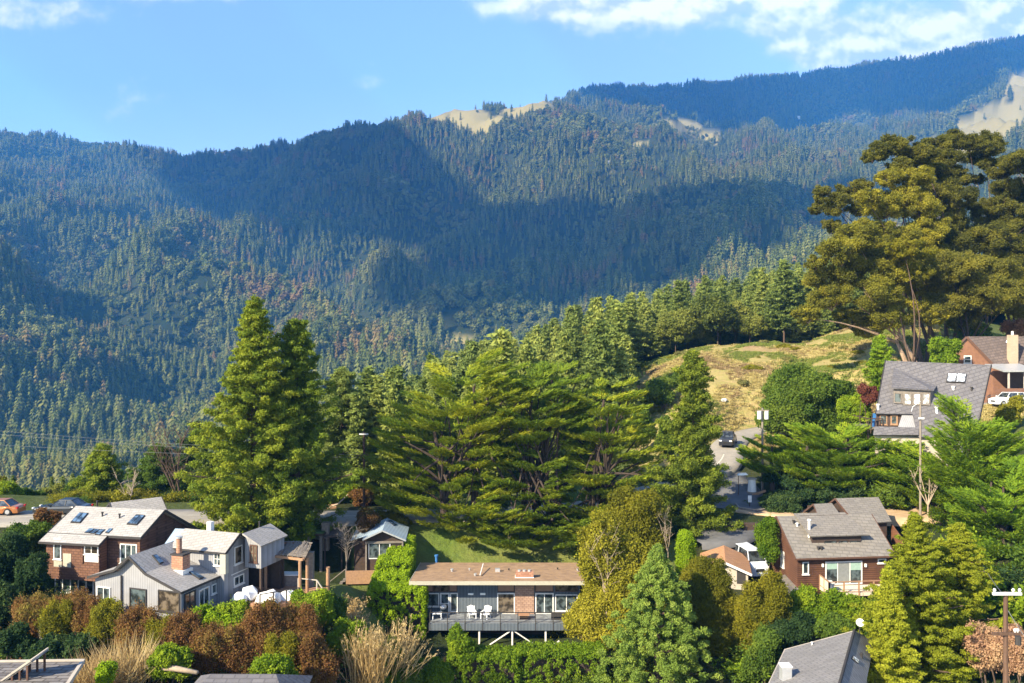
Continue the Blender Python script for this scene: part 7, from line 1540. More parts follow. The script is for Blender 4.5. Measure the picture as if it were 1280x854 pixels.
def clipped(name, label, parts, D, m, seed, leaf=.15, dpt=2.2):
    rng = np.random.default_rng(seed); C, Rr = [], []; x0 = place(parts[0][0], D)
    for (a, b, y0, y1, d) in parts:
        X0, X1, Zt, Zb = place(a, d), place(b, d), zof(y0, d), zof(y1, d); g = gz((X0 + X1) / 2, d) - .1; Zb = min(Zb, g)
        nn = int(((X1 - X0) * (Zt - Zb) * 2 + (X1 - X0) * dpt * 2 + (Zt - Zb) * dpt * 2) * 9)
        for k in range(nn):
            u, v, w = rng.random(3); f = rng.integers(0, 5)
            if f == 0: v = 1
            elif f == 1: w = 0
            elif f == 2: u = 0
            elif f == 3: u = 1
            else: v = 1 if rng.random() < .6 else v; w = w if v == 1 else 1
            r_ = .22; C.append((X0 + r_ + (X1 - X0 - 2 * r_) * u, d + (w - .5) * dpt, Zb + (Zt - Zb - r_) * v + rng.normal() * .05)); Rr.append((r_, r_, r_))
    C = np.array(C); Rr = np.array(Rr) * rng.uniform(.8, 1.2, (len(C), 1)); T = np.clip(rng.normal(.5, .15, len(C)), 0, 1); n = 1.0 * 4 * math.pi * Rr[:, 0] ** 2 / (leaf * leaf * .6 * .5) * .55
    root = plant_root(name, label, 'hedge', (x0, D, gz(x0, D))); add_crown(root, clump_leaves(rng, C, Rr, T, n, leaf, .6, shell=.5, jit=.45, upb=.3), m)
    mb = MB()
    for (a, b, y0, y1, d) in parts: X0, X1, Zt = place(a, d), place(b, d), zof(y0, d); g = gz((X0 + X1) / 2, d); mb.box(X0 + .5, X1 - .5, d - dpt * .28, d + dpt * .28, g - .6, max(g + .3, Zt - .7))
    mb.build('stems', M_dark_bark, root)
clipped('clipped_hedge', 'tall clipped yellow-green hedge stepping down beside the long low house', [(489, 519, 671, 700, 79), (484, 518, 685, 715, 77), (471, 516, 697, 745, 75), (466, 512, 715, 760, 73), (460, 534, 730, 800, 70.5)], 74, LM['hedge_foliage'], 191)
clipped('long_hedge', 'long clipped hedge along the bottom below the deck posts', [(560, 650, 812, 862, 63.5), (645, 757, 808, 862, 63.8)], 63.6, LM['bright_leaf_foliage'], 192, leaf=.15)
def grasses(name, label, px, y0, y1, w, D, n, m, seed, plume=True, lean=.25):
    rng = np.random.default_rng(seed); k = D / F; x = place(px, D); zt, zb = zof(y0, D), zof(y1, D); H = zt - zb; root = plant_root(name, label, 'grass clump', (x, D, min(gz(x, D), zb)))
    a = rng.random(n) * 6.28; base = np.stack([x + rng.normal(size=n) * w * k * .2, D + rng.normal(size=n) * w * k * .15, np.full(n, zb)], 1)
    d = unit(np.stack([rng.normal(size=n) * lean + .08, rng.normal(size=n) * lean, np.ones(n)], 1)); L_ = H * rng.uniform(.45, 1.0, n)
    VQ = [diamonds(base + d * (L_ / 2)[:, None], d, unit(rng.normal(size=(n, 3))), L_, rng.uniform(.04, .08, n), np.clip(rng.normal(.5, .25, n), 0, 1))]
    if plume:
        s = rng.random(n) < .35; tip = (base + d * L_[:, None])[s]; q_ = np.repeat(tip, 12, 0) - np.repeat(d[s], 12, 0) * (rng.random((len(tip) * 12, 1)) * .7); VQ.append(diamonds(q_ + rng.normal(size=q_.shape) * .05, np.repeat(d[s], 12, 0) + rng.normal(size=q_.shape) * .5, unit(rng.normal(size=q_.shape)), np.full(len(q_), .2), np.full(len(q_), .06), np.clip(rng.normal(.75, .2, len(q_)), 0, 1)))
    add_crown(root, joinq(VQ), m, 'blades')
    return root
grasses('plume_grass', 'tall straw coloured plume grasses left of the clipped hedge foot', 462, 780, 862, 54, 54, 420, LM['dry_straw'], 201)
grasses('plume_grass', 'straw plume grasses leaning over in front of the clipped hedge', 490, 772, 850, 46, 56, 340, LM['dry_straw'], 202, lean=.45)
grasses('dry_brush', 'grey-brown dry brush between the shake roof and the fallen log', 122, 800, 870, 70, 49, 700, LM['dry_straw'], 203, plume=False, lean=.7)
grasses('dry_brush', 'taller dry twiggy brush above the fallen log', 160, 785, 860, 60, 50.5, 560, LM['dry_straw'], 204, plume=False, lean=.6)
B('tan_shrub', 'tan pink dry shrub between the feathery redwood and the crossarm pole', 'shrub', 1238, 768, 850, 58, 52, LM['pink_leaf_foliage'], 205, leaf=.14, cover=.8)
B('tan_shrub', 'tan pink dry shrub right of the crossarm pole', 'shrub', 1272, 790, 850, 46, 51, LM['pink_leaf_foliage'], 206, leaf=.14, cover=.8)
bare_tree('bare_sapling', 'small pale bare sapling across the road behind the brown house ridge', 'tree', 160, 588, 636, 40, 88, 211, r=.06, n=30)
bare_tree('bare_tree', 'large pale bare tree in front of the dark roadside conifers', 'tree', 228, 532, 640, 70, 94, 212, r=.10, n=50, m=M_bark)
bare_tree('bare_tree', 'pale bare branching tree between the A-frame house and the bright cypress', 'tree', 1185, 562, 612, 46, 84, 213, r=.045, n=46)
bare_tree('bare_tree', 'pale bare boughs inside the loose golden tree', 'tree', 758, 672, 760, 60, 66, 214, r=.04, n=40)
bare_tree('bare_tree', 'fallen looking pale branches beside the slim conifer foot', 'tree', 835, 640, 690, 34, 76.5, 215, r=.035, n=26)
bare_tree('bare_shrub', 'grey leafless shrub between the carport and the cottage', 'shrub', 433, 655, 705, 46, 78, 216, r=.05, n=70, m=MATS['grey_wood'])
bare_tree('bare_tree', 'bleached bare snag low inside the bright spreading cypress', 'tree', 1160, 580, 632, 40, 83, 217, r=.06, n=30)
# ------------------------------------------------------------------ vehicles
def car_paint(name, c, rough=.3, metal=.3):
    if name in MATS: return MATS[name]
    m, t, out = new_mat(name); bs = NN(t, 'ShaderNodeBsdfPrincipled'); n = NN(t, 'ShaderNodeTexNoise'); n.inputs['Scale'].default_value = 3
    mx = NN(t, 'ShaderNodeMix', data_type='RGBA'); mx.inputs['A'].default_value = col4(tuple(x * .88 for x in c)); mx.inputs['B'].default_value = col4(c); t.links.new(n.outputs[0], mx.inputs['Factor']); t.links.new(mx.outputs['Result'], bs.inputs['Base Color'])
    bs.inputs['Roughness'].default_value = rough; bs.inputs['Metallic'].default_value = metal; bs.inputs['Coat Weight'].default_value = .4; t.links.new(bs.outputs[0], out.inputs['Surface']); MATS[name] = m; return m
M_tyre = mat('tyre_rubber', (.025, .025, .026), (.015, .015, .016), rough=.9); M_rim = mat('rim_metal', (.5, .5, .52), (.35, .35, .37), rough=.35, metal=.7)
M_tail = mat('tail_lamp', (.45, .03, .02), (.35, .02, .02), rough=.2); M_head = mat('head_lamp', (.75, .77, .8), (.65, .67, .7), rough=.15)
def vehicle(name, label, cat, pos, rz, L, Wd, H, kind, paint, group=None):
    """body section lofted along its length; x forward, y across"""
    r = empty(name, (0, 0, 0))
    wr = .34 if kind != 'van' else .36; cl = .2
    if kind == 'sedan':
        bel = [(-.5, .62), (-.485, .80), (-.34, .88), (-.2, .90), (.16, .88), (.34, .80), (.46, .68), (.5, .52)]; cab = [(-.36, .88), (-.22, 1.0), (.02, 1.0), (.19, .88)]; Hb = H * .66
    elif kind == 'suv':
        bel = [(-.5, .62), (-.495, .92), (-.4, .95), (.14, .95), (.3, .90), (.46, .80), (.5, .60)]; cab = [(-.485, .94), (-.44, 1.0), (.04, 1.0), (.17, .94)]; Hb = H * .64
    elif kind == 'pickup':
        bel = [(-.5, .62), (-.495, .92), (-.12, .93), (.2, .95), (.34, .92), (.48, .85), (.5, .60)]; cab = [(-.14, .93), (-.11, 1.0), (.1, 1.0), (.2, .94)]; Hb = H * .62
    else:
        bel = [(-.5, .7), (-.495, 1.0), (.2, 1.0), (.38, .95), (.49, .75), (.5, .55)]; cab = [(-.49, .98), (-.47, 1.0), (.25, 1.0), (.385, .94)]; Hb = H * .62
    xs = np.linspace(-.5, .5, 25); bz = np.interp(xs, [a for a, _ in bel], [b for _, b in bel]) * Hb / .95
    V = []; k = 8; axf, axr = .31, -.31
    for x, zt in zip(xs, bz):
        e = 1 - (abs(x) * 2) ** 5 * .18; w = Wd / 2 * e; zb = cl
        for a in (axf, axr):
            d = abs(x - a) * L
            if d < wr * 1.1: zb = max(zb, math.sqrt(max(0, (wr * 1.1) ** 2 - d * d)) + wr * .72)
        zb = min(zb, zt - .1)
        for (yy, zz) in ((-w * .80, zt), (-w * .94, zt - .07), (-w, zt * .62 + zb * .38), (-w * .95, zb), (w * .95, zb), (w, zt * .62 + zb * .38), (w * .94, zt - .07), (w * .80, zt)): V.append((x * L, yy, zz))
    n = len(xs); Fq = [(i * k + j, (i + 1) * k + j, (i + 1) * k + (j + 1) % k, i * k + (j + 1) % k) for i in range(n - 1) for j in range(k)]
    mb = MB(); mb.v = V; mb.f = Fq + [tuple(range(k)), tuple(range((n - 1) * k, n * k))[::-1]]; body = mb.build('body', paint, r)
    # cabin: roof in paint, glass band
    c = [(a * L, b) for a, b in cab]; zs = [np.interp(c[0][0] / L, xs, bz) - .02, H, H, np.interp(c[3][0] / L, xs, bz) - .02]; wb, wt = Wd / 2 * .86, Wd / 2 * .68
    g = MB(); pts = [(c[i][0], s * (wb if i in (0, 3) else wt), zs[i] - (.05 if i in (1, 2) else 0)) for i in range(4) for s in (-1, 1)]
    g.add(pts, [(0, 1, 3, 2), (2, 3, 5, 4), (4, 5, 7, 6), (0, 2, 4, 6), (1, 7, 5, 3)]); g.build('windows', glass_mat('car_glass', (.03, .035, .04), .05), r)
    g = MB(); g.box(c[1][0] - .03, c[2][0] + .03, -wt - .02, wt + .02, H - .06, H); g.build('roof', paint, r, bevel=.03)
    g = MB()
    for s in (-1, 1):
        for i, j in ((0, 1), (3, 2)): g.bar((c[i][0], s * wb, zs[i]), (c[j][0], s * (wt + .01), H - .04), .07)
        xm = (c[1][0] + c[2][0]) / 2 - .1; g.bar((xm, s * (wb + .0), Hb - .02), (xm, s * (wt + .02), H - .05), .07)
    g.build('pillars', paint, r)
    if kind == 'pickup': g = MB(); g.box(-.47 * L, -.16 * L, -Wd * .38, Wd * .38, Hb * .7, bz[4] + .012); g.build('load_bed', M_tyre, r)
    for ax_ in (axf, axr):
        for s in (-1, 1):
            w = MB(); y = s * (Wd / 2 - .12); w.tube([V3(ax_ * L, y - .11, wr), V3(ax_ * L, y + .11, wr)], wr, 18); wo = w.build('wheel', M_tyre, r)
            w = MB(); w.tube([V3(ax_ * L, y + s * .105, wr), V3(ax_ * L, y + s * .125, wr)], wr * .62, 14); w.build('rim', M_rim, wo)
    for s in (-1, 1):
        w = MB(); w.box(.5 * L - .12, .5 * L + .012, s * Wd * .34 - .17, s * Wd * .34 + .17, Hb * .62, Hb * .76); w.build('headlight', M_head, r)
        w = MB(); w.box(-.5 * L - .012, -.5 * L + .1, s * Wd * .36 - .13, s * Wd * .36 + .13, Hb * .66, Hb * .84); w.build('tail_light', M_tail, r)
        w = MB(); w.box(c[3][0] - .12, c[3][0] + .04, s * (Wd / 2 + .01) - (.14 if s < 0 else 0), s * (Wd / 2 + .01) + (.14 if s > 0 else 0), Hb - .02, Hb + .12); w.build('mirror', paint, r)
    w = MB(); w.box(.5 * L - .02, .5 * L + .02, -Wd * .2, Wd * .2, Hb * .42, Hb * .62); w.build('grille', M_tyre, r)
    r.location = pos; r.rotation_euler = (0, 0, rz); tag(r, label, cat, group); return r
def road_z(px, D):
    q_ = np.array([place(px, D), D]); best = None
    for pp in PATHS:
        d = np.linalg.norm(pp[:, :2] - q_, axis=1); j = d.argmin()
        if best is None or d[j] < best[0]: best = (d[j], pp[j, 2])
    return best[1] + .10
for i, (px, y0, y1, w, D, m, lab) in enumerate([(-12, 598, 632, 50, 93, 'olive_leaf_foliage', 'golden bush across the road at the far left edge'), (38, 612, 634, 34, 94, 'mid_leaf_foliage', 'green shrub across the road between the two parked sedans'), (66, 606, 632, 36, 97, 'hill_leaf_foliage', 'light green shrub right behind the dark blue-grey sedan'), (98, 604, 634, 38, 96, 'mid_leaf_foliage', 'green shrub behind the tail of the dark blue-grey sedan'), (172, 612, 642, 34, 93, 'olive_leaf_foliage', 'golden green shrub at the foot of the rounded roadside conifer'), (215, 616, 644, 36, 92, 'dark_leaf_foliage', 'dark shrub beneath the large bare tree')]): B('roadside_shrub', lab, 'shrub', px, y0, y1, w, D, LM[m], 240 + i, leaf=.2)
for (px, D, lab, kind, paint, L_, rz, g) in [
    (-3, 79.4, 'orange-brown sedan cut by the left edge of the road', 'sedan', car_paint('copper_paint', (.42, .16, .05)), 4.7, R(182), 'cars parked along the road'),
    (79, 80.2, 'dark blue-grey sedan parked nose left on the roadside', 'sedan', car_paint('midnight_paint', (.012, .016, .022), rough=.35, metal=0), 5.3, R(180), 'cars parked along the road')]:
    vehicle('sedan', lab, 'car', (place(px, D), D, max(road_z(px, D), gz(place(px, D), D)) ), rz, L_, 1.85, 1.45, kind, paint, g)
vehicle('pickup_truck', 'dark pickup truck facing the camera where the hill road bends', 'pickup truck', (place(910, 109.5), 109.5, road_z(910, 109.5)), R(-112), 5.4, 1.95, 1.85, 'pickup', car_paint('black_paint', (.03, .032, .04)))
_s = V3(place(1259, 109.3), 109.3, 0); _s.z = max(road_z(1259, 109.3), gz(_s.x, _s.y) + .02)
vehicle('white_suv', 'white sport utility car parked below the terracotta terrace wall', 'car', _s, R(-168), 4.6, 1.9, 1.75, 'suv', car_paint('white_paint', (.75, .76, .78), metal=0))
vehicle('white_van', 'white van seen mostly from above behind the orange roofed garage', 'van', (place(936, 77.4), 77.4, gz(place(936, 77.4), 77.4) + .02), R(-82), 5.0, 2.0, 2.3, 'van', car_paint('van_paint', (.62, .66, .72), metal=0))

# ------------------------------------------------------------------ poles, lamps, wires
M_pole = mat('pole_wood', (.13, .075, .05), (.06, .035, .025), scale=5, mscale=(1, 1, .2)); M_pale_pole = mat('pale_pole_wood', (.25, .21, .17), (.17, .14, .115), scale=5, mscale=(1, 1, .2))
M_ins = mat('insulator', (.62, .62, .62), (.5, .5, .5), rough=.3); M_wire = mat('wire', (.16, .17, .19), (.13, .14, .15), rough=.5)
def pole(name, label, px, yt, yb, D, m, r=.16, cat='utility pole'):
    x = place(px, D); zt = zof(yt, D); zb = min(zof(yb, D), gz(x, D)); root = empty(name, (x, D, zb), 0, label, cat); mb = MB(); mb.tube([V3(x, D, zb - .3), V3(x, D, zt)], [r, r * .75], 9); mb.build('pole', m, root); return root, x, D, zt
root, x, D, zt = pole('utility_pole', 'dark utility pole with two crossarms at the bottom right', 1257, 740, 862, 46, M_pole)
for (z, w, m, nm) in ((zt - .05, 1.65, M_ins, 'crossarm'), (zt - 2.35, 1.7, M_pole, 'crossarm')):
    mb = MB(); mb.box(x - w / 2, x + w / 2, D - .2, D - .08, z - .09, z + .07); c = mb.build(nm, m, root)
    for k in ((-.72, .35, .72) if z > zt - 1 else (.45, .6)): mb = MB(); mb.tube([V3(x + k, D - .14, z + .07), V3(x + k, D - .14, z + .2), V3(x + k, D - .14, z + .3)], [.05, .10, .04], 8); mb.build('insulator', M_ins, c)
mb = MB(); mb.tube([V3(x + .5, D - .35, zt - 2.9), V3(x + .5, D - .35, zt - 2.42)], .17, 10); mb.build('transformer', MATS['dark_trim'], root)
root, x, D, zt = pole('utility_pole', 'pale utility pole with grey transformer cans between the hill road and the leafy tree', 953, 510, 641, 94, M_pale_pole, r=.15)
for s in (-.42, .42): mb = MB(); mb.tube([V3(x + s, D - .2, zt - 1.3), V3(x + s, D - .2, zt - .35)], .24, 10); mb.build('transformer', M_ins, root)
mb = MB(); mb.box(x - .7, x + .7, D - .25, D - .15, zt - .35, zt - .22); mb.build('crossarm', M_pale_pole, root)
root, x, D, zt = pole('utility_pole', 'brown utility pole standing between the redwoods and the cypresses', 455, 540, 645, 89, M_pole, r=.17)
mb = MB(); mb.box(x - .5, x + .5, D - .22, D - .12, zt - .3, zt - .15); c = mb.build('crossarm', M_ins, root)
mb = MB(); mb.box(x - .85, x + .85, D - .22, D - .12, zt - 2.6, zt - 2.5); mb.build('crossarm', M_pole, root)
root, x, D, zt = pole('lamp_pole', 'pale pole with a long curved lamp arm in front of the A-frame house', 1150.5, 503, 580, 84, M_pale_pole, r=.13, cat='street lamp')
mb = MB(); mb.tube([V3(x - 1.1, D - .3, zt - .95), V3(x - .95, D - .3, zt - .45), V3(x - .55, D - .3, zt - .15), V3(x, D, zt + .1)], .035, 6); a = mb.build('arm', M_ins, root)
mb = MB(); mb.box(x - .3, x + .3, D - .25, D - .15, zt - 1.75, zt - 1.55); mb.build('crossarm', M_ins, root)
root, x, D, zt = pole('lamp_pole', 'short thin street lamp with white head at the junction', 923, 594, 626, 92, M_pole, r=.05, cat='street lamp')
mb = MB(); mb.add([V3(x - .1, D - .3, zt), V3(x + 1.05, D - .3, zt + .05), V3(x + 1.05, D + .3, zt + .05), V3(x - .1, D + .3, zt), V3(x + .1, D - .2, zt + .22), V3(x + .85, D - .2, zt + .28), V3(x + .85, D + .2, zt + .28), V3(x + .1, D + .2, zt + .22)], [(3, 2, 1, 0), (4, 5, 6, 7), (0, 1, 5, 4), (1, 2, 6, 5), (2, 3, 7, 6), (3, 0, 4, 7)]); mb.build('lamp_head', MATS['lamp_glass'], root)
def gateposts():
    x, D = place(940, 92.5), 92.5; g = gz(x, D); r = empty('gate_pier', (x, D, g), 0, 'white plastered pier with a stone base beside the junction lamp', 'pier')
    m = MB(); m.tube([V3(x, D, g - .3), V3(x, D, g + 1.0)], [.75, .6], 12); m.build('base', MATS['stone'], r); m = MB(); m.tube([V3(x, D, g + 1.0), V3(x, D, g + 2.4)], [.5, .42], 12); m.build('shaft', MATS['white_trim'], r); m = MB(); m.tube([V3(x, D, g + 2.4), V3(x, D, g + 2.55)], .55, 12); m.build('cap', MATS['concrete'], r)
    m = MB(); a = V3(x - .2, D - .8, g + .7); m.bar(a, a + V3(1.5, -.1, .55), .12, .25); m = m.build('timber_rail', MATS['post_wood']); tag(m, 'yellowish timber rail leaning on the white plastered pier', 'rail')
    # kerbed corner bed with a small white sign and a mailbox
    px = [(918, 90.5), (924, 87.6), (946, 86.4), (962, 88.2)]; r = None
    m = MB(); P_ = [G(a, b) for a, b in px]
    for a, b in zip(P_[:-1], P_[1:]): m.bar(a + V3(0, 0, .12), b + V3(0, 0, .12), .22, .5)
    k = m.build('bed_kerb', MATS['stone']); tag(k, 'low stone kerb round the corner bed at the junction', 'kerb')
    p = G(937, 88.6); r = empty('sign_post', p, 0, 'small white notice board standing in the kerbed corner bed', 'sign'); m = MB(); m.bar(p, p + V3(0, 0, 1.5), .07); m.build('post', MATS['dark_wood'], r); m = MB(); m.box(p.x - .2, p.x + .2, p.y - .08, p.y - .04, p.z + .75, p.z + 1.5); m.build('board', MATS['white_trim'], r)
    m = MB(); p = G(879, 103); m.box(p.x - .6, p.x + .6, p.y - .2, p.y + .2, p.z, p.z + .5); 
    # cars' corner: logs, timber sleeper, rocks
    p = G(941, 82); m = MB(); m.box(p.x - .9, p.x + .6, p.y - .25, p.y + .25, p.z, p.z + .7); m = m.build('timber_box', MATS['dark_wood']); tag(m, 'low dark timber box on the driveway behind the white van', 'box')
gateposts()
def wire(label, a, b, sag, r=.02, cat='wire'):
    a = Vector(a); b = Vector(b); pts = [a.lerp(b, t / 14) - V3(0, 0, 4 * sag * (t / 14) * (1 - t / 14)) for t in range(15)]; m = MB(); m.tube(pts, r, 5); o = m.build('overhead_wire', M_wire); tag(o, label, cat, None); return o
for i, (ya, yb, lb) in enumerate([(536, 551, 'upper overhead wire crossing the valley at the left'), (541, 554, 'middle overhead wire just under the upper one at the left'), (560, 568, 'lowest overhead wire crossing the valley at the left')]):
    wire(lb, P(-250, ya - 22, 86), P(452, 566 + i * 3, 89), .6, .013)
wire('pale service wire running up from the crossarm pole into the bright cypress', P(1252, 741, 46), P(1222, 694, 66), .15, .02)
wire('pale service wire running down from the crossarm pole to the right edge', P(1258, 760, 46), P(1330, 862, 44), .2, .018)
wire('service wire from the A-frame lamp pole towards the right edge', P(1151, 505, 84), P(1345, 470, 96), .5, .015)

# ------------------------------------------------------------------ small things on the ground
def board_fence(name, label, pts, h, m, step=.16):
    r = empty(name, G(*pts[0]), 0, label, 'fence'); W_ = [G(*p) for p in pts]
    for a, b in zip(W_[:-1], W_[1:]):
        n = int((b - a).length / step); mb = MB()
        for k in range(n): p = a.lerp(b, (k + .5) / n); p.z = gz(p.x, p.y); e = (b - a).normalized() * step * .46; hh = h * (1 + .03 * ((k * 7) % 5 - 2)); mb.prism([p - e, p + e, p + e + V3(0, 0, hh), p - e + V3(0, 0, hh)], V3(-e.y, e.x, 0).normalized() * .03)
        mb.build('boards', m, r)
        for k in range(0, 3): p = a.lerp(b, k / 2); mb = MB(); mb.bar(V3(p.x, p.y + .08, gz(p.x, p.y) - .3), V3(p.x, p.y + .08, gz(p.x, p.y) + h + .12), .11); mb.build('post', m, r)
    return r
board_fence('board_fence', 'grey weathered board fence in the shade behind the shake roof', [(34, 57), (66, 56), (100, 55), (128, 54.5)], 1.8, MATS['grey_wood'])
board_fence('board_fence', 'red-brown board fence at the bottom right foot of the crossarm pole', [(1228, 48.5), (1246, 47.5), (1290, 46.5)], 1.9, MATS['rust_shingle'])
def log():
    a = P(182, 836, 50.3); b = P(247, 841, 49.2); a.z = gz(a.x, a.y) + .9; a = P(182, 834, 50.3); m = MB(); m.tube([a, a.lerp(b, .5) + V3(0, 0, .12), b], [.17, .2, .13], 9); o = m.build('fallen_log', M_bare_bark, smooth=True); tag(o, 'pale barkless fallen log above the hip roof at the bottom', 'log')
    p = G(906, 148); bm = bmesh.new(); bmesh.ops.create_icosphere(bm, subdivisions=2, radius=.5)
    for v in bm.verts: v.co += Vector((random.uniform(-.12, .12), random.uniform(-.12, .12), random.uniform(-.12, .12)))
    me = bpy.data.meshes.new('boulder'); bm.to_mesh(me); bm.free(); me.materials.append(MATS['white_trim']); o = link('boulder', me); o.location = P(905, 493, 128); o.location.z = gz(o.location.x, 128) + .2; o.scale = (1, .8, .6); tag(o, 'single pale boulder on the dry grass hill', 'boulder')
    m = MB(); a = P(410, 633, 91); a.z = gz(a.x, a.y) + .1; m.tube([a, a + V3(1.2, .1, .5), a + V3(2.2, .3, 1.5)], [.13, .1, .05], 7); o = m.build('driftwood_branch', M_bare_bark); tag(o, 'pale fallen branch on the far roadside by the redwoods', 'branch')
    for i, (px, D) in enumerate([(398, 91), (404, 91.4), (415, 91.2)]):
        p = G(px, D); m = MB(); m.tube([p + V3(-.5, 0, .2), p + V3(.5, .1, .25)], .32, 9); o = m.build('log_round', MATS['post_wood']); tag(o, ['cut log nearest the redwood on the far roadside', 'cut log in the middle of the roadside pile', 'cut log nearest the pale fallen branch'][i], 'log', 'cut logs on the far roadside')
log()
# low shrubs scattered on the open hill, one shape turned and sized
def hill_tufts():
    rng = np.random.default_rng(77); E = [((0, 0, .35), (.6, .6, .42)), ((.45, .1, .25), (.4, .4, .3)), ((-.4, -.2, .22), (.35, .4, .28))]
    V, Q, T = leafy(E, .26, .16, None, 9, cover=1.0); me = np_mesh('hill_tuft', V, Q, LM['scrub_foliage'], dict(tint=T)); V, Q, T = leafy(E, .26, .16, None, 10, cover=.9); me2 = np_mesh('hill_tuft', V, Q, LM['golden_leaf_foliage'], dict(tint=T))
    n = 0
    while n < 46:
        px = rng.uniform(800, 1110); D = rng.uniform(106, 168); 
        if fbm(px / 30, D / 12, 2, 90) < .52: continue
        if D < 128 and px > 880: continue
        x = place(px, D); o = link('hill_tuft', me if rng.random() < .6 else me2); o.location = (x, D, gz(x, D) - .05); s = float(rng.uniform(.35, 1.5)); o.scale = (s * 1.3, s, s * .7); o.rotation_euler = (0, 0, float(rng.uniform(0, 6))); tag(o, 'low tuft of scrub dotted over the dry grass hill', 'shrub', 'scrub tufts on the grass hill'); n += 1
hill_tufts()
def hill_grass():
    rng = np.random.default_rng(31); T = []
    for i in range(3):
        n = 34; d = unit(np.stack([rng.normal(size=n) * .45, rng.normal(size=n) * .45, np.ones(n)], 1)); L_ = rng.uniform(.5, 1.0, n); b = rng.normal(size=(n, 3)) * np.array([.35, .35, 0])
        T.append(diamonds(b + d * (L_ * .5)[:, None], d, unit(rng.normal(size=(n, 3)) + np.array([0, -.3, .3])), L_, np.full(n, .16), np.clip(rng.normal(.5, .25, n), 0, 1)))
    N = 26000; px = rng.uniform(770, 1330, N); D = rng.uniform(104, 176, N); x = (px - CX) * D / F; i = np.clip(np.searchsorted(U, x / D) - 1, 0, len(U) - 1); k = ((np.log(D) - LD[0]) / (LD[1] - LD[0])).astype(int)
    near_road = np.min([np.min(np.hypot(x[:, None] - pp[None, ::2, 0], D[:, None] - pp[None, ::2, 1]), 1) for pp in PATHS], 0)
    keep = (dry[k, i] > .3) & (near_road > 3.2) & (fbm(x / 5, D / 5, 3, 12) > .42); x, D = x[keep], D[keep]; n = len(x)
    g = fbm(x / 9, D / 14, 3, 13) + rng.normal(size=n) * .05; pk = np.where(g > .48, 1, np.where(g < .30, 2, 0))
    o = forest_stuff('dry_grass', 'tufted golden and green grass over the open hill', np.stack([x, D, gz(x, D) - .03], 1), pk, rng.uniform(.22, .55, n), rng.uniform(0, 6.28, n), rng.uniform(1.0, 1.9, n), T)
    me = o.data; me.materials.clear(); q_ = len(T[0][1]); mi = np.repeat([0, 1, 2], q_).astype(np.int32)
    for nm, st in (('hill_straw', [(.30, .24, .09), (.42, .34, .13), (.52, .44, .20)]), ('hill_green', [(.10, .14, .03), (.17, .21, .045), (.26, .27, .07)]), ('hill_brown', [(.22, .15, .08), (.32, .23, .12), (.40, .32, .16)])): me.materials.append(leaf_mat(nm, st, gain=1.0, trans=.3))
    me.polygons.foreach_set('material_index', mi)
hill_grass()
# far houses in the clearings
def far_house(px, py, s, lab):
    p = far_at(px, py, 1500); r = empty('distant_house', p, 0, lab, 'house'); m = MB(); m.box(p.x - 9 * s, p.x + 9 * s, p.y - 5 * s, p.y + 5 * s, p.z - 4, p.z + 9 * s); m.build('wall', MATS['white_trim'], r)
    m = MB(); z = p.z + 9 * s; m.add([V3(p.x - 10 * s, p.y - 6 * s, z), V3(p.x + 10 * s, p.y - 6 * s, z), V3(p.x + 10 * s, p.y + 6 * s, z), V3(p.x - 10 * s, p.y + 6 * s, z), V3(p.x - 9 * s, p.y, z + 4 * s), V3(p.x + 9 * s, p.y, z + 4 * s)], [(0, 1, 5, 4), (2, 3, 4, 5), (1, 2, 5), (3, 0, 4), (3, 2, 1, 0)]); m.build('roof', MATS['grey_roof'], r)
far_house(997, 158, 1.3, 'distant white house high on the wooded ridge above the gum trees'); far_house(968, 160, .7, 'smaller distant white building left of the one on the ridge'); far_house(757, 202, .5, 'distant pale house in the sunlit clearing below the golden meadows'); far_house(760, 212, .4, 'distant pale shed just below the clearing house')
# ------------------------------------------------------------------ small ragged shrubs between the larger ones
def twiggy(seed, n=46, leaf=.15):
    rng = np.random.default_rng(seed); d = unit(np.stack([rng.normal(size=n) * .55, rng.normal(size=n) * .55, np.ones(n)], 1)); L_ = rng.uniform(.55, 1.15, n); k = 20
    i = np.repeat(np.arange(n), k); t = np.tile(.18 + .82 * (np.arange(k) + .5) / k, n); p0 = rng.normal(size=(n, 3)) * np.array([.22, .22, 0])
    q_ = p0[i] + d[i] * (L_[i] * t)[:, None] + rng.normal(size=(n * k, 3)) * .075; bend = (t ** 2)[:, None] * np.repeat(rng.normal(size=(n, 3)) * np.array([.2, .2, .04]), k, 0); q_ = q_ + bend
    ld = unit(d[i] * .7 + rng.normal(size=(n * k, 3)) * .7); ti = np.clip(.5 + np.repeat(rng.normal(size=n) * .2, k) + rng.normal(size=n * k) * .1, 0, 1)
    A = diamonds(q_, ld, unit(rng.normal(size=(n * k, 3)) + np.array([0, -.2, .4])), leaf * rng.uniform(.6, 1.3, n * k), leaf * .5, ti)
    B_ = diamonds(p0 + d * (L_ * .5)[:, None], d, unit(rng.normal(size=(n, 3))), L_, np.full(n, .025), np.zeros(n)); return joinq([A, B_])
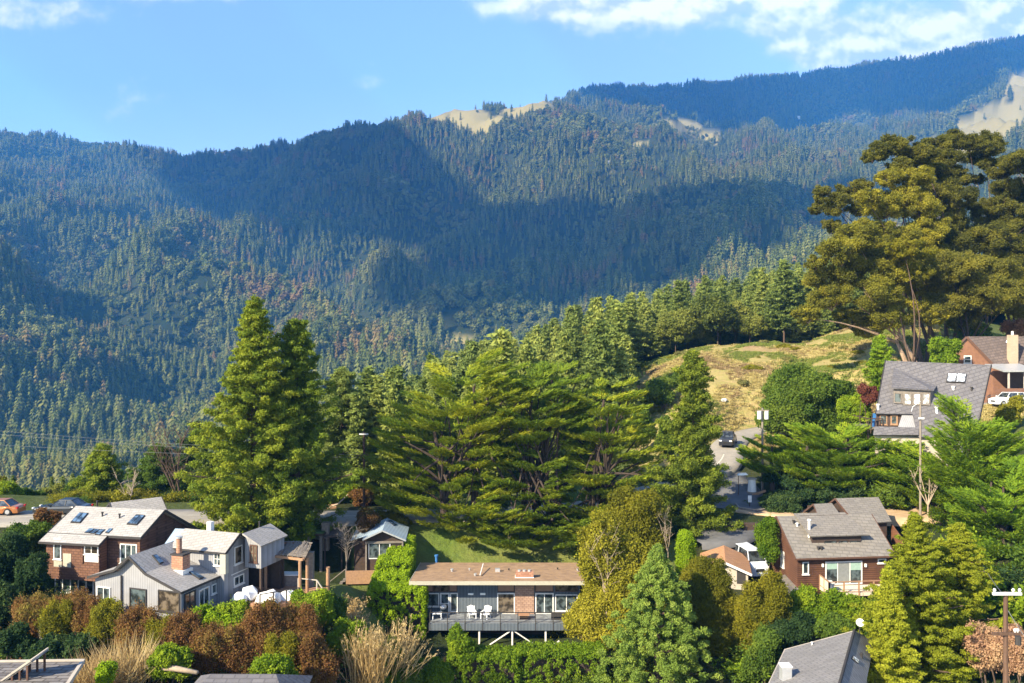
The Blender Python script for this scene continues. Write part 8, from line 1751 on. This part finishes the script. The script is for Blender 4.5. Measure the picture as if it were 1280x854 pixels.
def fill_shrubs():
    T = [twiggy(900 + i) for i in range(4)]; rng = np.random.default_rng(71); cache = {}
    zones = [  # px0, px1, D0, D1, how many, leaf colours, size, label, group
        (0, 425, 49, 57, 62, ['rust_leaf_foliage', 'rust_leaf_foliage', 'olive_leaf_foliage', 'dark_leaf_foliage', 'mid_leaf_foliage', 'pink_leaf_foliage'], (1.0, 2.0), 'low ragged mixed shrub growing between the rust coloured ones', 'low shrubs below the grey house'),
        (425, 560, 54, 66, 26, ['mid_leaf_foliage', 'bright_leaf_foliage', 'dry_straw', 'golden_leaf_foliage'], (.9, 1.7), 'low ragged shrub on the slope below the clipped hedge', 'low shrubs below the clipped hedge'),
        (920, 1090, 52, 64, 26, ['mid_leaf_foliage', 'dark_leaf_foliage', 'bright_leaf_foliage'], (1.1, 2.0), 'low ragged shrub on the slope below the cedar house', 'low shrubs below the cedar house'),
        (1190, 1300, 58, 78, 22, ['mid_leaf_foliage', 'bright_leaf_foliage', 'dark_leaf_foliage'], (1.4, 2.6), 'ragged green shrub under the spreading cypress at the right edge', 'shrubs under the right-hand cypress'),
        (1090, 1245, 86, 93, 22, ['bright_leaf_foliage', 'mid_leaf_foliage', 'golden_leaf_foliage'], (1.2, 2.4), 'ragged shrub on the bank below the A-frame house', 'shrubs on the bank below the A-frame'),
        (-20, 70, 60, 72, 16, ['dark_leaf_foliage', 'mid_leaf_foliage'], (1.2, 2.2), 'ragged dark shrub on the bank below the road at the left edge', 'dark shrubs on the left bank'),
        (690, 860, 62, 82, 22, ['mid_leaf_foliage', 'olive_leaf_foliage', 'dark_leaf_foliage'], (1.0, 2.0), 'ragged shrub among the golden trees beside the long low house', 'shrubs among the golden trees'),
        (380, 520, 84.5, 86, 0, ['olive_leaf_foliage'], (.6, 1.0), '', ''),
        (60, 300, 82.5, 90, 20, ['mid_leaf_foliage', 'olive_leaf_foliage', 'golden_leaf_foliage'], (.8, 1.6), 'ragged low shrub on the far verge of the road at the left', 'low shrubs on the far verge')]
    for a, b, d0, d1, n, fs, sz, lab, grp in zones:
        for j in range(n):
            px = rng.uniform(a, b); D = rng.uniform(d0, d1); f = fs[int(rng.integers(len(fs)))]; t = int(rng.integers(4)); key = (t, f)
            if a == 60:
                D = max(D, 80.5 + px * .03 + 3)
            if key not in cache: V, Q, TT = T[t]; cache[key] = np_mesh('ragged_shrub', V, Q, LM[f], dict(tint=TT))
            o = link('ragged_shrub', cache[key]); x = place(px, D); o.location = (x, D, gz(x, D) - .1); s = float(rng.uniform(*sz)); o.scale = (s * 1.15, s * 1.15, s * float(rng.uniform(.75, 1.1))); o.rotation_euler = (0, 0, float(rng.uniform(0, 6.28))); tag(o, lab, 'shrub', grp)
fill_shrubs()
HAZE_DENSITY = 1.15e-4
haze()
